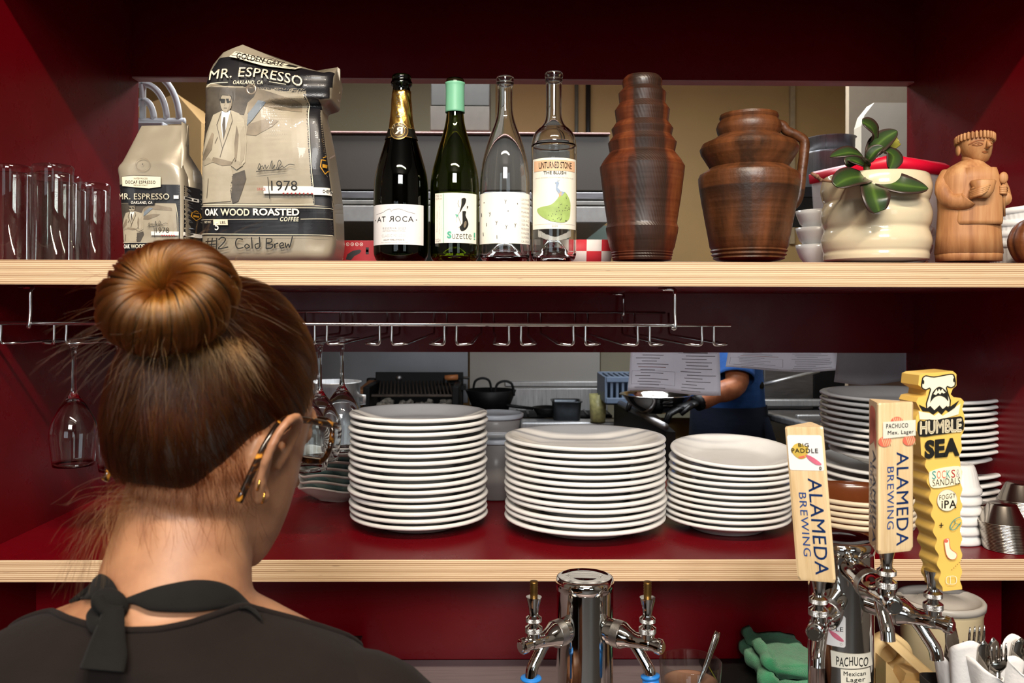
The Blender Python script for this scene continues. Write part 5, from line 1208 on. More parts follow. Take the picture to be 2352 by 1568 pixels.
bp = thing('steel_cabinet', 'grey steel cabinet door behind the sink bench', 'cabinet', (P(1820, 900, 4.2).x, 4.2, 0))
add2('cabinet_front', STEEL_DK, lambda b: pb(b, 1755, 845, 1868, 940, 4.2, .3, .004), bp); add2('cabinet_base', BLK, lambda b: b.box((P(1811, 900, 4.2).x, 4.355, P(1811, 941, 4.2).z / 2), (.22, .29, P(1811, 941, 4.2).z - .002)), bp)
add2('opening_shade', BLK, lambda b: pb(b, 1869, 820, 2000, 1000, 4.2, .3, .004), bp)  # solid black block; the shade of an opening is put into its colour
# long handled strainer behind the cook
b = MB(); st = thing('long_paddle', 'long steel handled paddle with a black grip sloping behind the cook', 'paddle', P(1800, 868, 3.45))
l_ = Vector(st.location); b.tube([P(1748, 884, 3.45) - l_, P(1880, 852, 3.5) - l_], .012, 10, flat=.6); b.build('shaft', STEEL, st)
b = MB(); b.tube([P(1712, 891, 3.43) - l_, P(1750, 884, 3.45) - l_], .017, 10); b.build('grip', BLK, st)
# stock pot on a low table, seen behind the hanging glasses
YPt = 2.5; kpt = K(762, YPt); zp0, zp1 = P(762, 1045, YPt).z, P(762, 876, YPt).z
tb = thing('work_table', 'steel work table under the stock pot, hidden behind the green bowls', 'table', (P(720, 1046, YPt).x, YPt, 0))
b = MB(); b.box((0, .05, zp0 - .02), (.5, .5, .036), bev=.004); b.build('table_top', STEEL, tb)
for sx in (-.22, .22):
    for sy in (-.17, .27): b = MB(); b.cyl((sx, sy, 0), (sx, sy, zp0 - .036), .018); b.build('leg', STEEL, tb)
sp_ = thing('stock_pot', 'steel stock pot seen through the hanging wine glasses', 'pot', (P(762, 1045, YPt).x, YPt + .02, zp0 - .001))
hp_ = zp1 - zp0; b = MB(); b.lathe([(0, 0), (60 * kpt, 0), (62 * kpt, .004), (62 * kpt, hp_ * .97), (65 * kpt, hp_ * .985), (65 * kpt, hp_), (61 * kpt, hp_), (60 * kpt, .008), (0, .008)], seg=56); b.build('pot_wall', STEEL, sp_)
b = MB(); b.tube([(60 * kpt, 0, hp_ * .8), (72 * kpt, 0, hp_ * .8), (72 * kpt, 0, hp_ * .7), (60 * kpt, 0, hp_ * .7)], .006, 8); b.build('handle', STEEL, sp_)
# menu sheets taped to the kitchen side of the pass

def m_paper():
    t = NT('menu_paper'); v = t.coord(); n = t.noise(v, 6, 3); c = t.ramp(n, [(.3, lin('e6e4e9')), (.7, lin('f4f2f6'))]); t.link(c, t.b.inputs['Base Color']); t.b.inputs['Roughness'].default_value = .7
    tr = t.node('ShaderNodeBsdfTranslucent'); t.link(c, tr.inputs[0]); mx = t.node('ShaderNodeMixShader'); mx.inputs[0].default_value = .5
    t.link(t.b.outputs[0], mx.inputs[1]); t.link(tr.outputs[0], mx.inputs[2]); t.link(mx.outputs[0], t.out.inputs[0]); return t.m
MENU = m_paper(); PRN = mat('faded_print', '9a979c', .7, 0, .1); PRR = mat('faded_red_print', 'b06a58', .7)
def sheet(label, x0, y1, x1, seed, curl=.012, text=True, dark=False):
    Y = YB2 + .006; p, q = P(x0, 805, Y), P(x1, y1, Y)
    h = ZO + .02 - q.z; wd = q.x - p.x; t = thing('menu_sheet', label, 'paper sheet', (p.x, Y, q.z), 0, 'menu sheets hanging in the pass')
    f = lambda u, v: Vector((u * wd + (1 - v) * .012 * (u - .4), .004 + curl * (1 - v) ** 2 * (1 + .7 * math.sin(u * 5 + seed)), v * h + .006 * (1 - v) * math.sin(u * 4 + seed)))
    b = MB(); b.grid(f, 20, 10); b.build('paper', MENU if not dark else mat('dim_paper', 'b0aeb2', .7, 0, .03), t, norm=False, solid=.0002)
    b = MB(); b.box((wd * .5, .003, h - .008), (wd * .9, .002, .014)); b.build('tape', mat('clear_tape', 'c9c4b8', .4), t)
    if text:
        random.seed(seed); d = Decal(lambda a, c, l: f(a, c) + Vector((0, -l, 0)), maxlen=.12, eps=.0004)
        for colx, n0 in ((.06, 15), (.55, 14)):
            for i in range(n0):
                yy = .06 + i * .062
                a0 = colx + random.random() * .08; d.rect(a0, yy, min(a0 + random.uniform(.16, .36), colx + .4), yy + .014, PRR if i == 7 and colx < .3 else PRN)
        for (u0, v0, u1, v1) in ((.03, .14, .5, .42), (.54, .80, .97, .97)):
            d.line([(u0, v0), (u1, v0), (u1, v1), (u0, v1)], .006, PRN, True)
        d.build('faded_print', t)
sheet('largest hanging menu sheet in the pass, printed in two columns with curled lower edge', 1450, 904, 1652, 1)
sheet('wide short menu sheet hanging right of the blue sleeve', 1675, 849, 1922, 2, .006)
sheet('grey blank sheet hanging at the right end of the pass', 1926, 879, 2084, 3, .01, False, True)
# things seen through the upper opening at both sides
YA = 2.25; ar = thing('arched_wire_stand', 'white metal stand of concentric arches behind the small coffee bag', 'stand', (P(325, 300, YA).x, YA, P(325, 330, YA).z))
WM = mat('white_enamel', 'd8d8d6', .3, 0, .03)
la = Vector(ar.location)
for rx, ry in ((27, 60), (58, 110), (88, 150)):
    b = MB(); b.tube([P(340 + rx * .95 * math.cos(a) - 12, 275 - ry * .75 * math.sin(a) + 0, YA) - la for a in [PI * i / 20 for i in range(21)]], .0085, 10); b.build('arch', WM, ar)
b = MB(); b.tube([P(328, 275, YA) - la, P(328, 150, YA) - la], .0085, 10); b.tube([P(225, 278, YA) - la, P(425, 278, YA) - la], .0085, 10); b.build('frame_bar', WM, ar)
b = MB(); pa = P(325, 300, YA); b.box((-.01, 0, -.2), (.18, .12, .39), bev=.004); b.xform(Matrix.Translation((0, 0, P(325, 279, YA).z - la.z - .008))); b.build('stand_base', WM, ar)
zz0 = la.z + (P(325, 279, YA).z - la.z - .008) - .395
t = thing('tall_cabinet', 'dark cabinet behind the coffee bags on the kitchen side', 'cabinet', (P(325, 300, YA).x - .16, YA + .05, 0)); b = MB(); b.box((0, 0, zz0 / 2), (.46, .3, zz0), bev=.005); b.build('cabinet_body', BLK, t)
b = MB(); p = P(400, 400, 3.3); b.prism([(P(300, 400, 3.3).x, 1.3), (P(462, 400, 3.3).x, 1.3), (P(462, 400, 3.3).x, P(400, 280, 3.3).z), (P(405, 270, 3.3).x, P(405, 215, 3.3).z), (P(300, 300, 3.3).x, P(300, 250, 3.3).z)], 3.3, 3.6); struct(b.build('wall_soffit_left', mat('warm_bulkhead', 'b08d5c', .6, 0, .03)))
YPo = 2.3; shf = thing('kitchen_shelf', 'dark kitchen shelf behind the red lidded tub carrying the steel pots', 'shelf', (P(1985, 600, YPo).x, YPo, 0))
zsh = P(1905, 440, YPo).z; shf.location.z = zsh - .03
b = MB(); b.box((0, .30, .015), (.48, .80, .03), bev=.003); b.build('shelf_board', BLK, shf)
kpo = K(1908, YPo)
for i, (y0, y1, r, cx, lb) in enumerate(((440, 352, 57, 1908, 'lower steel pot of the nested pair above the red lid, behind the orchid'), (352, 318, 54, 1908, 'upper steel pot of the nested pair behind the orchid'))):
    z0, z1 = (zsh + .0005 if i == 0 else P(cx, y0, YPo).z + .001), P(cx, y1, YPo).z
    b = MB(); b.lathe([(0, 0), (r * kpo * .95, 0), (r * kpo * .97, (z1 - z0) * .95), (r * kpo * 1.03, (z1 - z0)), (r * kpo * .94, (z1 - z0)), (r * kpo * .92, .004), (0, .004)], seg=48)
    o = tag(b.build('steel_pot', STEEL), lb, 'pot', 'steel pots behind the orchid'); o.location = (P(cx, 400, YPo).x, YPo, z0)
YPl = 2.42; p0, p1 = P(1978, 440, YPl), P(2098, 236, YPl)
tubm = mat('stained_white_plastic', 'd6cab2', .5, 0, .06, 8)
b = MB(); z0 = zsh - p0.z; X, Z = p1.x - p0.x, p1.z - p0.z; b.prism([(0, z0 + .0005), (X, z0 + .0005), (X, Z), (.25 * X, Z), (.06 * X, Z * .86), (0, Z * .74)], 0, .05)
t = tag(b.build('white_bin', tubm), 'stained white plastic bin above the red lid, right of the steel pots', 'bin'); t.location = (p0.x, YPl, p0.z)
d = Decal(flat_fn((0, 0, 0), (1, 0, 0), (0, 0, 1)), eps=-.0004); random.seed(12)
for i in range(34): d.poly(ell(X * random.gauss(.62, .13), Z * random.gauss(.45, .15), random.uniform(.002, .007), random.uniform(.001, .004), 7, random.random()), mat('brown_stain', '6a5a44', .7))
d.build('stain', t)
struct(slab('wall_kitchen_column', P(1950, 300, 3.0).x, P(1950, 300, 3.0).x + .5, 3.0005, 3.03, 0, 2.85, mat('pale_column', 'a3917a', .6, 0, .04)))
# ------------------------------------------------------------------ draught towers, faucets and handles on the counter
BRASS = mat('tarnished_brass', '8a6a3a', .4, 1, .25, 80)
def frame(o, d):                                     # matrix: local +X = outward direction d (in plan), origin o
    a = math.atan2(d[1], d[0]); return Matrix.Translation(o) @ Matrix.Rotation(a, 4, 'Z')
def knurl(b, z0, z1, r):
    b.use(CHROME).lathe([(r * .6, z0 - .0025), (r * .93, z0 - .0004)], seg=40); b.use(CHROME).lathe([(r * .93, z0 - .0004), (r, z0)], seg=40)
    b.use(CHROME_DULL); zs = [z0 + (z1 - z0) * k / 4 for k in range(5)]
    for za, zb_ in zip(zs, zs[1:]): b.lathe([(r, za), (r * 1.03, (za + zb_) / 2), (r, zb_)], seg=80, mod=lambda rr, z, a: (rr - (.0004 if int(round(a * 80 / (2 * PI))) % 2 else 0), z))
    b.use(CHROME).lathe([(r, z1), (r * .93, z1 + .0005)], seg=40); b.use(CHROME).lathe([(r * .93, z1 + .0005), (r * .58, z1 + .0032)], seg=40)
def faucet(par, pos, d, shank, stub=False, cap=None, tiltm=None):
    M = Matrix.Translation(-Vector(par.location)) @ frame(pos, d)
    f = bpy.data.objects.new('beer_faucet', None); COL.objects.link(f); f.parent = par; f.matrix_local = M
    b = MB(); b.cyl((-shank, 0, 0.004), (-.050, 0, .002), .0145, .0145, 32); b.cyl((-.053, 0, .002), (-.047, 0, .002), .0165, .0165, 32); b.build('shank', CHROME, f, auto=40)
    b = MB(); b.use(CHROME_DULL).cyl((-.047, 0, .0015), (-.036, 0, .001), .0172, .0172, 36); b.build('coupling_nut', CHROME_DULL, f, auto=40)
    b = MB(); b.tube([(x, 0, z) for x, z in ((-.036, .001), (-.034, .001), (-.027, 0), (-.018, -.001), (-.009, 0), (0, .001), (.005, .001))], [.0164, .016, .0122, .0100, .0098, .0105, .0095], 24)
    b.tube(spline([(-.022, 0, -.003), (-.014, 0, -.011), (-.006, 0, -.021), (.002, 0, -.032), (.0045, 0, -.043)], 4), [.0072] * 5 + [.0072] * 6 + [.0074] * 5 + [.0076], 22, cap=False)
    b.tube([(.0045, 0, -.043), (.004, 0, -.036)], [.0062, .006], 22)
    b.build('spout_body', CHROME, f, auto=50)
    b = MB(); b.tube([(.004, 0, .0), (.013, 0, -.0005), (.0135, 0, -.0005), (.019, 0, -.001), (.0205, 0, -.001)], [.008, .008, .0096, .0096, .0082], 28); b.tube([(.0205, 0, -.001), (.0225, 0, -.001)], [.0062, .0055], 20); b.build('vent_cap', CHROME, f, auto=40)
    b = MB(); b.lathe([(.0085, .003), (.0088, .012)], seg=32); knurl(b, .0128, .0192, .0106); b.use(CHROME).lathe([(.0062, .021), (.0062, .026)], seg=32); knurl(b, .0262, .0312, .0098); b.build('knurled_collar', None, f, norm=True, auto=35)
    b = MB(); b.lathe([(.0066, .034), (.0058, .037), (.0072, .046), (.0096, .055), (.0098, .057), (0, .057)], seg=32)
    if stub:
        b.build('ferrule', CHROME, f, auto=40)
        b = MB(); b.lathe([(0, .077), (.0045, .077), (.0052, .076)] + [(.0052 - .0007 * (i % 2), .076 - .0016 * i) for i in range(12)] + [(.0052, .056)], seg=24); b.build('threaded_stud', BRASS, f)
    else: b.build('ferrule', CHROME, f, auto=40)
    if cap:
        b = MB()
        if cap == 1: b.lathe([(0, -.042), (.006, -.042), (.0125, -.0425), (.0135, -.044), (.0125, -.0455), (.0062, -.046), (.0055, -.08), (0, -.08)], (.0045, 0, 0), 28)
        else: b.tube([(.004, 0, -.040), (.009, 0, -.080)], [.0105, .0095], 24); b.tube([(.004, 0, -.0395), (.0044, 0, -.0425)], [.0118, .0118], 24)
        b.build('spout_plug', mat('blue_rubber', '1c74c4', .45), f)
    return f
def tower(label, cx, Y, hw, ytop):
    k = K(cx, Y); x, y, _ = at(cx, Y, 0); t = thing('draught_tower', label, 'beer tower', (x, y, ZC)); r = hw * k; zt_ = P(cx, ytop, Y).z - ZC
    b = MB(); b.lathe([(0, 0), (r * 1.6, 0), (r * 1.6, .006), (r * 1.05, .012), (r, .014), (r, zt_ - .016), (r * .985, zt_ - .0155)], seg=72); b.build('column', CHROME, t, auto=40)
    b = MB(); b.lathe([(r * .98, zt_ - .0165), (r * 1.02, zt_ - .016), (r * 1.025, zt_ - .006), (r * .99, zt_ - .0015), (r * .9, zt_), (r * .86, zt_ - .0012), (r * .5, zt_ + .0005), (0, zt_ + .001)], seg=72); b.build('tower_cap', CHROME, t)
    return t, r
T1, r1 = tower('chrome draught tower with two bare faucets plugged in blue, in the middle of the counter', 1345, 1.12, 65, 1322)
zF = P(1230, 1478, 1.06).z
for px, Yf, cap, kn in ((1226, 1.065, 1, 0), (1487, 1.062, 2, 0)):
    pos = P(px, 1472, Yf); pos.z = zF; d_ = (pos - Vector(T1.location)).xy; faucet(T1, pos, d_, d_.length - r1 * .6, True, cap)
T2, r2 = tower('chrome draught tower with three tap handles and taped paper labels, at the right', 1933, 1.036, 71, 1232)
F1, F2, F3 = P(1880, 1438, .932), P(2036, 1375, .906), P(2143, 1424, .955)
for pos in (F1, F2, F3):
    d_ = (pos - Vector(T2.location)).xy; faucet(T2, pos, d_, d_.length - r2 * .6)
# stickers and tape labels on the right tower
kt2 = K(1933, 1.0); az = math.atan2(T2.location.x, T2.location.y)
def tw(a, c, l):
    r = r2 + .0003 + l; s_ = max(-.98, min(.98, (a - 1933) * K(1933, 1.036) / r)); th = math.asin(s_) - az
    return Vector((r * math.sin(th), -r * math.cos(th), P(1933, c, 1.0).z - ZC))
TAPE = mat('masking_paper', 'd9d5c6', .6, 0, .04, 40); PINK = mat('pink_ink', 'd06a82', .5, 0, .2, 60); STK_W = mat('sticker_white', 'e9e7e6', .35, 0, .01); MUS = mat('mustard_wash', 'c2a64a', .5, 0, .25, 40)
d = Decal(tw, maxlen=4, eps=.00025)
d.poly(rrect(1868, 1414, 1943, 1486, 5), STK_W).up(); d.text('PADDLE', 1878, 1440, 1938, 1450, INK, .012, 1.1); d.text('BIG', 1898, 1426, 1914, 1436, INK, .012, 1.1)
def petal(d, x, y, s):
    d.poly(spline([(x, y), (x + 14 * s, y + 3 * s), (x + 28 * s, y + 14 * s), (x + 31 * s, y + 20 * s), (x + 22 * s, y + 20 * s), (x + 8 * s, y + 12 * s), (x, y)], 4)[:-1], PINK); d.line([(x - 8 * s, y + 1 * s), (x + 24 * s, y - 1 * s)], .8, PINK)
petal(d, 1908, 1452, 1); d.line(ell(1934, 1479, 2.4, 2.4, 12), .5, G2, True)
d.poly([(1912, 1497), (1996, 1501), (1999, 1532), (1914, 1534)], TAPE); d.poly([(1933, 1536), (1993, 1535), (1996, 1570), (1934, 1570)], TAPE); d.up()
d.text('PACHUCO', 1924, 1507, 1990, 1528, INK, .012, 1.1, warp=lambda x, y, u, v: (x, y + 2 * math.sin(u * 9))); d.text('Mexican', 1939, 1540, 1985, 1550, INK, .012, 1.1); d.text('Lager', 1945, 1553, 1984, 1567, INK, .012, 1.1)
d.build('label', T2)
# --- wooden three sided handles
def m_maple():
    t = NT('pale_maple'); v = t.coord((9, 9, .6)); n = t.noise(v, 22, 4, .6); t.link(t.ramp(n, [(.3, lin('cdae80')), (.55, lin('dcc196')), (.8, lin('e4cda6'))]), t.b.inputs['Base Color']); t.b.inputs['Roughness'].default_value = .4; t.b.inputs['Coat Weight'].default_value = .15; return t.m
MAPLE = m_maple(); NAVY = mat('blue_print', '1f4382', .45, 0, .05); SALMON = mat('salmon_ink', 'd96a55', .5)
def tri_handle(label, base, L, s, ang, lean):
    """equilateral prism; ang = plan angle of the main printed face; base point = bottom centre"""
    t = thing('tap_handle', label, 'tap handle', base); t.rotation_euler = (lean[1], lean[0], 0)
    R = s / math.sqrt(3); c_, s_ = math.cos(ang), math.sin(ang); ux, uy = Vector((c_, s_, 0)), Vector((-s_, c_, 0))
    A, B, C = -ux * s / 2 - uy * R / 2, ux * s / 2 - uy * R / 2, uy * R
    def ring(f, z):
        pts = []
        for P0, P1, P2 in ((A, B, C), (B, C, A), (C, A, B)):
            e0, e1 = (P2 - P0).normalized(), (P1 - P0).normalized(); q = .0042
            pts += [P0 * f + e0 * q, P0 * f + (e0 + e1) * q * .28, P0 * f + e1 * q]
        return [Vector((p.x, p.y, z)) for p in pts]
    b = MB(); b.loft([ring(.93, 0), ring(1.0, .004), ring(1.0, L - .002), ring(.97, L)]); b.build('wooden_body', MAPLE, t, smooth=False, auto=15)
    return t, A, B, C
def brew(d, w_, L, a0=0):
    d.text('ALAMEDA', .50 * w_, .33 * L, .82 * w_, .955 * L, NAVY, .004, 1.06, turn=-90); d.text('BREWING', .25 * w_, .425 * L, .43 * w_, .84 * L, NAVY, .002, 1.12, turn=-90)
kh = K(1850, .932); Lh1 = P(1850, 976, .932).z - (F1.z + .053); s1 = 91 * kh
h1, A, B, C = tri_handle('pale wooden tap handle with a white sticker, leftmost of the three handles', (F1.x, F1.y, F1.z + 0.0535), Lh1, s1, -.55, (-.085, .0))
d = Decal(lambda a, c, l: (A * (1 - a) + B * a) + Vector((0, 0, Lh1 * (1 - c))) + (C * -1).normalized() * 1 * l, maxlen=9, eps=.0003)
brew(d, 1, 1); d.poly([(x / 91, y / 91 * s1 / Lh1) for x, y in rrect(7, 18, 83, 98, 5)], STK_W).up()
N1 = lambda x, y: (x / 91, y / 91 * s1 / Lh1)
def dn(fn): return [N1(*p) for p in fn]
d.poly(dn(spline([(13, 52), (22, 40), (34, 36), (44, 42), (52, 44), (50, 60), (44, 70), (30, 72), (18, 62), (13, 52)], 3)[:-1]), MUS); d.up()
d.text('BIG', *N1(31, 36), *N1(54, 45), INK, .012, 1.12); d.text('PADDLE', *N1(15, 48), *N1(73, 58), INK, .012, 1.12)
d.poly(dn(spline([(44, 62), (56, 65), (72, 76), (78, 84), (66, 84), (52, 74), (44, 62)], 4)[:-1]), PINK); d.poly(dn([(28, 68), (42, 64), (44, 68), (34, 71)]), SALMON); d.line(dn(ell(75, 92, 2.6, 2.6, 12)), .008, G2, True); d.build('printed_face', h1)
kh2 = K(2036, .906); Lh2 = P(2036, 922, .906).z - (F2.z + .053); s2 = 104 * kh2
h2, A2, B2, C2 = tri_handle('pale wooden tap handle with salmon pretzel print and taped handwritten label, middle of the three', (F2.x, F2.y, F2.z + 0.0535), Lh2, s2, .30, (0.0, .0))
d = Decal(lambda a, c, l: (A2 * (1 - a) + B2 * a) + Vector((0, 0, Lh2 * (1 - c))) - C2.normalized() * l, maxlen=.1, eps=.0003)
brew(d, 1, 1)
for x, y in ((.50, .13), (.18, .255), (.82, .255)):
    d.poly(ell(x, y, .17, .036, 20), SALMON); d.up()
    for i in range(5): d.line([(x - .1 + i * .05, y - .03), (x - .02 + i * .045, y + .03)], .012, MAPLE)
d.poly([(.12, .125), (.99, .12), (.99, .225), (.12, .235)], TAPE); d.up(); d.text('PACHUCO', .20, .138, .78, .168, INK, .01, 1.15); d.text('Mex. Lager', .24, .184, .93, .218, INK, .01, 1.1); d.build('printed_face', h2)
nl = -B2.normalized()
d = Decal(lambda a, c, l: (C2 * (1 - a) + A2 * a) + Vector((0, 0, Lh2 * (1 - c))) + nl * l, maxlen=.1, eps=.0003)
brew(d, 1, 1); d.line(spline([(.3, .22), (.25, .12), (.5, .10), (.75, .13), (.62, .2), (.35, .23), (.2, .25)], 4), .13, SALMON); d.line(spline([(.4, .13), (.72, .22), (.85, .26)], 4), .13, SALMON); d.build('printed_side', h2)
# --- yellow shaped handle
YEL = mat('yellow_painted', 'e0b95c', .4, 0, .03, coat=.2); PALEY = mat('pale_yellow_print', 'efe4c4', .5, 0, .02)
k3 = K(2143, .955); th3 = .10; c3, s3 = math.cos(th3), math.sin(th3)
y3 = thing('tap_handle', 'yellow shaped tap handle with a hammerhead top and wavy edges, rightmost of the three', 'tap handle', (F3.x, F3.y, F3.z + 0.0535), 0); zb3 = P(2143, 1346, .955).z
def yl(px, py, dpt=0.0, l=0.0):
    a = (px - 2136) * k3 / .80; z = zb3 + (1346 - py) * k3 - y3.location.z; dp = -.016 + dpt - l
    return Vector((a * c3 - dp * s3, a * s3 + dp * c3, z))
wl = lambda y: 3.0 * math.sin(y * 2 * PI / 37)
outl = [(2092, 862), (2100, 858), (2156, 853), (2163, 860), (2163, 886), (2156, 893), (2152, 905), (2158, 912), (2172, 914), (2178, 922), (2174, 938), (2179, 955), (2178, 985), (2172, 1002), (2174, 1030), (2168, 1046), (2171, 1058)]
outl += [(2173 + .7 * wl(y), y) for y in range(1066, 1340, 4)] + [(2175, 1344), (2138, 1347)]
left = [(2135 - (1340 - y) * .105 + wl(y), y) for y in range(1338, 1060, -4)]
outl += left + [(2106, 1050), (2096, 1040), (2094, 1000), (2086, 985), (2086, 955), (2094, 940), (2086, 922), (2090, 912), (2104, 908), (2106, 896), (2098, 890), (2090, 884)]
b = MB(); ox = [(p[0], p[1]) for p in outl]
b.prism(ox, 0, .034, fn=lambda a, c, dd: yl(a, c, dd), smooth=True); b.build('handle_body', YEL, y3, auto=50)
d = Decal(lambda a, c, l: yl(a, c, 0, l), maxlen=20, eps=.0003)
hd_ = spline([(2098, 868), (2104, 863), (2120, 866), (2150, 860), (2158, 864), (2160, 884), (2152, 890), (2143, 890), (2150, 932), (2106, 938), (2113, 893), (2104, 894), (2096, 888), (2098, 868)], 3)[:-1]
d.poly(hd_, PALEY).up(); d.line(hd_, 2.6, INK, True); d.poly(ell(2099, 877, 2, 5, 12), INK); d.poly(ell(2158, 873, 2, 5, 12), INK)
d.poly(spline([(2112, 924), (2116, 902), (2126, 889), (2134, 889), (2144, 900), (2147, 920), (2140, 912), (2130, 908), (2120, 912), (2112, 924)], 3)[:-1], INK).up()
d.poly([(2118, 904), (2121, 899), (2124, 893), (2126, 899), (2129, 892), (2132, 898), (2135, 892), (2138, 898), (2141, 901), (2137, 903), (2134, 900), (2131, 905), (2127, 901), (2123, 906)], PALEY)
d.poly([(2090, 927), (2106, 936), (2112, 930), (2120, 940), (2130, 929), (2136, 938), (2144, 930), (2146, 936), (2168, 918), (2158, 938), (2148, 945), (2142, 939), (2134, 950), (2127, 942), (2118, 950), (2110, 943), (2098, 942)], INK)
d.poly([(2090, 942), (2112, 947), (2120, 953), (2128, 946), (2136, 953), (2146, 946), (2170, 926), (2166, 950), (2130, 962), (2092, 960)], PALEY); d.up()
d.poly(spline([(2088, 968), (2092, 962), (2100, 964), (2110, 960), (2120, 963), (2134, 959), (2150, 957), (2164, 955), (2174, 957), (2176, 984), (2160, 990), (2120, 996), (2090, 998), (2088, 968)], 2)[:-1], INK).up()
d.text('HUMBLE', 2092, 962, 2172, 992, PALEY, .035, 1.0, warp=lambda x, y, u, v: (x, y - 5 * (u - .5))); d.text('SEA', 2101, 1004, 2168, 1046, INK, .055, 1.04, warp=lambda x, y, u, v: (x, y - 6 * (u - .5)))
d.poly(spline([(2110, 1078), (2130, 1070), (2166, 1066), (2172, 1078), (2170, 1102), (2150, 1110), (2118, 1114), (2110, 1100), (2110, 1078)], 3)[:-1], PALEY); d.poly(ell(2144, 1142, 19, 24, 24), PALEY); d.up()
TURQ = mat('turquoise_ink', '2c8d8a', .5)
for i, (ch_, m) in enumerate(zip('SOCKS&', (TURQ, SALMON, SALMON, TURQ, REDINK, GR))): d.text(ch_, 2115 + i * 9.2, 1076 - i * .6, 2122.5 + i * 9.2, 1094 - i * .6, m, .005)
d.text('SANDALS', 2116, 1093, 2169, 1108, INK, -.004, 1.05, warp=lambda x, y, u, v: (x, y - 4 * (u - .5))); d.text('FOGGY', 2129, 1128, 2160, 1139, INK, .004, 1.1, warp=lambda x, y, u, v: (x, y - 5 * (u - .5))); d.text('iPA', 2133, 1142, 2162, 1160, INK, .018, 1.1); d.line(ell(2144, 1142, 19, 24, 30), .8, GR, True)
d.text('+', 2129, 1192, 2137, 1203, INK, .01); d.line(spline([(2170, 1180), (2158, 1186), (2150, 1200), (2152, 1208), (2160, 1207), (2171, 1192)], 4), 1.6, TURQ); d.line([(2152, 1206), (2160, 1194), (2170, 1198)], 1.2, TURQ); d.line([(2160, 1194), (2159, 1186)], 1.2, TURQ)
sock = spline([(2138, 1230), (2147, 1228), (2150, 1250), (2162, 1262), (2160, 1273), (2150, 1274), (2142, 1262), (2138, 1230)], 3)[:-1]
d.poly(sock, PALEY).up(); d.line(sock, 1.1, SALMON, True); d.poly(ell(2142, 1233, 4, 4, 10), SALMON)
for i in range(6): d.poly(ell(2153 + i * 3.6, 1298 - i * 4, .8, 1, 6), INK)
d.line(rrect(2142, 1312, 2162, 1330, 6, 4), 1.2, PALEY, True); d.line([(2150, 1313), (2150, 1329)], 1.2, PALEY); d.build('printed_face', y3)
# --- glass with spoon
YG2 = 1.28; kg2 = K(1588, YG2); zr2 = P(1588, 1517, YG2).z
t = thing('short_tumbler', 'short clear tumbler of cloudy drink right of the middle beer tower', 'glass', at(1588, YG2, ZC)); hg = zr2 - ZC; rg2 = 71 * kg2
b = MB(); b.lathe([(0, 0), (rg2 * .78, 0), (rg2 * .8, .002), (rg2, hg - .001), (rg2 - .001, hg), (rg2 - .0024, hg - .001), (rg2 * .8 - .0024, .01), (0, .009)], seg=56); b.build('glass_wall', THIN, t)
b = MB(); b.lathe([(0, .0095), (rg2 * .8 - .0028, .0105), (rg2 * .93 - .003, hg * .72), (rg2 * .9 - .003, hg * .71), (0, hg * .71)], seg=48); b.build('cloudy_drink', mat('cloudy_tea', '7d5c4a', .15, 0, .1), t)
t = thing('spoon', 'steel spoon leaning in the short tumbler', 'spoon', (*at(1600, YG2, 0)[:2], ZC + .012)); lo = Vector(t.location)
p0, p1 = P(1596, 1600, YG2 - .012), P(1649, 1450, YG2 + .012)
b = MB(); b.tube([(p - lo) for p in (Vector((p0.x - .012, YG2 - .01, ZC + .022)), p0, p0.lerp(p1, .5), p0.lerp(p1, .9), p1)], [.003, .003, .0042, .0055, .0045], 10, flat=.45); b.build('spoon_handle', CHROME, t); b = MB(); b.ball(Vector((p0.x - .014, YG2 - .01, ZC + .02)) - lo, .011, sc_=(.8, 1, .35)); b.build('spoon_bowl', CHROME, t)
# --- smoked acrylic tray at the left
YA2 = 1.42; p0, p1 = P(600, 1461, YA2 + .1), P(832, 1461, YA2 + .1); hz = p0.z - ZC
t = thing('acrylic_bin', 'dark smoked acrylic bin at the back of the counter beside the shoulder', 'bin', (p0.x, YA2, ZC)); wA = p1.x - p0.x
b = MB()
for c_, d_ in (((wA / 2, .1, hz / 2), (wA, .004, hz)), ((wA / 2, -.06, hz / 2), (wA, .004, hz)), ((.002, .02, hz / 2), (.004, .156, hz)), ((wA - .002, .02, hz / 2), (.004, .156, hz)), ((wA / 2, .02, .002), (wA, .156, .004))): b.box(c_, d_)
b.build('bin_wall', glass('smoked_acrylic', '6f5f5f', .05, 1.4), t); b = MB(); b.box((wA / 2, .02, hz * .22), (wA - .02, .14, hz * .3), bev=.004); b.build('folded_cloth', mat('brown_cloth', '6a3a22', .9), t)
# --- green towel on a black mat
YTw = 1.44; kto = K(1790, YTw); p = P(1790, 1568, YTw)
o = thing('counter_mat', 'black rubber mat with a yellow green edge line at the right of the counter', 'mat', (P(1785, 1500, 1.42).x, 1.42, ZC))
b = MB(); b.box((0.06, 0, .003), (.33, .23, .006), bev=.002); b.build('mat_sheet', mat('black_rubber', '0d0c0c', .55, 0, .2), o)
b = MB(); b.tube([(-.096, .10, .007), (-.096, -.10, .007)], .0012, 6); b.build('edge_line', mat('lime_line', '9aa52a', .5), o)
tw_ = thing('bar_towel', 'folded green bar towel lying on the black mat left of the right tower', 'towel', (p.x, YTw, ZC + .0065))
TWM = mat('green_terry', '1f9a64', .95, 0, .35, 30, bump=1.0, bscale=700, bdist=.003, sheen=.4)
TWM2 = mat('pale_green_terry', '3fa874', .95, 0, .3, 24, bump=1.0, bscale=700, bdist=.003, sheen=.4)
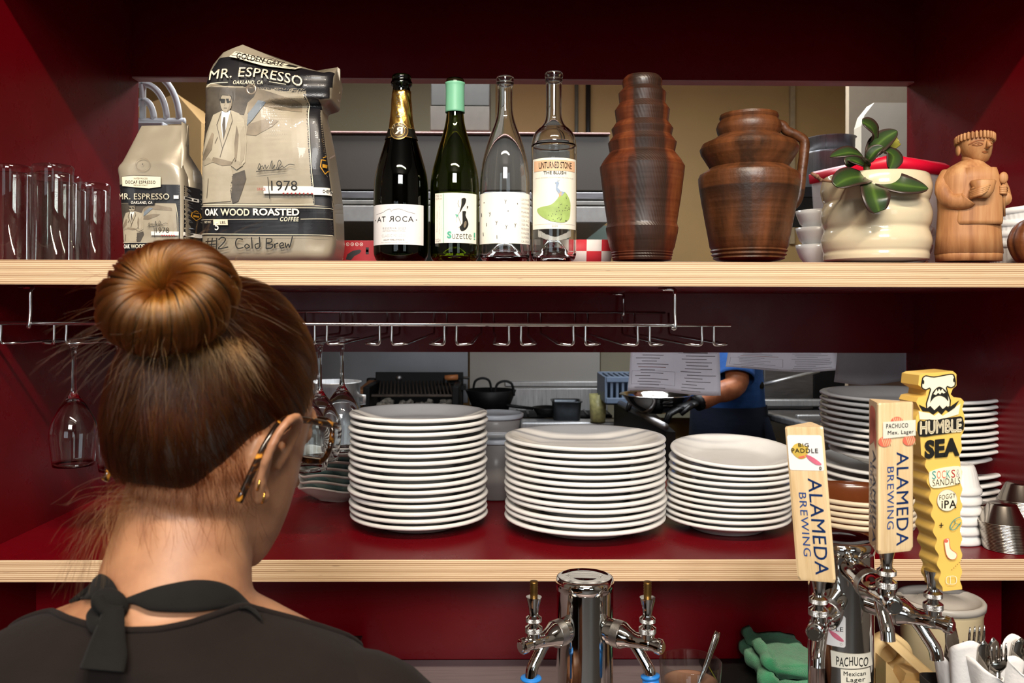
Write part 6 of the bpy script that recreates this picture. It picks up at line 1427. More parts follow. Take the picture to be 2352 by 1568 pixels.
def fold(dx, z0, z1, xx, sd, m):
    b = MB(); n = 36; R = []
    for j in range(15):
        v = j / 14; ring = []
        for i in range(n):
            a = 2 * PI * i / n; ex = math.copysign(abs(math.cos(a)) ** .5, math.cos(a)); ez = math.copysign(abs(math.sin(a)) ** .7, math.sin(a))
            x = dx + ex * (xx + .01 * noise.noise(Vector((v * 4, sd, 0)))); zc = (z0 + z1) / 2 + .008 * noise.noise(Vector((ex * 2 + sd, v * 3, 1))) + .012 * (1 if ex < -.6 else 0)
            ring.append(Vector((x, -.07 + .15 * v, max(0.0005, zc + ez * (z1 - z0) / 2 * (.9 + .25 * noise.noise(Vector((ex * 3, v * 4, sd))))))))
        R.append(ring)
    b.loft(R); return b.build('towel_fold', m, tw_)
fold(0, 0.0, .036, .048, 1.0, TWM2); fold(.006, .03, .056, .049, 5.0, TWM)
# --- big lidded tub
YTb = 1.34; ktb = K(2162, YTb); zlid = P(2162, 1372, YTb).z; rT = 88 * ktb
t = thing('lidded_tub', 'tall cloudy plastic tub with a pale lid behind the tape dispenser', 'tub', at(2162, YTb, ZC)); hT = zlid - ZC
b = MB(); b.lathe([(0, 0), (rT * .84, 0), (rT * .86, .004), (rT * .97, hT - .034), (rT * .985, hT - .032), (rT * .985, hT - .02), (rT, hT - .018), (rT, hT - .004)], seg=64); b.build('tub_wall', mat('cream_filled_plastic', 'cdbd98', .3, 0, .06, 12, coat=.2), t)
b = MB(); b.lathe([(rT * .99, hT - .010), (rT * 1.05, hT - .010), (rT * 1.06, hT - .002), (rT * 1.02, hT + .001), (rT * .93, hT), (rT * .90, hT - .005), (rT * .6, hT - .005), (rT * .56, hT - .003), (0, hT - .003)], seg=64); b.build('lid', mat('frosted_lid', 'b9b4ac', .35, 0, .05, trans=.2), t)
# --- tape dispenser
YDp = 1.24; kdp = K(2075, YDp); TD = mat('aged_beige_plastic', 'cdae78', .45, 0, .07, 20, coat=.15)
td = thing('tape_dispenser', 'beige tape dispenser with a strip of masking tape, below the middle tap', 'tape dispenser', at(2070, YDp, ZC)); zq = lambda y: P(2075, y, YDp).z - ZC
XQ = lambda x: (x - 2070) * kdp
b = MB(); b.prism([(XQ(2005), 0), (XQ(2135), 0), (XQ(2128), zq(1530)), (XQ(2112), zq(1515)), (XQ(2050), zq(1515)), (XQ(2040), zq(1545)), (XQ(2015), zq(1500)), (XQ(2005), zq(1490))], -.045, -.012); b.box((XQ(2080), -.06, zq(1540) / 2), (XQ(2125) - XQ(2040), .035, zq(1522)), bev=.004); b.build('dispenser_base', TD, td, smooth=False)
b = MB(); b.prism([(XQ(2008), 0), (XQ(2120), 0), (XQ(2095), zq(1530)), (XQ(2060), zq(1462)), (XQ(2030), zq(1478)), (XQ(2010), zq(1500))], .012, .022); b.build('side_cheek', TD, td)
b = MB(); b.lathe([(.018, -.011), (.030, -.011), (.030, .011), (.018, .011)], seg=48, close=True); b.xform(Matrix.Translation((XQ(2044), 0, zq(1500))) @ Matrix.Rotation(PI / 2, 4, 'X')); b.build('tape_roll', mat('masking_tape', 'd8bd8a', .6, 0, .05), td)
b = MB(); b.grid(lambda u, v: Vector((XQ(2020 + 30 * (1 - v) ** .8 * 0 + 62 * v + (-6 + 30 * u)), -.012 - .05 * v + .002, zq(1452 + 60 * v) + .0)), 4, 10); b.build('tape_strip', mat('masking_tape', 'd8bd8a', .6, 0, .05), td, norm=False, solid=.0003)
b = MB(); b.box((XQ(2082), -.078, zq(1524)), (XQ(2108) - XQ(2056), .003, .009)); b.box((XQ(2082), -.0785, zq(1540)), (.006, .003, .02)); b.build('cutter_blade', BLACK, td)
# --- napkin rolled cutlery standing in a dark caddy (its rim is just under the frame)
YCu = 1.06; kcu = K(2260, YCu); cd = thing('cutlery_caddy', 'dark caddy holding the napkin rolled cutlery at the lower right', 'caddy', (P(2280, 1568, YCu).x, YCu, ZC)); zcd = P(2280, 1582, YCu).z - ZC
b = MB(); W2, D2 = .072, .05
b.loft([[Vector((x, y, z)) for x, y in rrect(-W2 * f, -D2 * f, W2 * f, D2 * f, .01)] for f, z in ((.92, 0), (1, zcd), (.97, zcd), (.89, .004))]); b.build('caddy_wall', mat('dark_plastic', '1a1817', .5), cd)
NAP = mat('white_napkin', 'ece9e6', .9, 0, .02, 20, bump=.5, bscale=160, bdist=.001); CUT = mat('cutlery_steel', 'bcb8b2', .14, 1, .04)
def knife(b, p, d_, n, L): 
    b.tube([p, p + d_ * L * .5, p + d_ * L * .75, p + d_ * L * .92, p + d_ * L], [.004, .0055, .009, .0075, .0012], 10, flat=.14)
def forkm(b, p, d_, side, L):
    b.tube([p, p + d_ * L * .62], [.003, .0032], 8, flat=.4); b.tube([p + d_ * L * .6, p + d_ * L * .68, p + d_ * L * .78], [.0035, .0105, .0115], 10, flat=.15)
    for i in range(4): o_ = side * (-.009 + .006 * i); b.tube([p + d_ * L * .76 + o_, p + d_ * L * .9 + o_ * 1.02, p + d_ * L + o_], [.0019, .0017, .0008], 6)
rolls = [((2215, 1570), (2212, 1456), .0, 'napkin rolled cutlery set with a knife, leftmost and tallest in the caddy', 1), ((2268, 1590), (2262, 1500), -.015, 'napkin rolled cutlery set with fork tines up, middle of the caddy', 2), ((2335, 1590), (2348, 1468), .008, 'napkin rolled cutlery set at the right edge of the photo', 3), ((2190, 1600), (2186, 1490), .02, 'napkin rolled cutlery set with fork leaning left, partly behind the tallest roll', 2), ((2305, 1600), (2310, 1490), .022, 'napkin rolled cutlery set at the back of the caddy, between the others', 1)]
for (b0, t0, dy, lb, kind) in rolls:
    pb0, pt = P(*b0, YCu + dy), P(*t0, YCu + dy - .012); ax = (pt - pb0).normalized(); bot = pb0 - ax * .05; bot.z = max(bot.z, ZC + .012)
    t = thing('cutlery_roll', lb, 'cutlery roll', bot, 0, 'napkin rolled cutlery in the caddy')
    side = ax.cross(Vector((0, 1, 0))).normalized(); n = 24; Ln = (pt - bot).length; R = []
    fr = side.cross(ax).normalized()
    for j in range(12):
        v = j / 11; rr_ = .0135 + .0075 * v; ring = []
        for i in range(n):
            a = 2 * PI * i / n; top = (1 if j < 11 else 1) ; w2 = rr_ * (1 + .12 * math.sin(a * 3 + kind * 2 + v * 2)); cut = -.045 * v ** 4 * (0.5 + .5 * math.cos(a - kind * 1.3 - .4))
            ring.append(ax * (Ln * v + cut) + side * math.cos(a) * w2 + fr * math.sin(a) * w2 * .75)
        R.append(ring)
    b = MB(); b.loft(R, True, False); b.build('napkin', NAP, t, solid=-.0006)
    top = ax * (Ln - .09)
    b = MB(); knife(b, top + side * .004 + fr * .004, (ax + side * (.1 if kind == 1 else -.06)).normalized(), fr, .105 if kind != 3 else .09); b.build('knife', CUT, t)
    b = MB(); forkm(b, top - side * .009 - fr * .002, (ax - side * .08).normalized(), side, .10); b.build('fork', CUT, t)
# ------------------------------------------------------------------ the person in black, seen from behind
def m_skin(name, c0, c1, c2):
    t = NT(name); v = t.coord(); n = t.noise(v, 28, 4, .55); n2 = t.noise(v, 260, 3, .6)
    t.link(t.ramp(t.math('ADD', t.math('MULTIPLY', n, .8), t.math('MULTIPLY', n2, .2)), [(.3, lin(c0)), (.5, lin(c1)), (.72, lin(c2))]), t.b.inputs['Base Color'])
    t.b.inputs['Roughness'].default_value = .48; t.b.inputs['Subsurface Weight'].default_value = .25; t.b.inputs['Subsurface Radius'].default_value = (1, .35, .2); t.b.inputs['Subsurface Scale'].default_value = .006
    t.bump(n2, .08, .0006); return t.m
SKIN = m_skin('fair_skin', '8d6249', '9c7052', 'aa7d5c')
def hsec(z, w_, yb, yf, n=32, p=.9):
    out = []
    for i in range(n):
        a = 2 * PI * i / n; c, s_ = math.cos(a), math.sin(a)
        out.append(Vector((w_ * math.copysign(abs(c) ** p, c), (yb + yf) / 2 + (yf - yb) / 2 * math.copysign(abs(s_) ** p, s_), z)))
    return out
def head_mesh(b, M, ears=True):
    R = [hsec(*q) for q in ((-.094, .008, .050, .066), (-.090, .018, .040, .076), (-.078, .029, .014, .083), (-.060, .042, -.02, .087), (-.040, .053, -.054, .089), (-.015, .061, -.070, .089), (.015, .0655, -.080, .088), (.045, .0668, -.0845, .089), (.075, .0655, -.083, .085), (.100, .057, -.072, .072), (.120, .042, -.052, .052), (.132, .024, -.030, .030), (.138, .006, -.006, .008))]
    b.loft([[M @ p for p in r] for r in R])
    b.tube([M @ Vector(p) for p in ((0, .084, .03), (0, .096, .006), (0, .105, -.016), (0, .096, -.026))], [.006, .008, .012, .006], 12)
    b.tube([M @ Vector(p) for p in ((-.020, .078, -.049), (0, .088, -.048), (.020, .078, -.049))], [.003, .0055, .003], 8); b.tube([M @ Vector(p) for p in ((-.016, .077, -.056), (0, .086, -.057), (.016, .077, -.056))], [.003, .006, .003], 8)
    for s_ in (-1, 1):
        b.tube([M @ Vector((s_ * x, y, z)) for x, y, z in ((.014, .086, .046), (.030, .084, .050), (.046, .074, .042))], [.005, .006, .004], 8)
        b.ball(M @ Vector((s_ * .030, .075, .030)), .0125, 12, 8)
        if ears:
            rim = [(.066, .016, -.006), (.071, .020, .010), (.080, .018, .028), (.089, .006, .037), (.0935, -.008, .033), (.0925, -.017, .019), (.088, -.018, .003), (.081, -.014, -.013), (.075, -.007, -.026), (.071, .000, -.031), (.067, .007, -.023)]
            b.tube([M @ Vector((s_ * x, y, z)) for x, y, z in spline(rim, 4)], [.0042 + .0012 * (i > 28) for i in range(41)], 10)
            b.ball(M @ Vector((s_ * .0725, -.001, -.028)), .0072, 12, 8)
            # concave sheet between rim and skull
            c_ = Vector((.067, .006, .004))
            R2 = []
            for v in (0.15, .45, .75, 1.0): R2.append([M @ Vector((s_ * (c_.x + (x - c_.x) * v), c_.y + (y - c_.y) * v, c_.z + (z - c_.z) * v)) for x, y, z in spline(rim, 3)])
            for off in (0, .003):
                b.loft([[p + M.to_3x3() @ Vector((-s_ * off * .4, -off, 0)) for p in r] for r in R2], False, False, closed=False)
            b.tube([M @ Vector((s_ * x, y, z)) for x, y, z in ((.064, .002, -.018), (.068, -.004, 0), (.070, -.004, .018))], [.007, .009, .007], 10)
def fig_build(b, name, m, vox, smooth_it=6):
    o = b.build(name, m, None)
    r = o.modifiers.new('r', 'REMESH'); r.mode = 'VOXEL'; r.voxel_size = vox; r.use_smooth_shade = True
    sm = o.modifiers.new('s', 'SMOOTH'); sm.factor = .5; sm.iterations = smooth_it
    dg = bpy.context.evaluated_depsgraph_get(); me = bpy.data.meshes.new_from_object(o.evaluated_get(dg), depsgraph=dg)
    o.modifiers.clear(); o.data = me
    for p in me.polygons: p.use_smooth = True
    me.materials.clear(); me.materials.append(m); return o
def hand_mesh(b, wrist, direction, side, palm_n, s=1.0):
    d_, sd, pn = Vector(direction).normalized(), Vector(side).normalized(), Vector(palm_n).normalized(); w0 = Vector(wrist)
    b.tube([w0, w0 + d_ * .03 * s, w0 + d_ * .085 * s], [.025 * s, .033 * s, .038 * s], 14, flat=.42)
    for i, (o_, L) in enumerate(((-.028, .070), (-.009, .080), (.010, .075), (.028, .058))):
        p = w0 + d_ * .085 * s + sd * o_ * s; b.tube([p - d_ * .02, p, p + (d_ + pn * .25).normalized() * L * .5 * s, p + (d_ * .75 + pn * .6).normalized() * L * .95 * s], [.0085 * s, .0088 * s, .0078 * s, .006 * s], 10)
    p = w0 + d_ * .035 * s - sd * .028 * s; b.tube([p, p + (d_ * .6 - sd * .8).normalized() * .03 * s, p + (d_ * .9 - sd * .5 + pn * .3).normalized() * .062 * s], [.0115 * s, .0098 * s, .007 * s], 10)
DPH = .725                                                           # head distance
HC = P(474, 1040, DPH); PSI, PHI, RHO = math.radians(30), math.radians(15), math.radians(0)
HM = Matrix.Translation(HC) @ Matrix.Rotation(-PSI, 4, 'Z') @ Matrix.Rotation(-PHI, 4, 'X') @ Matrix.Rotation(RHO, 4, 'Y')
kP = K(430, .70)
def tring(px, py, Y, hw, dy, n=40, p=1.0, add=0):
    c = P(px, py, Y); out = []; hl, hr = (hw if isinstance(hw, tuple) else (hw, hw)); hl += add; hr += add
    for i in range(n):
        a = 2 * PI * i / n; cs, sn = math.cos(a), math.sin(a); h = (hl + (hr - hl) * (cs + 1) / 2) * kP
        out.append(Vector((c.x + h * math.copysign(abs(cs) ** p, cs), c.y + dy * math.copysign(abs(sn) ** p, sn), c.z)))
    return out
TORSO = [(448, 1085, .735, (150, 150), .052), (443, 1140, .730, (158, 156), .056), (432, 1200, .722, (160, 158), .058), (418, 1260, .713, (166, 160), .060), (406, 1320, .704, (172, 166), .063), (398, 1362, .697, (184, 172), .067), (392, 1390, .69, (226, 182), .072), (388, 1412, .688, (282, 208), .078), (385, 1438, .687, (345, 262), .086), (382, 1468, .688, (402, 325), .093), (380, 1502, .69, (452, 398), .099), (380, 1545, .693, (492, 465), .105), (380, 1600, .697, (520, 515), .11), (382, 1680, .70, (520, 520), .115), (385, 1780, .71, (500, 500), .12), (390, 1950, .72, (440, 440), .115), (395, 2180, .725, (400, 400), .108), (400, 2420, .73, (430, 430), .11), (400, 2700, .735, (470, 470), .12), (400, 2900, .74, (460, 460), .115)]
b = MB(); head_mesh(b, HM)
b.loft([tring(*q) for q in TORSO])
shl, shr = P(-95, 1655, .70), P(868, 1675, .70)
arms = []
for s_, sh in ((-1, shl), (1, shr)):
    el = sh + Vector((s_ * .06, .03, -.27)); wr = el + Vector((-s_ * .09, .20, .03)); arms.append((s_, sh, el, wr))
    b.tube(spline([sh + Vector((-s_ * .05, 0, .0)), sh, sh.lerp(el, .5) + Vector((s_ * .012, 0, 0)), el, el.lerp(wr, .5), wr], 4), [.052] * 4 + [.050] * 4 + [.046] * 4 + [.040] * 4 + [.036] * 4 + [.026], 16)
    hand_mesh(b, wr, wr - el, (-s_ * 0 - 1 if s_ > 0 else 1, 0, 0), (0, .2, -1))
hip = P(400, 2900, .74)
for s_ in (-1, 1):
    hp = hip + Vector((s_ * .085, 0, .02)); kn = Vector((hip.x + s_ * .10, .75, .42)); an = Vector((hip.x + s_ * .105, .71, .075))
    b.tube(spline([hp, hp.lerp(kn, .5), kn, kn.lerp(an, .4), an], 4), [.085] * 4 + [.075] * 4 + [.056] * 4 + [.05] * 4 + [.036], 16); b.tube([an + Vector((0, -.03, -.03)), an + Vector((s_ * .01, .08, -.045)), an + Vector((s_ * .015, .16, -.052))], [.032, .034, .02], 12)
per = fig_build(b, 'person', SKIN, .0028)
pv_ = BVHTree.FromPolygons([v.co.copy() for v in per.data.vertices], [tuple(p.vertices) for p in per.data.polygons])
def skin_at(px, py, lift):
    o_ = Vector((0, 0, EYE)); d_ = (P(px, py, 1.0) - o_).normalized(); h = pv_.ray_cast(o_, d_)
    return None if h[0] is None else h[0] - d_ * lift
tag(per, 'person seen from behind in black shirt and apron strap, hair in a high bun', 'person')
# --- black T-shirt: the torso rings pushed out, cut along a neckline, with sleeves
def m_cloth(name, c, sc_=900):
    t = NT(name); v = t.coord(); n = t.noise(v, 9, 4, .6); cc = lin(c)[:3]
    t.link(t.ramp(n, [(.3, tuple(x * .8 for x in cc)), (.7, tuple(x * 1.25 for x in cc))]), t.b.inputs['Base Color']); t.b.inputs['Roughness'].default_value = .92; t.b.inputs['Specular IOR Level'].default_value = .15; t.b.inputs['Sheen Weight'].default_value = .02
    t.bump(t.math('ADD', t.noise(v, sc_, 2), t.math('MULTIPLY', t.noise(t.coord((1, 1, 3.2)), 16, 3, .5), 6)), .28, .0016); return t.m
SHIRT = m_cloth('faded_black_jersey', '1a1412'); APRON = m_cloth('black_apron_twill', '151413', 1500)
bodybvh = None
NECK = [(100, 1396), (128, 1400), (165, 1418), (220, 1436), (300, 1446), (370, 1444), (440, 1430), (505, 1408), (556, 1390), (585, 1392), (620, 1408)]
def neck_y(px): return interp(NECK, px)
b = MB()
SH = [q for q in TORSO if q[1] >= 1362]
dense = []
for A, B in zip(SH, SH[1:]):
    for k_ in range(5): dense.append(tuple(tuple(a1 + (c1 - a1) * k_ / 5 for a1, c1 in zip(a, c)) if isinstance(a, tuple) else a + (c - a) * k_ / 5 for a, c in zip(A, B)))
dense.append(SH[-1])
RR = [tring(q[0], q[1], q[2], q[3], q[4] + .006, 120, 1.0, 13) for q in dense]
V = [[b.bm.verts.new(p + Vector((noise.noise(Vector((p.x * 9, p.y * 9, p.z * 26))) * .002, noise.noise(Vector((p.x * 7 + 5, p.y * 6, p.z * 34 + p.x * 8))) * .0055 + noise.noise(Vector((p.x * 16, 2, p.z * 60))) * .0015, 0))) for p in r] for r in RR]
def keep(p):
    px = PX0 + (p.x / p.y - .0134) * FPX; py = PY0 + (EYE - p.z) / p.y * FPX
    if p.y > .692: return p.z < ZSIDE - .9 * (p.y - .692)
    return py > neck_y(px)
ZSIDE = P(600, 1402, .692).z
Vc = [[v.co.copy() for v in r] for r in V]; b.bm.free(); b.bm = bmesh.new(); nr = len(Vc); cut = []
def col_at(j, s_): i0 = min(nr - 2, int(s_)); return Vc[i0][j].lerp(Vc[i0 + 1][j], s_ - i0)
for j in range(120):
    f = nr - 1.0
    while f > 0 and keep(col_at(j, f)): f -= .05
    cut.append(max(0, f))
for _ in range(3): cut = [(cut[j - 1] + cut[j] * 2 + cut[(j + 1) % 120]) / 4 for j in range(120)]
b.loft([[col_at(j, cut[j] + (nr - 1.001 - cut[j]) * k_ / 70) for j in range(120)] for k_ in range(71)], False, False)
edge = [col_at(j, cut[j]) for j in range(120)]
for s_, sh, el, wr in arms:
    e2 = sh.lerp(el, .62); b.tube(spline([sh + Vector((-s_ * .09, 0, .012)), sh + Vector((-s_ * .02, 0, .004)), sh + Vector((s_ * .012, 0, -.03)), e2], 5), [.058] * 5 + [.060] * 5 + [.062] * 6, 24, cap=False)
shirt = b.build('black_shirt', SHIRT, per, solid=-.002)
sb_ = None
def surf_fn(rings, extra=0.0):
    m_ = MB(); m_.loft(rings, False, False); bv = m_.bvh(); m_.bm.free()
    def f(px, py, lift):
        o_ = Vector((0, 0, EYE)); d_ = (P(px, py, 1.0) - o_).normalized(); h = bv.ray_cast(o_, d_)
        return None if h[0] is None else h[0] - d_ * lift
    return f
body_at = surf_fn([tring(*q, 80) for q in TORSO]); shirt_at = surf_fn([tring(q[0], q[1], q[2], q[3], q[4] + .006, 80, 1.0, 13) for q in TORSO])
b = MB(); b.tube(edge + edge[:1], .0028, 8, cap=False); b.build('neckline_rib', SHIRT, shirt)
# --- apron neck strap with knot and tail
st_ = bpy.data.objects.new('apron_strap', None); COL.objects.link(st_); st_.parent = per
def ribbon(name, top, bot, fn, lift, n=40, nv=6, puff=.002):
    T, B_ = spline(top, 8), spline(bot, 8); b = MB()
    def g(u, v):
        a, c = [tuple(p_ + (q_ - p_) * (u * (len(L_) - 1) - k0) for p_, q_ in zip(L_[k0], L_[min(k0 + 1, len(L_) - 1)])) for L_ in (T, B_) for k0 in (min(len(L_) - 1, int(u * (len(L_) - 1))),)]
        px, py = a[0] + (c[0] - a[0]) * v, a[1] + (c[1] - a[1]) * v
        p = fn(px, py, lift + puff * math.sin(v * PI) + .0012 * noise.noise(Vector((px * .02, py * .03, 1))))
        return p if p else P(px, py, .70)
    b.grid(g, n, nv); return b.build(name, APRON, st_, norm=False, solid=.0018)
both = lambda px, py, l: min([p for p in (body_at(px, py, l), shirt_at(px, py, l) if py > neck_y(px) else None) if p], key=lambda p: p.y, default=None)
ribbon('strap_band', [(258, 1384), (290, 1372), (350, 1350), (400, 1338), (450, 1331), (500, 1335), (540, 1352), (572, 1382), (600, 1412)], [(262, 1398), (300, 1386), (345, 1402), (400, 1405), (450, 1404), (500, 1398), (545, 1392), (575, 1402), (603, 1426)], both, .006)
ribbon('strap_band', [(262, 1372), (268, 1352), (255, 1330), (236, 1319), (222, 1328), (195, 1350), (160, 1378)], [(255, 1392), (245, 1378), (225, 1373), (205, 1376), (192, 1376), (180, 1378), (164, 1384)], both, .007, puff=.003)
b = MB(); kc_ = both(252, 1388, .012); b.ball(kc_, .0115, 18, 12, (1.25, .75, 1.0), Euler((0, .5, 0)).to_matrix()); b.tube(spline([kc_ + Vector((-.006, -.006, .008)), kc_ + Vector((.002, -.010, .0)), kc_ + Vector((.012, -.007, -.003))], 4), .0055, 10, flat=.6); b.build('strap_knot', APRON, st_)
b = MB(); lp = [both(x, y, l) for x, y, l in ((246, 1388, .012), (224, 1398, .014), (212, 1412, .016), (218, 1432, .016), (234, 1440, .013), (250, 1428, .013), (258, 1408, .013))]; b.tube(spline(lp, 5), [.0058] * 31, 10, flat=.7); b.build('strap_loop', APRON, st_)
yt0, yt1 = both(258, 1402, .010).y, shirt_at(240, 1540, .002).y
ribbon('strap_tail', [(238, 1402), (230, 1430), (214, 1465), (198, 1505), (186, 1536)], [(282, 1400), (284, 1430), (286, 1470), (290, 1508), (284, 1545)], lambda px, py, l: P(px, py, yt0 + (yt1 - yt0) * (py - 1400) / 140 - l), .007, n=44, nv=10, puff=.004)
# --- tortoiseshell glasses
def m_tort():
    t = NT('tortoiseshell'); n = t.noise(t.coord(), 95, 2, .5, 1.2); t.link(t.ramp(n, [(.46, lin('140b06')), (.58, lin('3a1c08')), (.66, lin('b87c28'))]), t.b.inputs['Base Color']); t.b.inputs['Roughness'].default_value = .12; return t.m
TORT = m_tort(); gl = bpy.data.objects.new('eyeglasses', None); COL.objects.link(gl); gl.parent = per; gl.matrix_local = HM; gl['label'] = 'tortoiseshell eyeglasses'
for s_ in (-1, 1):
    b = MB(); b.tube(spline([(s_ * .058, .094, .040), (s_ * .074, .07, .039), (s_ * .080, .02, .037), (s_ * .0800, .000, .033), (s_ * .081, -.016, .010), (s_ * .080, -.031, -.034)], 5), [.0022] * 15 + [.0027] * 11, 8, flat=1.3); b.build('temple_arm', TORT, gl)
    b = MB(); b.tube([(s_ * (.0335 + .0225 * math.copysign(abs(math.cos(a)) ** .7, math.cos(a))),   .096 - .006 * abs(math.cos(a)), .026 + .020 * math.copysign(abs(math.sin(a)) ** .8, math.sin(a))) for a in [2 * PI * i / 36 for i in range(37)]], .0024, 8); b.build('rim', TORT, gl)
    b = MB(); b.grid(lambda u, v: Vector((s_ * (.0335 + .0215 * (u * 2 - 1) * math.sqrt(max(0, 1 - (v * 2 - 1) ** 2 * .75)))  , .095, .026 + .0185 * (v * 2 - 1))), 14, 10); b.build('lens', GLASS, gl, solid=.0012)
b = MB(); b.tube(spline([(-.012, .096, .032), (0, .1, .036), (.012, .096, .032)], 4), .0024, 8); b.build('bridge', TORT, gl)
EARG = mat('gold_jewellery', 'd9a850', .15, 1, .05)
for q, r_ in (((.0795, -.014, -.019), .0048), ((.0765, -.003, -.0285), .0050)):
    b = MB(); c_ = HM @ Vector(q); b.tube([c_ + HM.to_3x3() @ Vector((.0035 * math.sin(a) * 0 + r_ * math.sin(a) * .8, -r_ * math.sin(a) * .6, -r_ * math.cos(a))) for a in [2 * PI * i / 18 for i in range(19)]], .0008, 6); b.build('earring', EARG, per)
b = MB(); b.ball(HM @ Vector((-.089, -.024, .020)), .0026); b.build('earring', EARG, per)
# --- hair: a cap, swept strands, the coiled bun and loose wisps
def m_hair(name, mel, red, rough=.32):
    t = NT(name); h = t.node('ShaderNodeBsdfHairPrincipled'); h.parametrization = 'MELANIN'
    h.inputs['Melanin'].default_value = mel; h.inputs['Melanin Redness'].default_value = red; h.inputs['Roughness'].default_value = rough; h.inputs['Radial Roughness'].default_value = .35
    h.inputs['Random Color'].default_value = .25; h.inputs['Random Roughness'].default_value = .2; t.link(h.outputs[0], t.out.inputs[0]); return t.m
HAIR = m_hair('lit_hair', .37, .95, .24); HAIRD = m_hair('shaded_hair', .66, .8, .26);  # one head of hair; lamp-lit bun and shaded scalp put into the melanin
CAPM = mat('hair_base', '1e1009', .6, 0, .4, 60, stretch=(1, 1, 1))
HE, HA = Vector((0, .006, .037)), Vector((.0695, .0955, .112))
def sc_pt(d, lift=0.0):                                              # point over the scalp in head space for direction d
    d = Vector(d).normalized(); r = 1 / math.sqrt((d.x / HA.x) ** 2 + (d.y / HA.y) ** 2 + (d.z / HA.z) ** 2); return HE + d * (r + lift)
HL = [(0, -.092, -.054), (-.026, -.088, -.055), (-.048, -.068, -.054), (-.063, -.044, -.036), (-.070, -.022, .006), (-.073, .006, .034), (-.072, .028, .018), (-.075, .050, .040), (-.062, .075, .085), (-.03, .090, .098), (0, .093, .100)]
HL = HL + [(-x, y, z) for x, y, z in HL[-2:0:-1]]
HLD = [(Vector(p) - HE).normalized() for p in HL]
def hl_dir(t):
    n = len(HLD); f = (t % 1) * n; i = int(f) % n; return HLD[i].lerp(HLD[(i + 1) % n], f - int(f)).normalized()
BUN = HM.inverted() @ P(405, 715, DPH - .060)                        # bun centre, head space
BD = (BUN - HE).normalized()
def slerp(a, c, t):
    w_ = max(1e-4, math.acos(max(-1, min(1, a.dot(c))))); return (a * math.sin((1 - t) * w_) + c * math.sin(t * w_)) / math.sin(w_)
b = MB(); R = []
for j in range(13):
    v = j / 12; R.append([HM @ sc_pt(slerp(hl_dir(i / 72), BD, v * .97), -.003 + .006 * min(1, v * 5)) for i in range(72)])
b.loft(R, False, True); b.build('hair_cap', CAPM, per)
def strands(name, curves, m, rad, par=per):
    hc = bpy.data.hair_curves.new(name); hc.add_curves([len(c) for c in curves])
    flat = [x for c in curves for p in c for x in p[:3]]; hc.attributes['position'].data.foreach_set('vector', flat)
    ra = hc.attributes.get('radius') or hc.attributes.new('radius', 'FLOAT', 'POINT'); rv = []
    for c in curves:
        n = len(c)
        for i in range(n): rv.append(rad * (1 if i < n * .7 else max(.25, 1 - (i / n - .7) * 2.4)))
    ra.data.foreach_set('value', rv); hc.materials.append(m); o = bpy.data.objects.new(name, hc); COL.objects.link(o); o.parent = par; return o
random.seed(21); rn = random.uniform; sw = []
CL_ = [(random.random(), rn(-.08, .08), rn(0, .0035), Vector((rn(-1, 1), rn(-1, 1), rn(-1, 1)))) for _ in range(420)]
for i in range(6000):
    cl = CL_[i % 420]; t = cl[0] + rn(-.006, .006); d0 = hl_dir(t); s0 = random.random() ** 1.6 * .55
    d0 = slerp(d0, BD, s0); ax_ = Vector((rn(-1, 1), rn(-1, 1), rn(-1, 1))); d1 = (BD + (ax_ * .05 + cl[3] * .2)).normalized(); pts = []; tw_a = cl[1] + rn(-.02, .02); lf_ = cl[2] + rn(.001, .0035)
    for k_ in range(11):
        u = k_ / 10; d_ = slerp(d0, d1, u * .98); d_ = (d_ + BD.cross(d0) * tw_a * math.sin(u * PI)).normalized()
        pts.append(HM @ sc_pt(d_, .0005 + lf_ * min(1, u * 3.5 + s0) + .0015 * noise.noise(Vector((t * 60, u * 3, 0))) + .010 * max(0, u - .75)))
    sw.append(pts)
strands('hair', sw, HAIRD, .00012)
# bun: hair wound around a ring whose axis points back and up
BC = P(386, 682, DPH - .078); AX = Vector((-.12, -.80, .62)).normalized(); U = AX.cross(Vector((0, 0, 1))).normalized(); W = U.cross(AX).normalized()
def bunp(th, ph, r, R0=.0285, q=1.0): 
    e = U * math.cos(th) + W * math.sin(th) * .92; return BC + e * (R0 + r * math.cos(ph)) + AX * (r * math.sin(ph) * q)
b = MB(); b.loft([[bunp(2 * PI * j / 48, 2 * PI * i / 24, .0212) for i in range(24)] for j in range(49)], False, False); bun_base = b.build('hair_bun', CAPM, per)
bw_ = []
BCL = [((q_ + rn(-.5, .5)) / 300 * 2 * PI, rn(-.35, .35), rn(0, .0034), rn(-.35, .35), rn(-.3, .3)) for q_ in range(300)]
for i in range(6000):
    cb = BCL[i % 300]; jit = rn(-.03, .03); th0 = cb[0] + jit; tw_ = .75 + .35 * math.sin(cb[0] * 2 + .7) + cb[1] * .35; r0 = .0222 + .0022 * noise.noise(Vector((math.cos(cb[0]) * 2.2, math.sin(cb[0]) * 2.2, 4))) + cb[2] - jit * jit * 1.4 + rn(0, .0007); ph0, ph1 = PI * 1.0 + cb[3], -PI * .55 + cb[4]
    bw_.append([bunp(th0 + tw_ * (k_ / 13) + .05 * noise.noise(Vector((cb[0] * 5, k_ * .3, 0))), ph0 + (ph1 - ph0) * k_ / 13, r0 + .0012 * noise.noise(Vector((cb[0] * 9, k_ * .4, 3)))) for k_ in range(14)])
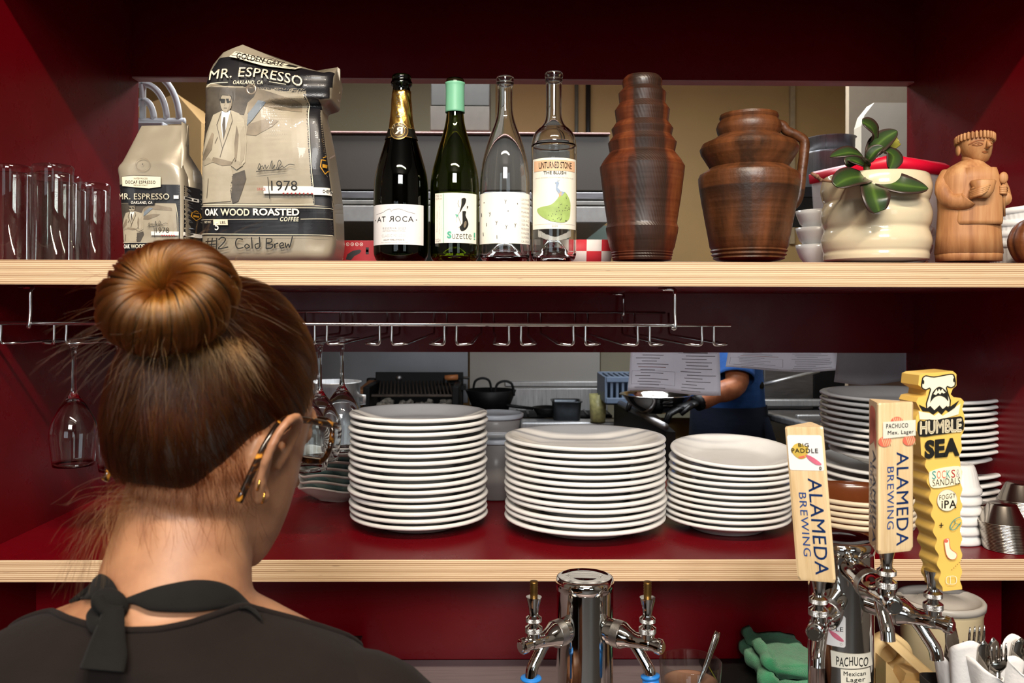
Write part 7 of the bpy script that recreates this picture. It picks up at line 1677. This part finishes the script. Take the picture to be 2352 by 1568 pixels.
for i in range(900):                                                  # band wrapped round the base of the bun
    th0 = rn(0, 2 * PI); r_ = rn(.018, .031); a0 = rn(-.024, -.006); bw_.append([BC + (U * math.cos(th0 + k_ * .14) + W * math.sin(th0 + k_ * .14)) * (r_ + .002 * math.sin(k_)) + AX * (a0 + .002 * math.sin(k_ * .7 + i)) for k_ in range(14)])
strands('bun_hair', bw_, HAIR, .00013, bun_base)
ws = []
for i in range(150):                                                  # short wisps escaping below and around the bun
    th0 = rn(0, 2 * PI); st0 = bunp(th0, rn(-.8, .6), .0235); e = (U * math.cos(th0) + W * math.sin(th0)); L = rn(.02, .055); dr = (e + AX * rn(-.3, .5) + Vector((rn(-.3, .3), rn(-.2, .2), rn(-.4, .2)))).normalized()
    ws.append([st0 + dr * L * (k_ / 8) + Vector((0, 0, -.010 * (k_ / 8) ** 2)) + Vector((noise.noise(Vector((i, k_ * .2, 0))), noise.noise(Vector((i, k_ * .2, 5))), 0)) * .004 for k_ in range(9)])
for i in range(420):                                                  # locks hanging out of the bun over the back of the head
    x0, y0 = rn(400, 560), rn(770, 800); st0 = P(x0 + rn(-15, 15), y0, DPH - .078); en = P(x0 + (x0 - 430) * .45 + rn(-25, 25), y0 + rn(40, 130), DPH - .082); ctl = st0.lerp(en, .5) + Vector((rn(-.006, .006), -.006, .004))
    ws.append([st0.lerp(ctl, u).lerp(ctl.lerp(en, u), u) for u in [k_ / 8 for k_ in range(9)]])
for i in range(170):                                                  # nape wisps blown out to the left
    st0 = P(rn(275, 330), rn(1090, 1170), rn(.665, .70)); L = rn(.03, .085); px_, py_ = rn(-130, 30), rn(20, 260); en = P(240 + px_ * 1.0, 1130 + py_, rn(.64, .70)); ctl = st0.lerp(en, .45) + Vector((-.012, 0, rn(.0, .018)))
    if random.random() < .4: en = en + Vector((.01, 0, -.02))
    ws.append([st0.lerp(ctl, u).lerp(ctl.lerp(en, u), u) + Vector((noise.noise(Vector((i * 3.1, u * 3, 0))), 0, noise.noise(Vector((i * 3.1, u * 3, 7))))) * .005 * u for u in [k_ / 10 for k_ in range(11)]])
nape = []
for i in range(420):                                                  # short hair drawn up from the nape
    r_ = random.random(); x0 = rn(292, 585); y0 = 1112 + 85 * r_ ** 2.4 + 10 * math.sin(x0 * .03); q = skin_at(x0, y0, .0008); q2 = skin_at(x0 + (430 - x0) * .12 + rn(-12, 12), y0 - rn(35, 80), .004)
    if q and q2: nape.append([q.lerp(q2, u) + Vector((0, -.0025 * math.sin(u * PI), 0)) for u in [k_ / 7 for k_ in range(8)]][::-1])
for i in range(90):                                                   # curling wisps down the neck
    x0, y0 = rn(300, 585), rn(1115, 1150); q = skin_at(x0, y0, .002); q2 = skin_at(x0 + rn(-40, 40), y0 + rn(40, 150), .003)
    if q and q2:
        m_ = q.lerp(q2, .5) + Vector((rn(-.010, .010), -.005, 0)); nape.append([q.lerp(m_, u).lerp(m_.lerp(q2, u), u) for u in [k_ / 8 for k_ in range(9)]])
for i in range(160):                                                  # flyaways at the left of the bun
    st0 = bunp(rn(PI * .6, PI * 1.4), rn(-1, .5), .0235); L = rn(.02, .05); dr = Vector((-1, rn(-.3, .3), rn(-.5, .6))).normalized()
    ws.append([st0 + dr * L * (k_ / 8) + Vector((0, 0, rn(.0, .001) - .012 * (k_ / 8) ** 2)) for k_ in range(9)])
strands('loose_hair', ws, HAIR, .00006); strands('nape_hair', nape, HAIRD, .00008)

# ------------------------------------------------------------------ the cook behind the pass, facing the mixing bowl
SKIN2 = m_skin('tan_skin', '8a4f34', 'a5633f', 'b97650')
cx0 = P(1650, 800, 3.5).x; CHM = Matrix.Translation((cx0 - .03, 3.46, 1.545)) @ Matrix.Rotation(math.radians(78), 4, 'Z') @ Matrix.Rotation(math.radians(-22), 4, 'X')
b = MB(); head_mesh(b, CHM)
tors = [((cx0 + .06, 3.56, .80), .155, .125), ((cx0 + .07, 3.56, .95), .15, .12), ((cx0 + .06, 3.55, 1.10), .135, .125), ((cx0 + .03, 3.53, 1.25), .145, .16), ((cx0 + .015, 3.51, 1.36), .13, .18), ((cx0, 3.50, 1.41), .085, .10), ((cx0 - .015, 3.48, 1.45), .055, .056), ((cx0 - .03, 3.47, 1.52), .05, .052)]
def cring(c, rx, ry, n=28): return [Vector((c[0] + rx * math.cos(2 * PI * i / n), c[1] + ry * math.sin(2 * PI * i / n), c[2])) for i in range(n)]
b.loft([cring(*q) for q in tors])
shn, eln, wrn = Vector((cx0 + .035, 3.36, 1.355)), P(1690, 884, 3.26), P(1604, 924, 3.20)
shf_, elf, wrf = Vector((cx0 + .01, 3.68, 1.355)), Vector((cx0 - .05, 3.74, 1.13)), Vector((P(1500, 900, 3.5).x, 3.56, P(1500, 915, 3.5).z))
for a, c, e in ((shn, eln, wrn), (shf_, elf, wrf)): b.tube(spline([a + Vector((0, .06 if a is shn else -.06, .01)), a, a.lerp(c, .5), c, c.lerp(e, .5), e], 4), [.055] * 4 + [.052] * 4 + [.046] * 4 + [.043] * 4 + [.036] * 4 + [.028], 16)
for s_ in (-1, 1):
    hp, kn, an = Vector((cx0 + .06, 3.56 + s_ * .085, .84)), Vector((cx0 + .03, 3.56 + s_ * .10, .46)), Vector((cx0 + .06, 3.56 + s_ * .11, .085)); b.tube(spline([hp, hp.lerp(kn, .5), kn, an], 4), [.09] * 5 + [.065] * 5 + [.042] * 3, 14); b.tube([an + Vector((.03, 0, -.03)), an + Vector((-.09, 0, -.045)), an + Vector((-.16, 0, -.05))], [.032, .034, .02], 10)
cook = fig_build(b, 'person', SKIN2, .0065, 4)
tag(cook, 'cook in blue shirt and dark apron bending over the steel bowl behind the pass', 'person')
BLUE = m_cloth('blue_jersey', '2b528f'); NVY = m_cloth('navy_apron', '0f1320')
b = MB(); b.loft([cring(c, rx + .012, ry + .012) for c, rx, ry in tors[1:6]], False, False)
for a, c in ((shn, eln), (shf_, elf)): e2 = a.lerp(c, .85); b.tube(spline([a + Vector((0, .08 if a is shn else -.08, .012)), a, a.lerp(e2, .5), e2], 4), [.066] * 4 + [.067] * 4 + [.071] * 5, 20, cap=False)
b.build('blue_shirt', BLUE, cook, solid=-.003)
b = MB(); b.loft([[p for p in cring((c[0] - .004, c[1], c[2]), rx + .022, ry + .022)] for c, rx, ry in [((cx0 + .04, 3.56, .45), .19, .16)] + tors[0:3]], False, False); b.tube([(cx0 + .18, 3.44, 1.06), (cx0 + .2, 3.42, .95), (cx0 + .19, 3.42, .86)], [.012, .022, .03], 8, flat=.4); b.build('dark_apron', NVY, cook, solid=-.003)
for s_ in (-1, 1):
    kn = [Vector((cx0 + .06, 3.56 + s_ * .085, .82)), Vector((cx0 + .03, 3.56 + s_ * .10, .46)), Vector((cx0 + .06, 3.56 + s_ * .11, .09))]; b = MB(); b.tube(spline(kn, 5), [.10] * 5 + [.08] * 5 + [.07], 16, cap=False); b.build('trouser_leg', NVY, cook)
GLV = mat('black_glove', '0d0d0e', .4, 0, .2)
b = MB(); hand_mesh(b, wrn, wrn - eln + Vector((0, .02, .02)), (0, 1, 0), (0, .1, -1), 1.05); b.tube([wrn - (wrn - eln).normalized() * .03, wrn + (wrn - eln).normalized() * .01], [.034, .031], 14); b.build('glove', GLV, cook)
b = MB(); hand_mesh(b, wrf, wrf - elf, (0, 1, 0), (0, -.1, -1), 1.05); b.build('glove', GLV, cook)
b = MB(); R = []
for j in range(9): R.append([CHM @ (HE + slerp(hl_dir(i / 40), Vector((0, -.4, 1)).normalized(), j / 8 * .97) * 0 + (sc_pt(slerp(hl_dir(i / 40), Vector((0, -.4, 1)).normalized(), j / 8 * .97), .004) - HE)) for i in range(40)])
b.loft(R, False, True); b.build('short_hair', mat('black_hair', '0c0908', .5, 0, .3, 80), cook)
